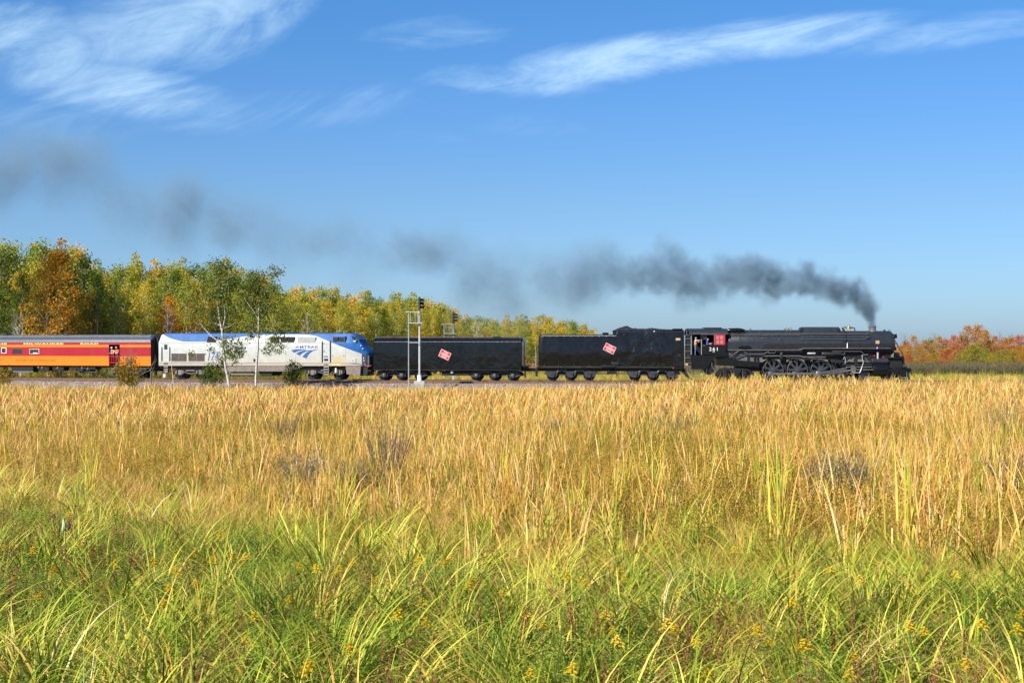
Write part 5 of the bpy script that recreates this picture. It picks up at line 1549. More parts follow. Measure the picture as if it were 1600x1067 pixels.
def tree_proto(seed, H, crown0, cr, nclump, per, leaf, spread=0.0, limb=True, bare=False, droop=0.0, trunk_r=.11, lean=0.0, stems=1, flat=.7, low_twigs=0):
    """returns (trunk mesh, crown mesh). crown0: crown base as a fraction of H"""
    rnd = random.Random(seed); tm = MB(); cm = MB()
    clumps = []
    for s in range(stems):
        ang = rnd.uniform(0, 6.28); pts = []; n = 9
        ln = lean + (rnd.uniform(.08, .22) if stems > 1 else 0)
        wob = [rnd.uniform(-1, 1) for _ in range(4)]
        for i in range(n + 1):
            u_ = i / n
            pts.append(Vector((math.cos(ang) * ln * H * u_ + wob[0] * .22 * math.sin(3.1 * u_ + wob[1]) , math.sin(ang) * ln * H * u_ + wob[2] * .22 * math.sin(2.7 * u_ + wob[3]), H * .96 * u_)))
        base = pts[0].copy()
        for p in pts: p -= base - Vector((0, 0, 0))
        r0 = trunk_r * (1 if s == 0 else .7)
        tm.tube([pts[0] - Vector((0, 0, .4))] + pts, [r0 * 1.25] + [r0 * (1 - .88 * (i / n)) for i in range(n + 1)], 6, a=0)
        def on(u_):
            f_ = u_ * n; i = min(n - 1, int(f_)); return pts[i].lerp(pts[i + 1], f_ - i)
        nc = nclump // stems
        for k in range(nc):
            u_ = crown0 + (1 - crown0) * ((k + rnd.random()) / nc)
            q = (u_ - crown0) / (1 - crown0)
            env = cr * (math.sin(math.pi * min(1, q * .86 + .14)) ** .6) * (1 if q < .75 else 1 - (q - .75) * 1.6)
            a = k * 2.4 + rnd.uniform(-.6, .6); d = env * rnd.uniform(.25, 1.0)
            b = on(min(.97, u_ * .92 if rnd.random() < .6 else u_))
            c = on(min(1, u_)) + Vector((math.cos(a) * d, math.sin(a) * d, rnd.uniform(-.3, .4) - droop * d))
            clumps.append((c, rnd.uniform(.42, .85) * (1.15 - .4 * q) * (cr / 2.0) ** .5, rnd.random()))
            if limb and d > .4:
                st = b - Vector((0, 0, d * .45)); st = on(max(.1, min(.97, st.z / (H * .96))))
                md = st.lerp(c, .55) + Vector((rnd.uniform(-.1, .1), rnd.uniform(-.1, .1), rnd.uniform(0, .2)))
                rr = max(.018, r0 * (1 - .8 * u_) * .42)
                tm.tube([st, md, c], [rr, rr * .7, rr * .3], 4, caps=False, a=0)
                if bare:
                    for _ in range(5):
                        e = c + Vector((rnd.gauss(0, .45), rnd.gauss(0, .45), rnd.uniform(.1, .9)))
                        tm.tube([md.lerp(c, rnd.random()), e], [.02, .007], 3, caps=False, a=0)
        for k in range(low_twigs):
            u_ = rnd.uniform(.15, crown0); st = on(u_); a = rnd.uniform(0, 6.28); L = rnd.uniform(.5, 1.6)
            tm.tube([st, st + Vector((math.cos(a) * L * .6, math.sin(a) * L * .6, L * .5)), st + Vector((math.cos(a) * L, math.sin(a) * L, L * 1.1))], [.03, .02, .008], 3, caps=False, a=0)
    if not bare:
        for (c, r, cv) in clumps:
            m = int(per * rnd.uniform(.7, 1.3))
            for _ in range(m):
                d = Vector((rnd.gauss(0, 1), rnd.gauss(0, 1), rnd.gauss(0, flat))); d = d / max(.3, d.length) * rnd.random() ** .4
                p = c + d * r * 1.25
                L = leaf * rnd.uniform(.6, 1.3)
                a1 = Vector((rnd.gauss(0, 1), rnd.gauss(0, 1), rnd.gauss(0, .6))).normalized()
                a2 = a1.cross(Vector((rnd.gauss(0, 1), rnd.gauss(0, 1), rnd.gauss(0, 1)))).normalized()
                cm.add([p - a1 * L * .5, p + a2 * L * .42, p + a1 * L * .55, p - a2 * L * .42], [(0, 1, 2, 3)], min(1, max(0, cv * .5 + rnd.random() * .5)))
    return tm.mesh('trunk', smooth=60), (cm.mesh('crown', smooth=0, attr=True) if not bare else None)

def make_tree(proto, leafmat, bark, Mx, name, label, cat, group=None):
    root = empty(name, Mx); tag(root, label, cat, group)
    tr = bpy.data.objects.new('trunk', proto[0]); COL.objects.link(tr); tr.parent = root
    if len(proto[0].materials) == 0: proto[0].materials.append(bark)
    tr.material_slots[0].link = 'OBJECT'; tr.material_slots[0].material = bark
    if proto[1]:
        cr = bpy.data.objects.new('crown', proto[1]); COL.objects.link(cr); cr.parent = root
        if len(proto[1].materials) == 0: proto[1].materials.append(leafmat)
        cr.material_slots[0].link = 'OBJECT'; cr.material_slots[0].material = leafmat
    return root

# prototypes are 10 m tall and scaled
ASPEN = [tree_proto(100 + i, 10, rnd0, crr, 44, 62, .15, trunk_r=.085, low_twigs=6) for i, (rnd0, crr) in enumerate(((.42, 1.6), (.5, 1.4), (.36, 1.8), (.55, 1.3), (.45, 1.7), (.6, 1.25)))]
FULL = [tree_proto(200 + i, 10, .12, c, 60, 72, .17, trunk_r=.12) for i, c in enumerate((2.4, 2.0, 2.7))]
ROUND = [tree_proto(300 + i, 10, .14, c, 64, 60, .22, trunk_r=.16, spread=1, flat=.6) for i, c in enumerate((3.6, 3.0, 4.2, 3.3))]
BARE = [tree_proto(400 + i, 10, .5, 1.0, 22, 0, .1, bare=True, trunk_r=.075) for i in range(2)]
SHRUB = [tree_proto(500 + i, 3, .05, 1.3, 26, 62, .13, trunk_r=.04, stems=3) for i in range(3)]

WOODTOP = [(-400, 372), (-200, 368), (0, 370), (50, 366), (100, 370), (132, 373), (147, 394), (165, 388), (182, 402), (215, 398), (250, 398), (300, 404), (355, 403), (400, 415), (445, 441), (500, 441), (560, 452), (620, 454), (680, 460), (700, 468), (730, 484), (770, 497), (800, 491), (850, 490), (900, 498), (925, 512), (945, 528)]
wx = [a for a, b in WOODTOP]; wy = [b for a, b in WOODTOP]
def wood_depth(px): return float(np.interp(px, [-400, 0, 400, 940], [170, 164, 182, 214]))
rnd = random.Random(21)
GND = -0.95
def put_tree(px, D, topq, protos, leaf, bark, name, label, cat, group, wide=1.0):
    T_ = at(px, topq, D); H_ = T_.z - GND
    s = H_ / 10.0
    sx = s * wide * rnd.uniform(.9, 1.12)
    Mx = Matrix.Translation((T_.x, D, GND)) @ Matrix.Rotation(rnd.uniform(0, 6.28), 4, 'Z') @ Matrix.Diagonal((sx, sx, s, 1))
    return make_tree(rnd.choice(protos), LEAF[leaf] if leaf else None, bark, Mx, name, label, cat, group)
def where(px):
    for lim, s in ((-5, 'beyond the left edge'), (80, 'behind the car windows'), (165, 'behind the middle of the orange car'), (240, 'behind the open baggage door'), (320, 'behind the rear of the diesel'), (400, 'behind the forked birch'), (470, 'behind the middle of the diesel'), (575, 'behind the nose of the diesel'),
                   (640, 'left of the tall signal'), (705, 'right of the tall signal'), (820, 'behind the auxiliary tender'), (890, 'behind the rear of the coal tender')):
        if px < lim: return s
    return 'at the low right end of the wood'
ROWN = ['front row', 'second row', 'third row', 'fourth row', 'rearmost row']
def size_word(h): return 'tall' if h > 13.5 else ('middling' if h > 9.5 else 'small')
cnt = 0
for row in range(5):
    px = -190.0 + row * 7
    while px < 940:
        D = wood_depth(px) + row * 5.0 + rnd.uniform(-1.5, 1.5)
        top = float(np.interp(px, wx, wy))
        H_ = at(px, top, D).z - GND
        gap = (2.7 if px < 400 else 2.3) * FPX / D * (H_ / 14) ** .5
        r_ = rnd.random()
        fr = (.72, .84, .93, .98, 1.0)[row]
        fr = fr - rnd.uniform(0, .10)
        H2 = max(3.5, H_ * fr)
        topq = HOR - (GND + H2 - CAMZ) / D * FPX
        if row < 4 or True:
            if px < 150: leaf = 'green' if r_ < .52 else ('mid' if r_ < .76 else ('dark' if r_ < .90 else 'yellow'))
            elif px < 440: leaf = 'green' if r_ < .42 else ('mid' if r_ < .90 else 'yellow')
            else: leaf = 'green' if r_ < .14 else ('mid' if r_ < .74 else 'yellow')
            if row == 0 and px < 330 and rnd.random() < .25: leaf = 'orange'
            protos = ASPEN if (row < 3 and rnd.random() < .8) else FULL
            if row == 0 and px < 60: protos = FULL; leaf = rnd.choice(['dark', 'green'])
            cw = {'green': 'green aspen', 'mid': 'yellow-green aspen', 'yellow': 'bright yellow aspen', 'dark': 'dark green tree', 'orange': 'orange-leaved maple'}[leaf]
            lab = '%s %s %s, %s' % (size_word(H2), cw, where(px), ROWN[row])
            put_tree(px, D, topq, protos, leaf, BARK if leaf != 'dark' else BARKG, 'aspen_tree' if leaf != 'orange' else 'maple_tree', lab, 'tree', 'trees of the wood behind the train', wide=min(1.25, 1.0 * (14 / max(6, H2)) ** .3))
            cnt += 1
        px += gap * rnd.uniform(.75, 1.25)
# the tall orange-topped tree and the odd ones that stand out
put_tree(95, 163, 378, FULL, 'golden', BARK, 'maple_tree', 'tallest orange-yellow tree standing out of the wood above the orange car', 'tree', None, 1.0)
put_tree(75, 162.5, 395, FULL, 'golden', BARK, 'aspen_tree', 'yellow-orange tree beside the tallest orange tree at the left', 'tree', None, .8)
for px, q in ((31, 462), (262, 470), (480, 482), (745, 490)):
    lab = 'bare pale aspen with dry branches ' + where(px)
    put_tree(px, wood_depth(px) - 4, q, BARE, None, BARK, 'bare_aspen_tree', lab, 'tree', 'bare aspens in front of the wood')
for i, (px, q) in enumerate(((32, 425), (77, 420), (85, 430), (150, 425), (180, 430), (310, 440), (163, 500), (530, 470), (585, 470), (640, 480), (870, 520), (905, 520), (455, 462), (490, 470), (555, 475), (600, 480), (615, 470), (655, 482), (676, 480), (695, 490), (722, 497), (741, 505), (775, 510), (792, 503), (812, 505), (838, 508), (890, 512), (432, 460), (228, 440), (292, 430))):
    put_tree(px, wood_depth(px) - 2.5, q, ASPEN[3:4] + ASPEN[5:6] + ASPEN[1:2], 'green' if px < 200 else 'mid', BARKW, 'aspen_tree', 'white-trunked thin-leaved aspen at the wood edge ' + where(px), 'tree', 'white-trunked aspens along the wood edge', .7)
# shrubs under the wood edge
for i in range(60):
    px = -150 + i * 18.5 + rnd.uniform(-5, 5)
    D = wood_depth(px) - rnd.uniform(4, 8)
    leaf = rnd.choice(['yellow', 'mid', 'orange', 'green', 'mid', 'yellow'])
    if px < 60 and rnd.random() < .6: leaf = 'green'
    lab = {'yellow': 'yellow', 'mid': 'yellow-green', 'orange': 'orange', 'green': 'green'}[leaf] + ' bush at the foot of the wood ' + where(px)
    H_ = rnd.uniform(1.5, 3.0) * (1 if px < 430 else .75)
    Mx = Matrix.Translation(((px - CX0) / FPX * D, D, GND)) @ Matrix.Rotation(rnd.uniform(0, 6.28), 4, 'Z') @ Matrix.Scale(H_ / 3, 4)
    make_tree(rnd.choice(SHRUB), LEAF[leaf], BARKG, Mx, 'bush', lab, 'bush', 'bushes at the foot of the wood')

# right-hand wood: autumn maples and oaks
RT = [(1408, 541, 'rust', 3), (1416, 534, 'red', 1), (1428, 527, 'rust', 2), (1437, 540, 'mid', 1), (1446, 533, 'rust', 0), (1455, 531, 'lime', 1), (1466, 528, 'rust', 3), (1478, 531, 'red', 1), (1490, 527, 'red', 2), (1502, 526, 'rust', 0),
      (1512, 512, 'rust', 2), (1526, 509.5, 'rust', 0), (1536, 518, 'rust', 3), (1545, 531, 'rust', 1), (1555, 528, 'red', 2), (1568, 530, 'rust', 3), (1580, 528, 'rust', 1), (1592, 526, 'red', 0), (1606, 524, 'rust', 2), (1622, 520, 'orange', 1), (1640, 524, 'rust', 0), (1660, 520, 'red', 1), (1385, 548, 'rust', 1)] + [(1675 + 17 * i, 520 + (i * 7) % 9, ('rust', 'orange', 'red', 'mid')[i % 4], i % 4) for i in range(16)]
names_rt = {'rust': 'russet oak in the autumn wood right of the locomotive', 'red': 'red-leaved maple in the autumn wood right of the locomotive', 'lime': 'lime-yellow tree in the autumn wood right of the locomotive', 'mid': 'yellow-green tree in the autumn wood right of the locomotive', 'orange': 'orange maple in the autumn wood right of the locomotive', 'yellow': 'yellow tree in the autumn wood right of the locomotive'}
for (px, q, leaf, wi) in RT:
    q -= 3
    lab = names_rt[leaf]
    if px == 1526: lab = 'tallest russet oak standing above the autumn wood at the right'
    put_tree(px, 250 + rnd.uniform(-4, 4), q, [ROUND[wi]], leaf, BARKG, 'maple_tree' if leaf in ('red', 'orange') else ('oak_tree' if leaf == 'rust' else 'broadleaf_tree'), lab, 'tree', None if px == 1526 else 'autumn trees right of the locomotive', wide=.95)
for i, (px, q, leaf) in enumerate(((1402, 556, 'rust'), (1412, 552, 'orange'), (1421, 553, 'red'), (1432, 556, 'mid'), (1441, 552, 'rust'), (1450, 553, 'orange'), (1459, 551, 'lime'), (1468, 555, 'orange'), (1477, 548, 'red'), (1487, 552, 'rust'), (1497, 553, 'mid'), (1507, 546, 'mid'), (1518, 538, 'lime'), (1529, 537, 'mid'),
                            (1540, 545, 'lime'), (1550, 552, 'yellow'), (1560, 548, 'lime'), (1571, 546, 'mid'), (1583, 550, 'lime'), (1591, 540, 'orange'), (1598, 545, 'orange'), (1611, 548, 'lime'), (1625, 546, 'orange'), (1645, 550, 'mid'))):
    put_tree(px, 238 + rnd.uniform(-4, 4), q, ROUND, leaf, BARKG, 'small_tree', 'small ' + names_rt[leaf].replace('in the autumn wood', 'in the front row'), 'tree', 'smaller trees at the front of the autumn wood', wide=1.2)
for px, q in ((1411, 516), (1458, 515), (1462, 517), (1553, 520), (1564, 514), (1578, 517), (1565, 519), (1507, 534)):
    put_tree(px, 256, q, BARE, None, BARKG, 'bare_tree', 'bare grey tree rising behind the autumn wood at the right', 'tree', 'bare trees in the right-hand wood', .9)

# ---------------- trees standing in front of the train
def custom_tree(name, label, D, base, stems, clumps, leafmat, bark, leaf=.10, per=60, seed=1, cr_scale=1.0):
    """stems: lists of (px, py, radius m, depth offset); clumps: (px, py, radius px)"""
    rnd_ = random.Random(seed)
    B = at(base[0], base[1], D)
    root = empty(name, Matrix.Translation(B)); tag(root, label, 'tree' if 'tree' in name else 'bush')
    tm = MB()
    for st in stems:
        tm.tube([at(a, b, D + d) - B for a, b, r, d in st], [r for a, b, r, d in st], 6)
    tm.build('trunk', bark, root, smooth=60)
    if clumps:
        cm = MB(); k = D / FPX
        for c in clumps:
            a, b, r = c[:3]; dd = rnd_.uniform(-r, r) * k
            C_ = at(a, b, D) - B + Vector((0, dd, 0)); cv = rnd_.random()
            m = int(per * (r / 12.0) ** 1.6) + 4
            for _ in range(m):
                d = Vector((rnd_.gauss(0, .55), rnd_.gauss(0, .55), rnd_.gauss(0, .5)))
                p = C_ + d * r * k
                L = leaf * rnd_.uniform(.6, 1.3)
                a1 = Vector((rnd_.gauss(0, 1), rnd_.gauss(0, 1), rnd_.gauss(0, .7))).normalized()
                a2 = a1.cross(Vector((rnd_.gauss(0, 1), rnd_.gauss(0, 1), rnd_.gauss(0, 1)))).normalized()
                cm.add([p - a1 * L * .5, p + a2 * L * .45, p + a1 * L * .5, p - a2 * L * .45], [(0, 1, 2, 3)], cv * .4 + rnd_.random() * .6)
        cm.build('crown', leafmat, root, smooth=0, attr=True)
    return root
rc = random.Random(77)
def scat(cx, cy, rx, ry, n, r0, r1):
    out_ = []
    while len(out_) < n:
        a, b = rc.uniform(-1, 1), rc.uniform(-1, 1)
        if a * a + b * b < 1: out_.append((cx + a * rx, cy + b * ry, rc.uniform(r0, r1)))
    return out_
birch_leaf = leaf_material('birch_leaves', [(0, (.05, .085, .02)), (.4, (.12, .17, .03)), (.75, (.26, .28, .05)), (1, (.45, .34, .06))], patchy=0)
custom_tree('birch_tree', 'forked white birch leaning left in front of the middle of the diesel', 127, (358, 614),
    [[(359, 617, .15, 0), (358.5, 604, .15, 0), (356, 590, .13, 0), (352, 570, .115, 0), (349, 545, .1, 0), (347, 520, .085, 0), (344, 505, .07, 0), (341, 485, .055, .2), (338, 460, .035, .3), (336, 425, .012, .3)],
     [(347, 518, .06, 0), (352, 495, .05, -.3), (350, 470, .035, -.3), (356, 440, .02, -.4), (358, 415, .008, -.4)],
     [(348, 538, .05, 0), (330, 525, .045, .3), (318, 512, .04, .4), (308, 498, .02, .5), (300, 480, .008, .5)],
     [(343, 508, .045, 0), (330, 503, .04, .3), (322, 480, .03, .4), (316, 460, .01, .4)],
     [(345, 515, .03, 0), (358, 510, .02, -.3), (366, 505, .01, -.4)],
     [(351, 560, .03, 0), (364, 548, .02, -.4), (376, 542, .008, -.5)],
     [(347, 530, .02, 0), (356, 538, .015, .2), (368, 535, .008, .2)]],
    scat(340, 445, 34, 34, 34, 7, 14) + scat(330, 480, 34, 26, 22, 6, 12) + scat(362, 545, 18, 22, 16, 6, 11) + scat(372, 552, 14, 9, 5, 5, 8) + scat(346, 560, 12, 12, 6, 5, 8) + scat(318, 550, 22, 8, 4, 4, 6), birch_leaf, BARKW, leaf=.15, per=105, seed=3)
custom_tree('birch_tree', 'slender upright white birch in front of the diesel, right of the forked birch', 126.5, (400, 614),
    [[(400, 617, .13, 0), (400, 606, .13, 0), (400, 590, .115, 0), (401, 570, .1, 0), (403, 545, .09, 0), (404, 525, .085, 0), (404, 500, .07, 0), (405, 475, .05, 0), (407, 450, .03, 0), (409, 420, .01, 0)],
     [(404, 522, .05, 0), (412, 515, .04, .3), (424, 508, .03, .4), (440, 500, .012, .5)],
     [(404, 500, .04, 0), (396, 486, .03, -.3), (384, 470, .02, -.4), (378, 455, .008, -.4)],
     [(404, 490, .04, 0), (416, 475, .03, .3), (424, 455, .02, .4), (432, 430, .008, .5)],
     [(403, 545, .025, 0), (415, 552, .018, .2), (430, 556, .01, .2)],
     [(404, 530, .025, 0), (396, 520, .018, -.2), (388, 512, .01, -.3)]],
    scat(405, 462, 30, 34, 36, 7, 14) + scat(398, 448, 22, 24, 14, 7, 13) + scat(420, 518, 26, 13, 14, 5, 10) + scat(425, 543, 18, 12, 12, 4, 8) + scat(392, 535, 9, 12, 5, 4, 7) + scat(428, 428, 12, 10, 8, 5, 9) + scat(440, 500, 9, 20, 6, 5, 8), birch_leaf, BARKW, leaf=.15, per=105, seed=4)
custom_tree('sapling_tree', 'thin white leafless sapling leaning in front of the diesel, below its radiator screens', 133, (271, 608),
    [[(272, 608, .04, 0), (270, 590, .035, 0), (268.5, 575, .03, 0), (267.5, 560, .015, 0)], [(270, 592, .02, 0), (275, 580, .008, 0)]], [], None, BARKW)
custom_tree('sapling_tree', 'broken dead grey sapling at the gap between the orange car and the diesel', 133, (236, 606),
    [[(236, 606, .06, 0), (236, 590, .055, 0), (235, 577, .04, 0), (242, 562, .02, 0), (243, 555, .01, 0)], [(235, 578, .03, 0), (225, 583, .025, 0), (213, 589, .01, 0)], [(236, 585, .03, 0), (241, 572, .015, 0), (244, 560, .008, 0)], [(222, 585, .03, 0), (232, 573, .02, 0), (245, 563, .01, 0)]], [], None, BARKG)
tw = []
for a, b in ((196, 538), (203, 536), (210, 533), (216, 540), (224, 542), (190, 545), (184, 540), (230, 550), (178, 548), (206, 546)):
    tw.append([(200, 600, .045, 0), (200, 575, .03, rc.uniform(-.3, .3)), ((200 + a) / 2 + 2, (560 + b) / 2, .015, rc.uniform(-.5, .5)), (a, b, .005, rc.uniform(-.7, .7))])
orange_bush = leaf_material('orange_bush_leaves', [(0, (.09, .09, .015)), (.35, (.26, .22, .03)), (.7, (.50, .30, .03)), (1, (.62, .26, .02))], patchy=0)
custom_tree('bush', 'orange-green bush with bare twigs on top in front of the orange car door', 133.5, (198, 608), tw,
    scat(200, 583, 19, 16, 30, 6, 10) + scat(203, 565, 13, 9, 10, 5, 8) + scat(196, 597, 14, 8, 10, 5, 9) + scat(190, 575, 12, 9, 6, 4, 7), orange_bush, BARKG, leaf=.14, per=90, seed=8)
green_bush = leaf_material('green_bush_leaves', [(0, (.03, .07, .012)), (.5, (.08, .14, .02)), (1, (.24, .26, .04))], patchy=0)
custom_tree('bush', 'dark green bush beside the forked birch in front of the diesel', 133.5, (333, 607), [[(333, 606, .05, 0), (332, 590, .03, 0), (330, 575, .01, 0)], [(333, 605, .04, 0), (340, 590, .02, 0), (343, 578, .008, 0)], [(333, 605, .04, 0), (324, 590, .02, 0), (318, 580, .008, 0)]],
    scat(330, 588, 17, 15, 30, 5, 9) + scat(334, 575, 14, 8, 8, 4, 7), green_bush, BARKG, leaf=.14, per=90, seed=9)
custom_tree('bush', 'leafy green bush standing before the front truck of the diesel', 134, (459, 606), [[(459, 606, .04, 0), (460, 585, .025, 0), (459, 565, .008, 0)], [(459, 604, .03, 0), (470, 585, .015, 0), (476, 572, .006, 0)], [(459, 604, .03, 0), (452, 590, .015, 0), (449, 580, .006, 0)]],
    scat(462, 578, 15, 12, 18, 4, 8) + scat(459, 593, 14, 9, 14, 4, 8) + scat(462, 566, 8, 5, 4, 3, 5), green_bush, BARKG, leaf=.14, per=90, seed=10)
custom_tree('bush', 'olive bush at the left edge of the photo in front of the orange car', 133.5, (4, 606), [[(4, 606, .04, 0), (5, 590, .02, 0), (6, 578, .006, 0)], [(4, 604, .03, 0), (14, 590, .015, 0)]],
    scat(2, 590, 18, 10, 24, 4, 8) + scat(8, 600, 20, 7, 12, 4, 8), orange_bush, BARKG, leaf=.13, per=90, seed=11)
# ================================================================== MARSH VEGETATION
def blade(mb, p, az, L, th0, bend, w, val, nseg=5, kink=None, twist=None):
    """one curved tapering leaf"""
    pts = []; q = Vector(p); th = th0
    dh = Vector((math.cos(az), math.sin(az), 0))
    for i in range(nseg + 1):
        pts.append(q.copy())
        t = (i + .5) / nseg
        th = th0 + bend * t ** 1.5
        if kink and t > kink[0]: th = kink[1]
        q = q + (dh * math.sin(th) + Vector((0, 0, 1)) * math.cos(th)) * (L / nseg)
    a = az + math.pi / 2 if twist is None else twist
    sd = Vector((math.cos(a), math.sin(a), 0))
    vs = []
    for i, q in enumerate(pts):
        t = i / nseg; ww = w * (.55 + .45 * min(1, t * 3)) * (1 - max(0, t - .45) / .55 * .97) * .5
        vs += [q - sd * ww, q + sd * ww]
    mb.add(vs, [(2*i, 2*i + 1, 2*i + 3, 2*i + 2) for i in range(nseg)], val)

def tuft(seed, kind):
    r = random.Random(seed); mb = MB()
    if kind == 'sedge':
        lean = r.uniform(0, 6.28)
        for _ in range(30):
            az = lean + r.gauss(0, 1.5); L = r.uniform(.4, 1.0)
            blade(mb, (r.gauss(0, .07), r.gauss(0, .07), 0), az, L, r.uniform(.03, .4), r.uniform(.5, 2.1), r.uniform(.010, .018), r.random(), 6, twist=r.uniform(0, 6.28))
    elif kind == 'arch':
        lean = r.gauss(.2, .7)
        for _ in range(18):
            az = lean + r.gauss(0, .5); L = r.uniform(.9, 1.7)
            blade(mb, (r.gauss(0, .06), r.gauss(0, .06), 0), az, L, r.uniform(.1, .5), r.uniform(.9, 1.9), r.uniform(.014, .026), r.random(), 7, twist=az + 1.57 + r.uniform(-.9, .9))
    elif kind == 'short':
        for _ in range(36):
            az = r.uniform(0, 6.28); L = r.uniform(.3, .62)
            blade(mb, (r.gauss(0, .13), r.gauss(0, .13), 0), az, L, r.uniform(.0, .5), r.uniform(.3, 1.4), r.uniform(.007, .012), r.random(), 4, twist=r.uniform(0, 6.28))
    elif kind == 'leafy':
        for s in range(4):
            b = Vector((r.gauss(0, .1), r.gauss(0, .1), 0)); az = r.uniform(0, 6.28); H_ = r.uniform(.45, .85); ln = r.uniform(.0, .25)
            dirv_ = Vector((math.cos(az) * ln, math.sin(az) * ln, 1))
            mb.tube([b, b + dirv_ * H_], [.004, .002], 3, caps=False, a=.15)
            for k in range(22):
                u_ = .15 + .85 * k / 22; a = k * 2.4 + r.uniform(-.4, .4); L = r.uniform(.05, .10) * (1.2 - .5 * u_)
                blade(mb, b + dirv_ * H_ * u_, a, L, r.uniform(.7, 1.3), r.uniform(.2, .8), r.uniform(.018, .030), r.random(), 2)
    elif kind == 'reed':
        for _ in range(9):
            az = r.gauss(.3, 1.4); L = r.uniform(.7, 1.9)
            kink = (r.uniform(.45, .85), r.uniform(1.3, 2.6)) if r.random() < .55 else None
            blade(mb, (r.gauss(0, .07), r.gauss(0, .07), 0), az, L, abs(r.gauss(0, .13)), r.uniform(.05, .9), r.uniform(.020, .038), r.random(), 7, kink=kink, twist=r.uniform(0, 6.28))
    elif kind == 'reedfar':
        for _ in range(12):
            az = r.gauss(.3, 1.4); L = r.uniform(.8, 1.6)
            kink = (r.uniform(.45, .85), r.uniform(1.3, 2.5)) if r.random() < .55 else None
            blade(mb, (r.gauss(0, .16), r.gauss(0, .16), 0), az, L, abs(r.gauss(0, .16)), r.uniform(.05, 1.0), r.uniform(.034, .060), r.random(), 4, kink=kink, twist=r.gauss(0, .8))
    elif kind == 'dry':
        for _ in range(34):
            az = r.uniform(0, 6.28); L = r.uniform(.45, .95)
            kink = (r.uniform(.4, .8), r.uniform(1.0, 2.0)) if r.random() < .4 else None
            blade(mb, (r.gauss(0, .14), r.gauss(0, .14), 0), az, L, r.uniform(0, .4), r.uniform(.2, 1.3), r.uniform(.006, .012), r.random(), 4, kink=kink, twist=r.uniform(0, 6.28))
    elif kind == 'dryfar':
        for _ in range(26):
            az = r.uniform(0, 6.28); L = r.uniform(.5, 1.0)
            blade(mb, (r.gauss(0, .2), r.gauss(0, .2), 0), az, L, r.uniform(0, .5), r.uniform(.2, 1.2), r.uniform(.018, .034), r.random(), 3, twist=r.gauss(0, .8))
    elif kind == 'weed':
        # ochre seed-headed stalks with tiny leaves
        for s in range(6):
            b = Vector((r.gauss(0, .14), r.gauss(0, .14), 0)); az = r.uniform(0, 6.28); H_ = r.uniform(.7, 1.25)
            dv = Vector((math.cos(az) * .15, math.sin(az) * .15, 1))
            mb.tube([b, b + dv * H_], [.006, .003], 3, caps=False, a=.1)
            for k in range(26):
                u_ = .35 + .65 * k / 26; a = k * 2.4; L = r.uniform(.04, .09)
                blade(mb, b + dv * H_ * u_, a, L, r.uniform(.3, 1.1), r.uniform(.2, .8), r.uniform(.02, .035), r.random(), 2)
    elif kind == 'twigs':
        for s in range(16):
            b = Vector((r.gauss(0, .2), r.gauss(0, .2), 0)); az = r.uniform(0, 6.28); H_ = r.uniform(.7, 1.2); ln = r.uniform(0, .4)
            e = b + Vector((math.cos(az) * ln, math.sin(az) * ln, H_))
            mb.tube([b, e], [.016, .008], 3, caps=False, a=r.random())
            for k in range(4):
                q = b.lerp(e, r.uniform(.4, 1)); a = r.uniform(0, 6.28)
                blade(mb, q, a, r.uniform(.2, .4), .4, .3, .02, r.random(), 2)
    me = mb.mesh('tuft', smooth=0, attr=True)
    me.polygons.foreach_set('use_smooth', [True] * len(me.polygons))
    return me

def grass_material(name, stops, trans=.14, patch_scale=.12, patch=.55, rough=.5):
    m = bpy.data.materials.new(name); m.use_nodes = True
    t = NT(m.node_tree); t.n.clear()
    a_ = t.new('ShaderNodeAttribute', attribute_name='v'); oi = t.new('ShaderNodeObjectInfo')
    geo = t.new('ShaderNodeNewGeometry')
    pn = t.smooth(t.noise(t.vmath('MULTIPLY', geo.outputs['Position'], (1, .6, 0)), patch_scale, 4, .6), .3, .7)
    f = t.math('ADD', t.math('MULTIPLY', a_.outputs['Fac'], 1 - patch), t.math('MULTIPLY', t.math('ADD', t.math('MULTIPLY', oi.outputs['Random'], .65), t.math('MULTIPLY', pn, .35)), patch))
    c = t.ramp(f, stops)
    d = t.new('ShaderNodeBsdfPrincipled'); tr = t.new('ShaderNodeBsdfTranslucent'); mx = t.new('ShaderNodeMixShader'); o = t.new('ShaderNodeOutputMaterial')
    t.link(c, d.inputs['Base Color']); d.inputs['Roughness'].default_value = rough; d.inputs['Specular IOR Level'].default_value = 0.2
    t.link(c, tr.inputs['Color']); mx.inputs[0].default_value = trans
    t.link(d.outputs[0], mx.inputs[1]); t.link(tr.outputs[0], mx.inputs[2]); t.link(mx.outputs[0], o.inputs[0])
    return m
G_GREEN = grass_material('green_sedge_blades', [(.14, (.03, .08, .008)), (.30, (.15, .26, .016)), (.44, (.31, .39, .03)), (.55, (.52, .52, .05)), (.64, (.80, .62, .11)), (.71, (.26, .36, .05)), (.79, (.70, .34, .06)), (.86, (.66, .48, .14)), (.92, (.95, .82, .45)), (1, (.22, .09, .03))])
G_HERB = grass_material('green_herb_leaves', [(.1, (.05, .11, .012)), (.4, (.16, .28, .025)), (.62, (.36, .47, .06)), (.78, (.58, .50, .10)), (.92, (.34, .16, .05))])
G_LIME = grass_material('lime_short_grass', [(.1, (.13, .25, .015)), (.4, (.29, .38, .03)), (.65, (.54, .52, .06)), (.85, (.84, .64, .18)), (1, (.50, .26, .06))])
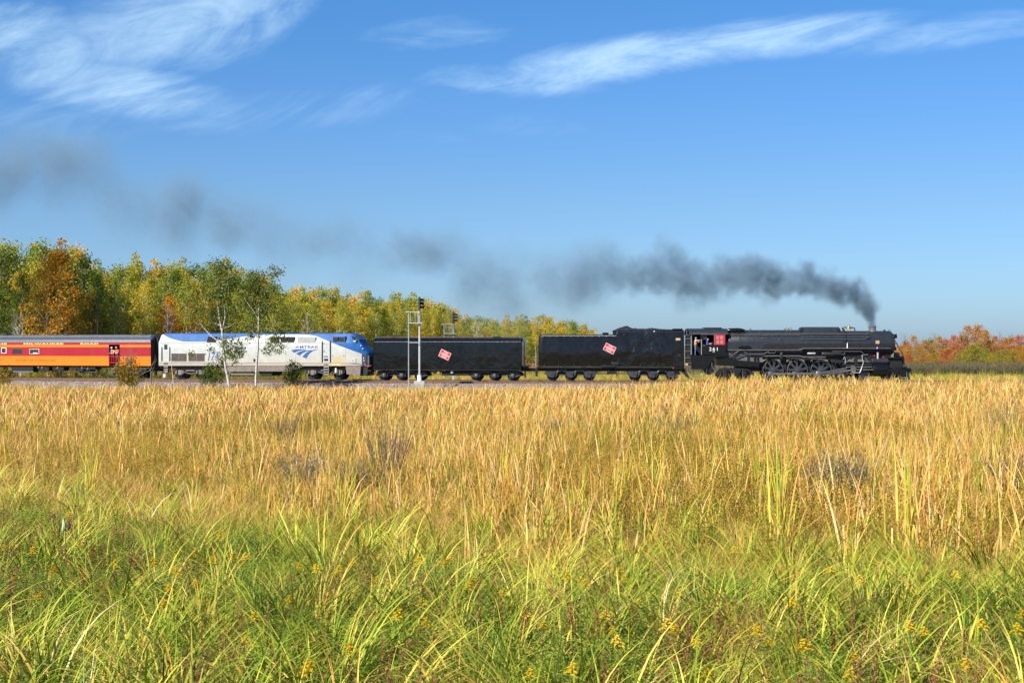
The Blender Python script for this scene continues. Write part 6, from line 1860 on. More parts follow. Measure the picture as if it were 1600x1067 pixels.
G_TAN = grass_material('tan_reed_blades', [(.14, (.14, .24, .02)), (.26, (.42, .44, .05)), (.34, (.38, .19, .04)), (.41, (.78, .44, .08)), (.48, (.60, .48, .06)), (.54, (.92, .57, .20)), (.59, (.92, .66, .34)), (.64, (.58, .23, .05)), (.70, (.88, .44, .12)), (.77, (.92, .62, .26)), (.85, (.46, .46, .06)), (.93, (.35, .14, .04))], patch=.5)
G_DRY = grass_material('dry_grass_blades', [(.12, (.16, .08, .03)), (.28, (.50, .28, .06)), (.40, (.80, .46, .12)), (.50, (.54, .48, .06)), (.58, (.90, .62, .26)), (.66, (.52, .22, .06)), (.75, (.84, .50, .16)), (.84, (.86, .64, .28)), (.93, (.38, .42, .05))], patch=.5)
G_WEED = grass_material('ochre_weed_leaves', [(.1, (.12, .13, .02)), (.4, (.45, .33, .045)), (.65, (.74, .48, .07)), (.85, (.40, .20, .05)), (1, (.85, .62, .20))])
G_OLIVE = grass_material('olive_mixed_blades', [(.14, (.10, .16, .012)), (.32, (.30, .34, .025)), (.48, (.60, .50, .055)), (.6, (.34, .20, .04)), (.72, (.86, .56, .12)), (.9, (.92, .68, .28))])
G_TWIG = grass_material('brown_twigs', [(.0, (.08, .06, .045)), (.5, (.16, .12, .085)), (1, (.28, .21, .15))], trans=0)

def gn_scatter(name, protos, pts, label, cat):
    """pts: (x, y, z, rotz, scale, tilt, index). One counted-by-nobody object; geometry nodes set the tufts"""
    me = bpy.data.meshes.new(name)
    me.from_pydata([p[:3] for p in pts], [], [])
    n = len(pts)
    for nm, i, ty in (('rz', 3, 'FLOAT'), ('sc', 4, 'FLOAT'), ('ti', 5, 'FLOAT'), ('idx', 6, 'INT')):
        a = me.attributes.new(nm, ty, 'POINT')
        a.data.foreach_set('value', [p[i] for p in pts])
    ob = bpy.data.objects.new(name, me); COL.objects.link(ob)
    tag(ob, label, cat, kind='stuff')
    cl = bpy.data.collections.new(name + '_tufts')
    for i, (m_, ma) in enumerate(protos):
        if len(m_.materials) == 0: m_.materials.append(ma)
        o = bpy.data.objects.new('tuft_%02d' % i, m_); cl.objects.link(o)
    ng = bpy.data.node_groups.new(name + '_nodes', 'GeometryNodeTree')
    ng.interface.new_socket('Geometry', in_out='INPUT', socket_type='NodeSocketGeometry')
    ng.interface.new_socket('Geometry', in_out='OUTPUT', socket_type='NodeSocketGeometry')
    N = ng.nodes; L = ng.links
    gi = N.new('NodeGroupInput'); go = N.new('NodeGroupOutput')
    ci = N.new('GeometryNodeCollectionInfo'); ci.inputs['Collection'].default_value = cl
    ci.inputs['Separate Children'].default_value = True; ci.inputs['Reset Children'].default_value = True
    ip = N.new('GeometryNodeInstanceOnPoints')
    def attr(nm, ty):
        a = N.new('GeometryNodeInputNamedAttribute'); a.data_type = ty; a.inputs['Name'].default_value = nm; return a.outputs[0]
    cx = N.new('ShaderNodeCombineXYZ'); L.new(attr('rz', 'FLOAT'), cx.inputs[2]); L.new(attr('ti', 'FLOAT'), cx.inputs[1])
    er = N.new('FunctionNodeEulerToRotation'); L.new(cx.outputs[0], er.inputs[0])
    L.new(gi.outputs[0], ip.inputs['Points']); L.new(ci.outputs[0], ip.inputs['Instance'])
    ip.inputs['Pick Instance'].default_value = True
    L.new(attr('idx', 'INT'), ip.inputs['Instance Index'])
    L.new(er.outputs[0], ip.inputs['Rotation']); L.new(attr('sc', 'FLOAT'), ip.inputs['Scale'])
    L.new(ip.outputs[0], go.inputs[0])
    md = ob.modifiers.new('scatter', 'NODES'); md.node_group = ng
    return ob

rg = random.Random(99)
def bound(px):   # depth where green foreground turns to dry marsh
    return float(np.interp(px, [0, 350, 520, 800, 1100, 1600], [33.0, 30, 26.5, 24, 22.5, 19.5]))
def px_of(x, y): return CX0 + x / y * FPX
def nz(x, y, s, o=0.0): return mnoise.noise(Vector((x * s, y * s, o)))
def toe(x): return Yt(x) - 8.1
def sample(y0, y1, dens, margin=5.0):
    """points in the camera's trapezoid, with a margin each side"""
    out_ = []
    y = y0
    while y < y1:
        dy = min(2.0, y1 - y)
        w = (y + 1) * 0.362 + margin
        d = dens(y) if callable(dens) else dens
        n = d * 2 * w * dy; n = int(n) + (rg.random() < n % 1)
        for _ in range(n):
            yy = y + rg.random() * dy; xx = rg.uniform(-w, w)
            if yy < toe(xx) + .6: out_.append((xx, yy))
        y += dy
    return out_
def P_(x, y, idx, s0=1.0, sv=.22, tilt=.12, dz=0.0):
    return (x, y, gz(x, y) + dz, rg.uniform(0, 6.28), s0 * rg.uniform(1 - sv, 1 + sv), rg.gauss(0, tilt), idx)

NP = 4
SED = [(tuft(10 + i, 'sedge'), G_GREEN) for i in range(NP)]
ARC = [(tuft(20 + i, 'arch'), G_GREEN) for i in range(NP)]
SHO = [(tuft(30 + i, 'short'), G_LIME) for i in range(3)]
LEA = [(tuft(40 + i, 'leafy'), G_HERB) for i in range(NP)]
pts_g = []; pts_h = []; pts_l = []
for x, y in sample(10.5, 60, 11.0):
    b = bound(px_of(x, y)) + 7.0 * nz(x, y, .13) + 3 * nz(x, y, .4, 2)
    if y > b + rg.gauss(0, 3.0) + (rg.expovariate(1 / 7.0) if rg.random() < .45 else 0): continue
    k = nz(x, y, .35, 3.3)
    near = y < 20
    p = px_of(x, y)
    if rg.random() < .10 + (.30 if k > .08 else -.04) + (.20 if y < 21 else 0): pts_g.append(P_(x, y, 4 + rg.randrange(NP), .92, .28))
    elif rg.random() < .8: pts_g.append(P_(x, y, rg.randrange(NP), .78, .3))
STK = [(tuft(45 + i, 'weed'), grass_material('dead_brown_stalks', [(0, (.14, .06, .03)), (.5, (.34, .16, .06)), (1, (.60, .36, .14))])) for i in range(3)]
pts_k = []
for x, y in sample(10.5, 38, 1.7):
    if nz(x, y, .3, 40) > -.1 and y < bound(px_of(x, y)) - 2: pts_k.append(P_(x, y, rg.randrange(3), .72, .25, .2))
gn_scatter('dead_stalks', STK, pts_k, 'dead reddish-brown weed stalks scattered through the green foreground', 'dead stalks')
gn_scatter('sedge_grass', SED + ARC, pts_g, 'long arching green and yellow sedge blades filling the foreground', 'grass')
for x, y in sample(10.5, 36, 20.0):
    b = bound(px_of(x, y)) + 2.0 * nz(x, y, .2)
    if y > b: continue
    pts_h.append(P_(x, y, rg.randrange(NP), .8 + .25 * nz(x, y, .5, 7), .2))
gn_scatter('leafy_undergrowth', LEA, pts_h, 'small-leaved dark green herbs between the foreground sedge', 'undergrowth')
for x, y in sample(13, 38, 9.0):
    p = px_of(x, y); b = bound(p)
    amt = (1.0 if p < 500 else .2) * smooth01(b - 16, b - 7, y)
    if y > b + 2 + 7 * nz(x, y, .13) + 3 * nz(x, y, .2, 1) or rg.random() > amt: continue
    pts_l.append(P_(x, y, rg.randrange(3), 1.0, .25))
gn_scatter('short_lime_grass', SHO, pts_l, 'bright lime green short grass where the foreground meets the dry marsh', 'grass')
# transition: olive mixed tufts
OLV = [(tuft(50 + i, 'sedge'), G_OLIVE) for i in range(3)] + [(tuft(55 + i, 'dry'), G_DRY) for i in range(4)]
pts_o = []
for x, y in sample(13, 62, lambda y: 11.0 if y < 45 else 7.0):
    b = bound(px_of(x, y)); p = px_of(x, y)
    u_ = (y - b - 7.0 * nz(x, y, .13) + 2.5 * nz(x, y, .25, 5))
    if rg.random() > max(.13, smooth01(-10, 3, u_)): continue
    olive = rg.random() < (.75 * smooth01(16, -2, u_) * (1.0 if p > 420 else .4) + .12)
    pts_o.append(P_(x, y, rg.randrange(3) if olive else 3 + rg.randrange(4), .8 if y < 45 else .95, .25))
gn_scatter('dry_grass', OLV, pts_o, 'tan and olive dry grass behind the green foreground', 'grass')
# reeds, near part and far part
REE = [(tuft(60 + i, 'reed'), G_TAN) for i in range(6)] + [(tuft(70 + i, 'weed'), G_WEED) for i in range(3)]
def reed_height(x, y):
    p = px_of(x, y)
    h = .80 + .16 * nz(x, y, .07, 2) + .12 * nz(x, y, .3, 8)
    h += .16 * smooth01(620, 1100, p)
    h *= 1 - .25 * smooth01(toe(x) - 26, toe(x) - 2, y) * (1 - smooth01(760, 1120, p))
    return h
pts_r = []
for x, y in sample(25, 72, lambda y: 5.2 if y < 50 else 4.2):
    b = bound(px_of(x, y)); p = px_of(x, y)
    u_ = y - b - 4 * (1 - smooth01(300, 700, p)) - 3 * nz(x, y, .3, 4) - 6.0 * nz(x, y, .13)
    if rg.random() > smooth01(-1, 13, u_): continue
    if nz(x, y, .16, 12) < -.28 and rg.random() < .75: continue
    w_ = rg.random() < .18 + (.6 if nz(x, y, .11, 20) > .12 else 0)
    pts_r.append(P_(x, y, (6 + rg.randrange(3)) if w_ else rg.randrange(6), reed_height(x, y) * (1.0 if not w_ else .95), .2, .09))
gn_scatter('reed_bed', REE, pts_r, 'upright tan and golden reeds with bent tips in the middle of the marsh', 'reeds')
REF = [(tuft(80 + i, 'reedfar'), G_TAN) for i in range(5)] + [(tuft(90 + i, 'dryfar'), G_DRY) for i in range(3)] + [(tuft(95 + i, 'weed'), G_WEED) for i in range(2)] + [(tuft(97, 'dryfar'), G_OLIVE)]
pts_f = []
for x, y in sample(66, 136, lambda y: 4.0 if y < 100 else 3.4, 8.0):
    r_ = rg.random(); p = px_of(x, y)
    edge = smooth01(toe(x) - 14, toe(x) - 1, y) * (1 - smooth01(900, 1130, p))
    if r_ < .55 - .35 * edge: i = rg.randrange(5)
    elif r_ < .82: i = 5 + rg.randrange(3)
    elif r_ < .92: i = 8 + rg.randrange(2)
    else: i = 10
    if nz(x, y, .07, 31) > .12 and rg.random() < .6: i = rg.choice([8, 9, 10])
    hh = reed_height(x, y) * (1.12 if i < 5 else .85) * (1 - .25 * edge)
    pts_f.append(P_(x, y, i, hh, .22, .1))
gn_scatter('far_reed_bed', REF, pts_f, 'dense straw-coloured reeds of the marsh reaching to the railway', 'reeds')
# behind the railway: grass strip, and brown brush right of the locomotive
pts_b = []
for _ in range(8500):
    p = rg.uniform(-200, 1750); x0 = track(p).x
    far_ = (wood_depth(min(p, 940)) + 12) if p < 1050 else 205
    y = Yt(x0) + 3.2 + rg.random() ** 1.3 * (far_ - Yt(x0) - 3.2)
    x = (p - CX0) / FPX * y
    pts_b.append((x, y, -.97, rg.uniform(0, 6.28), rg.uniform(.6, 1.0), rg.gauss(0, .1), rg.choice([0, 1, 2, 3, 4, 4])))
BEH = [(tuft(110 + i, 'dryfar'), G_DRY) for i in range(2)] + [(tuft(112 + i, 'dryfar'), G_OLIVE) for i in range(2)] + [(tuft(115, 'weed'), G_LIME)]
gn_scatter('trackside_grass', BEH, pts_b, 'golden and green grass on the far side of the railway below the wood', 'grass')
G_BRUSH = grass_material('olive_brown_twigs', [(0, (.07, .06, .03)), (.5, (.14, .12, .06)), (1, (.26, .20, .09))], trans=0)
TWG = [(tuft(120 + i, 'twigs'), G_BRUSH) for i in range(4)]
pts_t = []
for _ in range(3400):
    p = rg.uniform(1330, 1860) if rg.random() < .93 else rg.uniform(950, 1330); y = rg.uniform(196, 236); x = (p - CX0) / FPX * y
    pts_t.append((x, y, -.95, rg.uniform(0, 6.28), rg.uniform(.95, 1.45) + .2 * nz(x, y, .12), rg.gauss(0, .1), rg.randrange(4)))
gn_scatter('brown_brush', TWG, pts_t, 'low grey-brown leafless brush in front of the autumn wood at the right', 'brush')

# ---------------- goldenrod: countable plants in the foreground
def goldenrod_proto(seed):
    r = random.Random(seed)
    sm = MB(); lm = MB(); fm = MB()
    H_ = 1.0; az = r.uniform(0, 6.28); ln = .12
    pts = [Vector((math.cos(az) * ln * (i / 5) ** 2, math.sin(az) * ln * (i / 5) ** 2, H_ * i / 5)) for i in range(6)]
    sm.tube(pts, [.006, .0055, .005, .0045, .004, .003], 5)
    for k in range(30):
        u_ = .25 + .6 * k / 30; f_ = u_ * 5; i = int(f_); q = pts[i].lerp(pts[i + 1], f_ - i)
        blade(lm, q, k * 2.4, r.uniform(.06, .10) * (1.3 - .6 * u_), r.uniform(.8, 1.3), r.uniform(.2, .7), .016, r.random(), 3)
    n = 12
    for k in range(n):
        u_ = .86 + .14 * k / n; f_ = min(4.99, u_ * 5); i = int(f_); q = pts[i].lerp(pts[i + 1], f_ - i)
        a = k * 2.4 + r.uniform(-.3, .3); L = .10 * (1.05 - .8 * (k / n))
        tip = []
        for j in range(5):
            t = j / 4; tip.append(q + Vector((math.cos(a) * L * t, math.sin(a) * L * t, L * (.75 * t - .75 * t * t))))
        sm.tube(tip, .002, 3, caps=False)
        for j in range(38):
            t = r.uniform(.1, 1); f2 = t * 4; i2 = min(3, int(f2)); c = tip[i2].lerp(tip[i2 + 1], f2 - i2) + Vector((r.gauss(0, .005), r.gauss(0, .005), r.uniform(0, .012)))
            s = r.uniform(.004, .0075)
            fm.add([c + Vector((s, 0, 0)), c + Vector((-s * .5, s * .87, 0)), c + Vector((-s * .5, -s * .87, 0)), c + Vector((0, 0, s * 1.3)), c - Vector((0, 0, s))],
                   [(0, 1, 3), (1, 2, 3), (2, 0, 3), (1, 0, 4), (2, 1, 4), (0, 2, 4)], r.random())
    return sm.mesh('stem'), lm.mesh('leaves', smooth=0, attr=True), fm.mesh('flower_plume', smooth=0, attr=True)
GR = [goldenrod_proto(700 + i) for i in range(4)]
YEL = grass_material('goldenrod_yellow', [(0, (.55, .34, .01)), (.5, (.85, .58, .015)), (1, (.9, .70, .04))], trans=.2)
STEM = mat('plant_stem', (.10, .12, .03), .8)
def column(px):
    for lim, s in ((120, 'near the left edge'), (250, 'in line with the orange bush'), (420, 'in line with the two birches'), (575, 'in line with the diesel nose'), (700, 'in line with the tall signal'), (830, 'in line with the auxiliary tender'),
                   (960, 'in line with the rear of the coal tender'), (1075, 'in line with the coal heap'), (1200, 'in line with the cab'), (1330, 'in line with the driving wheels'), (1430, 'in line with the chimney')):
        if px < lim: return s
    return 'near the right edge'
def put_goldenrod(px, py, D, H_, first=[0]):
    x = (px - CX0) / FPX * D
    z0 = gz(x, D)
    sm, lm, fm = rg.choice(GR)
    s = H_
    root = empty('goldenrod_plant', Matrix.Translation((x, D, z0)) @ Matrix.Rotation(rg.uniform(0, 6.28), 4, 'Z') @ Matrix.Diagonal((s * .95, s * .95, s, 1)))
    lab = 'goldenrod plume %s, %s' % ('at the bottom edge' if py > 985 else 'in the middle foreground' if py > 900 else 'at the back', column(px))
    tag(root, lab, 'wildflower', 'goldenrod plants in the foreground')
    link_mesh('stem', sm, STEM, root); link_mesh('leaves', lm, G_HERB, root); link_mesh('flower_plume', fm, YEL, root)
FL = [(258, 845), (250, 878), (105, 805), (130, 812), (140, 838), (128, 852), (52, 862), (15, 855), (262, 918), (250, 945), (310, 910), (296, 866), (218, 800), (348, 835), (330, 875), (388, 868), (475, 885), (505, 888), (520, 890), (545, 880), (334, 875), (362, 868), (600, 870), (660, 878), (693, 878), (697, 870), (590, 905), (285, 895),
      (390, 1000), (405, 965), (960, 892), (975, 905), (910, 905), (925, 912), (958, 985), (972, 1000), (935, 960), (990, 940), (1030, 975), (1045, 985), (1080, 1000), (1195, 985), (1195, 1005), (830, 960), (845, 975), (470, 1050), (495, 1040), (825, 1055), (1322, 1050), (1330, 1030), (1428, 980), (1448, 985), (1545, 975), (1590, 960), (1585, 985), (735, 905), (730, 915), (895, 900), (1070, 925), (1420, 875), (670, 970), (655, 940), (185, 880), (95, 890), (60, 930), (20, 900), (1150, 860), (1350, 905), (1500, 900), (560, 1015), (450, 935), (780, 930), (610, 960), (1240, 940), (1270, 1010), (880, 1045), (1100, 1050), (1520, 1040), (1290, 890)]
for (px, py) in FL:
    # the plume's height fixes the depth: solve for the plant's ground
    D = 20.0; H_ = rg.uniform(.72, .98)
    for _ in range(12):
        x = (px - CX0) / FPX * D
        D = max(11.0, FPX * (CAMZ - (gz(x, D) + H_ * .93)) / (py - HOR))
    put_goldenrod(px, py, D, H_)

# ---------------- cattail clumps that stand out
def clump_proto(seed, n, green):
    r = random.Random(seed); mb = MB()
    for _ in range(n):
        az = r.gauss(.3, 1.6); L = r.uniform(1.0, 2.1)
        kink = (r.uniform(.75, .95), r.uniform(1.2, 2.2)) if r.random() < .3 else None
        blade(mb, (r.gauss(0, .07), r.gauss(0, .04), 0), az, L, abs(r.gauss(0, .09)), r.uniform(0, .45), r.uniform(.020, .034), min(1, max(0, r.gauss(.36 if green else .6, .22))), 8, kink=kink, twist=r.gauss(0, .7))
    return mb.mesh('leaves', smooth=0, attr=True)
G_CAT = grass_material('cattail_leaves', [(0, (.14, .28, .02)), (.3, (.42, .50, .04)), (.5, (.80, .66, .08)), (.72, (.85, .50, .13)), (1, (.60, .25, .05))], patch=.0)
CAT_G = [clump_proto(800 + i, 15, True) for i in range(3)]; CAT_T = [clump_proto(810 + i, 14, False) for i in range(3)]
CLP = [(143, 786, 100, 1), (150, 730, 60, 1), (182, 722, 40, 1), (218, 742, 62, 1), (228, 735, 50, 0), (282, 745, 64, 1), (277, 740, 50, 0), (135, 735, 55, 0), (195, 735, 60, 0), (15, 700, 60, 1), (265, 745, 55, 0), (314, 742, 50, 0), (345, 730, 70, 0), (73, 725, 50, 0),
       (533, 830, 105, 0), (545, 800, 90, 0), (855, 790, 95, 1), (905, 800, 90, 0), (955, 812, 100, 0), (977, 800, 115, 1), (1023, 818, 130, 1), (1035, 800, 110, 0), (1185, 795, 110, 1), (1190, 840, 130, 0), (1215, 845, 150, 0), (1225, 880, 190, 1), (1237, 800, 90, 0), (1310, 745, 60, 1), (1355, 790, 80, 0), (1425, 880, 190, 1), (1418, 830, 120, 0), (1475, 785, 75, 1), (1540, 790, 100, 1), (1550, 765, 110, 1),
       (790, 800, 100, 0), (785, 770, 80, 0), (1000, 760, 90, 0), (1100, 780, 80, 0), (1150, 760, 70, 0), (700, 745, 60, 0), (640, 720, 55, 0), (470, 735, 55, 0), (430, 725, 45, 0), (1310, 690, 45, 1), (1110, 680, 45, 1), (1225, 700, 40, 1), (1060, 720, 60, 0), (880, 740, 60, 0), (1380, 700, 45, 0)]
for (px, base, hpx, green) in CLP:
    D = 30.0
    for _ in range(10):
        x = (px - CX0) / FPX * D; D = FPX * (CAMZ - gz(x, D)) / (base - HOR)
    x = (px - CX0) / FPX * D; s = hpx * D / FPX / 1.75
    Mx = Matrix.Translation((x, D, gz(x, D))) @ Matrix.Rotation(rg.uniform(-.6, .6), 4, 'Z') @ Matrix.Diagonal((s * .9, s * .9, s, 1))
    root = empty('cattail_clump', Mx)
    gl = 'green and yellow' if green else 'tan and orange'
    tag(root, '%s %s cattail clump %s' % ('very tall' if hpx > 105 else 'tall' if hpx > 75 else 'short', gl, column(px)), 'cattail clump', '%s cattail clumps' % gl)
    link_mesh('leaves', rg.choice(CAT_G if green else CAT_T), G_CAT, root)

# ---------------- shrubs in the marsh
def marsh_shrub(px, base, D, wpx, hpx, name, label, cat, m_leaf, twig_m, nst, leaves, seed, leaf=.06, lw=.014):
    r = random.Random(seed); B = Vector(((px - CX0) / FPX * D, D, 0)); B.z = gz(B.x, D); k = D / FPX
    root = empty(name, Matrix.Translation(B)); tag(root, label, cat)
    tm = MB(); cm = MB()
    for i in range(nst):
        a = r.uniform(0, 6.28); sp = wpx * k * .5 * r.random() ** .6; H_ = hpx * k * r.uniform(.6, 1.05)
        b = Vector((math.cos(a) * sp * .3, math.sin(a) * sp * .3, 0)); e = Vector((math.cos(a) * sp, math.sin(a) * sp, H_)); m_ = b.lerp(e, .5) + Vector((0, 0, .1))
        tm.tube([b, m_, e], [.012, .008, .003], 4, caps=False, a=r.random())
        for q in range(5):
            s_ = m_.lerp(e, r.random()); t_ = s_ + Vector((r.gauss(0, .12), r.gauss(0, .12), r.uniform(.1, .35))); tm.tube([s_, t_], [.006, .002], 3, caps=False, a=r.random())
        for q in range(leaves):
            s_ = b.lerp(m_, r.random()) if r.random() < .25 else m_.lerp(e, r.random() * 1.05)
            blade(cm, s_ + Vector((r.gauss(0, .07), r.gauss(0, .07), r.gauss(0, .04))), r.uniform(0, 6.28), leaf * r.uniform(.7, 1.5), r.uniform(.2, 1.2), r.uniform(0, .6), lw, r.random(), 2)
    link_mesh('stems', tm.mesh('stems', smooth=60, attr=True), twig_m, root)
    if leaves: link_mesh('leaves', cm.mesh('leaves', smooth=0, attr=True), m_leaf, root)
G_SILV = grass_material('silvery_willow_leaves', [(0, (.20, .24, .08)), (.5, (.38, .40, .17)), (1, (.62, .56, .30))], patch=0)
G_OCH = grass_material('ochre_shrub_leaves', [(0, (.16, .14, .02)), (.5, (.48, .32, .03)), (1, (.68, .40, .04))], patch=0)
marsh_shrub(1320, 805, 36, 110, 100, 'willow_shrub', 'pale silvery-leaved willow shrub among the cattails right of centre', 'shrub', G_SILV, G_TWIG, 60, 40, 1)
marsh_shrub(1285, 800, 37, 60, 80, 'willow_shrub', 'smaller pale-leaved willow shrub just left of the silvery willow', 'shrub', G_SILV, G_TWIG, 24, 36, 2)
marsh_shrub(605, 775, 42, 90, 110, 'dead_shrub', 'leafless grey-brown twiggy shrub standing in the marsh left of centre', 'shrub', None, G_TWIG, 46, 0, 3)
marsh_shrub(445, 715, 57, 70, 55, 'ochre_shrub', 'ochre-leaved low shrub in the marsh in front of the nose of the diesel', 'shrub', G_OCH, G_TWIG, 50, 40, 4)
marsh_shrub(470, 780, 40, 110, 70, 'silver_herb', 'grey-green leafy shrub in the marsh below the ochre shrub', 'shrub', G_SILV, G_TWIG, 40, 30, 5)
marsh_shrub(560, 800, 38, 100, 70, 'ochre_shrub', 'orange-ochre leafy shrub at the edge of the green foreground', 'shrub', G_OCH, G_TWIG, 50, 40, 6)
marsh_shrub(1570, 700, 60, 120, 70, 'dark_shrub', 'dark brown twiggy shrub in the marsh at the right edge', 'shrub', G_OCH, G_TWIG, 60, 14, 7)
marsh_shrub(1590, 790, 38, 120, 90, 'dark_shrub', 'olive leafy shrub at the right edge nearer the camera', 'shrub', G_OCH, G_TWIG, 50, 34, 8)
marsh_shrub(1060, 700, 62, 80, 45, 'ochre_shrub', 'low ochre shrub in the reeds below the coal tender', 'shrub', G_OCH, G_TWIG, 40, 30, 9)
marsh_shrub(865, 690, 62, 80, 40, 'ochre_shrub', 'low olive-ochre shrub in the reeds left of the coal tender', 'shrub', G_OCH, G_TWIG, 40, 30, 10)
# milkweed with an open pod
def milkweed():
    D = 24.0; px, py = 100, 815
    x = (px - CX0) / FPX * D; z0 = gz(x, D); zt = at(px, py, D).z - z0
    root = empty('milkweed_plant', Matrix.Translation((x, D, z0))); tag(root, 'milkweed stalk with a pale green split seed pod at the left of the green foreground', 'milkweed')
    mb = MB(); mb.tube([(0.05, 0, 0), (.03, 0, zt * .6), (.02, 0, zt - .02)], .007, 6); mb.build('stem', STEM, root)
    pod = mat('pod_green', (.42, .55, .26), .7)
    mb = MB(); n = 8; st = []
    for i in range(n + 1):
        t = i / n; r_ = .045 * math.sin(math.pi * min(.99, max(.01, t ** .8)))
        st.append([(-.02 + r_ * .8 * math.cos(a) + .02 * math.sin(3 * t), r_ * math.sin(a), zt - .19 + .26 * t) for a in [2 * math.pi * k / 8 for k in range(8)]])
    mb.loft(st); mb.build('seed_pod', pod, root)
    mb = MB(); st = []
    for i in range(n + 1):
        t = i / n; r_ = .03 * math.sin(math.pi * min(.99, max(.01, t)))
        st.append([(.07 + r_ * math.cos(a) + .05 * t * (1 - t), r_ * math.sin(a), zt - .16 + .19 * t) for a in [2 * math.pi * k / 8 for k in range(8)]])
    mb.loft(st); mb.build('seed_pod', mat('dry_pod_brown', (.10, .055, .03), .8), root)
milkweed()

# ================================================================== SMOKE
def make_smoke():
    SM = [(1363, 512, 6.2, 1.3), (1361.5, 503, 7.2, 1.3), (1359, 492, 10, 1.2), (1354, 480, 14, 1.1), (1347, 466, 18, 1.0), (1337, 455, 19, .95), (1322, 450, 22, .95), (1305, 447, 24, .9), (1285, 442, 27, .85), (1263, 436, 30, .85), (1240, 440, 30, .7), (1215, 437, 30, .75), (1190, 434, 31, .75),
          (1165, 432, 36, .85), (1140, 437, 34, .65), (1112, 437, 32, .62), (1085, 440, 34, .65), (1060, 432, 38, .55), (1030, 430, 38, .45), (1000, 428, 40, .42), (970, 422, 44, .34), (930, 415, 46, .22), (895, 430, 44, .16), (850, 442, 44, .11), (800, 445, 42, .09), (760, 435, 42, .11), (720, 415, 40, .11), (680, 402, 36, .14),
          (640, 392, 32, .15), (600, 398, 34, .08), (560, 405, 38, .055), (510, 385, 42, .065), (470, 365, 44, .085), (420, 360, 40, .06), (375, 355, 38, .08), (335, 345, 40, .13), (300, 322, 40, .17), (260, 320, 42, .12), (220, 330, 46, .06), (180, 295, 50, .045), (140, 275, 50, .06), (90, 265, 44, .12), (50, 258, 42, .14), (0, 275, 50, .10), (-60, 270, 60, .15), (-140, 262, 60, .12)]
    rs = random.Random(12)
    def smoke_pos(px, py, off):
        c = track(px)
        D = c.y
        return Vector(((px - CX0) / FPX * (D + off), D + off, CAMZ - (py - HOR) / FPX * (D + off)))
    pts = []; rad = []; dn = []
    SM = [(a, b, r * (1.18 if a < 1335 else 1.06), d) for a, b, r, d in SM]
    P0 = SM
    for i in range(len(P0) - 1):
        a, b = P0[i], P0[i + 1]
        d = math.hypot(b[0] - a[0], b[1] - a[1]); R_ = (a[2] + b[2]) / 2
        n = max(3, int(d / (R_ * .30)) + 1) if R_ < 18 else max(4, int(d / R_ * 9))
        if a[0] < 960: R_ *= 1.3; a = (a[0], a[1], a[2] * 1.35, a[3]); b = (b[0], b[1], b[2] * 1.35, b[3])
        for _ in range(n):
            t = rs.random(); px = a[0] + (b[0] - a[0]) * t; py = a[1] + (b[1] - a[1]) * t; r = a[2] + (b[2] - a[2]) * t; st = a[3] + (b[3] - a[3]) * t
            if R_ < 18: rr = r * rs.uniform(1.0, 1.3); jit = .25
            else: rr = r * rs.uniform(.55, .9); jit = .52
            k = track(px).y / FPX
            ox_, oy_, oz_ = rs.gauss(0, jit * .6), rs.gauss(0, jit * .55), rs.gauss(0, jit * .55)
            pts.append(smoke_pos(px + ox_ * r, py + oz_ * r, oy_ * r * k)); rad.append(rr * k); dn.append(st * rs.uniform(.55, 1.25))
    me = bpy.data.meshes.new('smoke'); me.from_pydata([tuple(p) for p in pts], [], [])
    for nm, v_ in (('rad', rad), ('dn', dn)):
        a = me.attributes.new(nm, 'FLOAT', 'POINT'); a.data.foreach_set('value', v_)
    co = np.array([p[:] for p in pts]); rr = np.array(rad)
    mn = (co - rr[:, None]).min(0) - .6; mx = (co + rr[:, None]).max(0) + .6
    ob = bpy.data.objects.new('smoke', me); COL.objects.link(ob)
    tag(ob, 'dark grey smoke plume trailing left from the locomotive chimney across the sky', 'smoke', kind='stuff')
    ng = bpy.data.node_groups.new('smoke_nodes', 'GeometryNodeTree')
    ng.interface.new_socket('Geometry', in_out='INPUT', socket_type='NodeSocketGeometry'); ng.interface.new_socket('Geometry', in_out='OUTPUT', socket_type='NodeSocketGeometry')
    N = ng.nodes; L = ng.links
    gi = N.new('NodeGroupInput'); go = N.new('NodeGroupOutput')
    vc = N.new('GeometryNodeVolumeCube')
    vc.inputs['Min'].default_value = mn; vc.inputs['Max'].default_value = mx
    vox = .2
    for i, nm in enumerate(('Resolution X', 'Resolution Y', 'Resolution Z')): vc.inputs[nm].default_value = max(8, int((mx[i] - mn[i]) / vox))
    pos = N.new('GeometryNodeInputPosition')
    def vm(op, a, b=None):
        n = N.new('ShaderNodeVectorMath'); n.operation = op
        for i, v_ in enumerate((a, b)):
            if v_ is None: continue
            if isinstance(v_, bpy.types.NodeSocket): L.new(v_, n.inputs[i])
            else: n.inputs[i].default_value = v_
        return n.outputs[1] if op == 'LENGTH' else n.outputs[0]
    def mt(op, a, b=None, clamp=False):
        n = N.new('ShaderNodeMath'); n.operation = op; n.use_clamp = clamp
        for i, v_ in enumerate((a, b)):
            if v_ is None: continue
            if isinstance(v_, bpy.types.NodeSocket): L.new(v_, n.inputs[i])
            else: n.inputs[i].default_value = v_
        return n.outputs[0]
    def noise_(scale, detail, out_i):
        n = N.new('ShaderNodeTexNoise'); n.inputs['Scale'].default_value = scale; n.inputs['Detail'].default_value = detail; n.inputs['Roughness'].default_value = .6
        L.new(pos.outputs[0], n.inputs['Vector']); return n.outputs[out_i]
    # warp the lookup point so the puffs billow; less close to the chimney
    sep = N.new('ShaderNodeSeparateXYZ'); L.new(pos.outputs[0], sep.inputs[0])
    chim = at(1363, 512, track(1363).y)
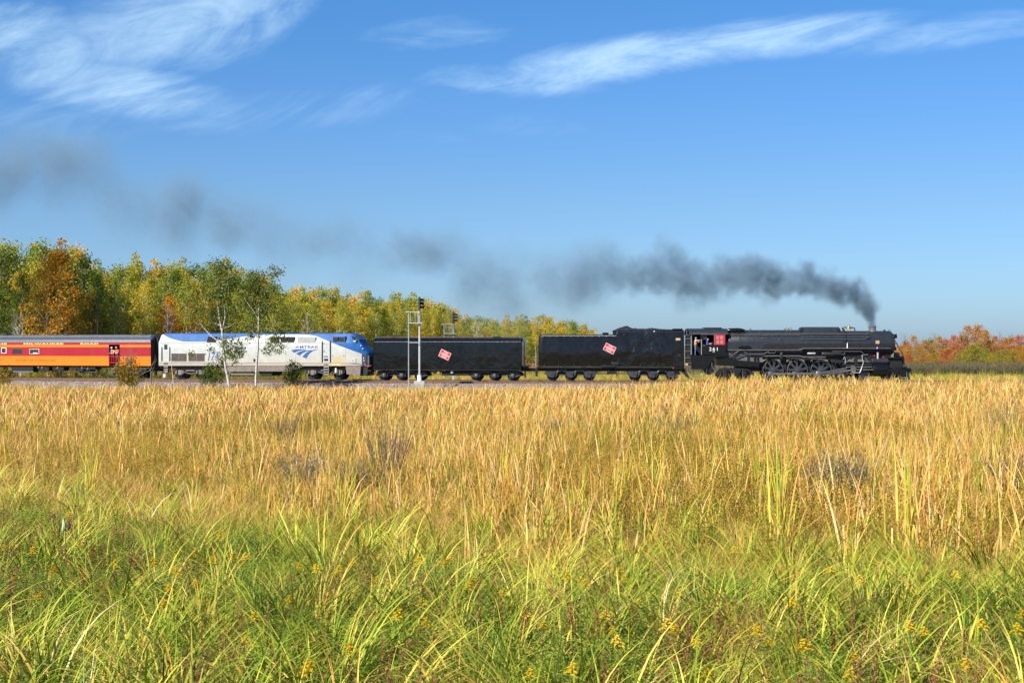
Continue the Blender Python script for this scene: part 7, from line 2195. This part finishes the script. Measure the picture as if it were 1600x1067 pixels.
    dist0 = vm('LENGTH', vm('SUBTRACT', pos.outputs[0], tuple(chim)))
    wamt = N.new('ShaderNodeMapRange'); wamt.inputs[1].default_value = .5; wamt.inputs[2].default_value = 7.0; wamt.inputs[3].default_value = .07; wamt.inputs[4].default_value = 1.0
    L.new(dist0, wamt.inputs[0])
    def scaled(v_, amt):
        n = N.new('ShaderNodeVectorMath'); n.operation = 'SCALE'; L.new(v_, n.inputs[0]); 
        if isinstance(amt, bpy.types.NodeSocket): L.new(amt, n.inputs['Scale'])
        else: n.inputs['Scale'].default_value = amt
        return n.outputs[0]
    w1 = scaled(vm('SUBTRACT', noise_(.55, 2, 1), (.5, .5, .5)), 2.6)
    w2 = scaled(vm('SUBTRACT', noise_(1.5, 5, 1), (.5, .5, .5)), 2.4)
    wp = vm('ADD', pos.outputs[0], scaled(vm('ADD', w1, w2), wamt.outputs[0]))
    total = None
    # three interleaved sets of puffs, each looked up by its nearest puff
    rn = N.new('GeometryNodeInputIndex')
    for s_ in range(4):
        sp = N.new('GeometryNodeSeparateGeometry'); sp.domain = 'POINT'
        cmp_ = mt('COMPARE', mt('MODULO', rn.outputs[0], 4.0), float(s_)); 
        cn = cmp_.node; cn.inputs[2].default_value = .1
        L.new(gi.outputs[0], sp.inputs[0]); L.new(cmp_, sp.inputs['Selection'])
        sn = N.new('GeometryNodeSampleNearest'); sn.domain = 'POINT'; L.new(sp.outputs[0], sn.inputs[0]); L.new(wp, sn.inputs['Sample Position'])
        def samp(ty, val):
            si = N.new('GeometryNodeSampleIndex'); si.data_type = ty; si.domain = 'POINT'
            L.new(sp.outputs[0], si.inputs[0]); L.new(val, si.inputs['Value']); L.new(sn.outputs[0], si.inputs['Index']); return si.outputs[0]
        def na(nm):
            a = N.new('GeometryNodeInputNamedAttribute'); a.data_type = 'FLOAT'; a.inputs['Name'].default_value = nm; return a.outputs[0]
        c = samp('FLOAT_VECTOR', pos.outputs[0]); r_ = samp('FLOAT', na('rad')); d_ = samp('FLOAT', na('dn'))
        dd = vm('LENGTH', vm('SUBTRACT', wp, c))
        q = mt('SUBTRACT', 1.0, mt('DIVIDE', dd, r_), clamp=True)
        q = mt('MULTIPLY', mt('MULTIPLY', q, mt('SUBTRACT', 3.0, mt('MULTIPLY', q, 2.0))), q)
        q = mt('MULTIPLY', q, d_)
        total = q if total is None else mt('ADD', total, q)
    fn = mt('MULTIPLY', mt('SUBTRACT', noise_(1.1, 5, 0), .25), 2.6, clamp=True)
    nearc = mt('SUBTRACT', 1.0, wamt.outputs[0], clamp=True)
    fn = mt('MULTIPLY', fn, mt('MULTIPLY', mt('SUBTRACT', noise_(3.2, 3, 0), .18), 2.4, clamp=True))
    fn = mt('ADD', mt('ADD', mt('MULTIPLY', fn, 1.0), .16), mt('MULTIPLY', nearc, .7))
    L.new(mt('MULTIPLY', total, fn), vc.inputs['Density'])
    sm = N.new('GeometryNodeSetMaterial')
    m = bpy.data.materials.new('coal_smoke'); m.use_nodes = True; t = NT(m.node_tree); t.n.clear()
    pv = t.new('ShaderNodeVolumePrincipled'); oo = t.new('ShaderNodeOutputMaterial'); t.link(pv.outputs[0], oo.inputs['Volume'])
    pv.inputs['Color'].default_value = (.40, .57, .70, 1); pv.inputs['Density'].default_value = 1.3; pv.inputs['Anisotropy'].default_value = .1
    sm.inputs['Material'].default_value = m
    L.new(vc.outputs[0], sm.inputs[0]); L.new(sm.outputs[0], go.inputs[0])
    me.materials.append(m)
    md = ob.modifiers.new('smoke', 'NODES'); md.node_group = ng
make_smoke()
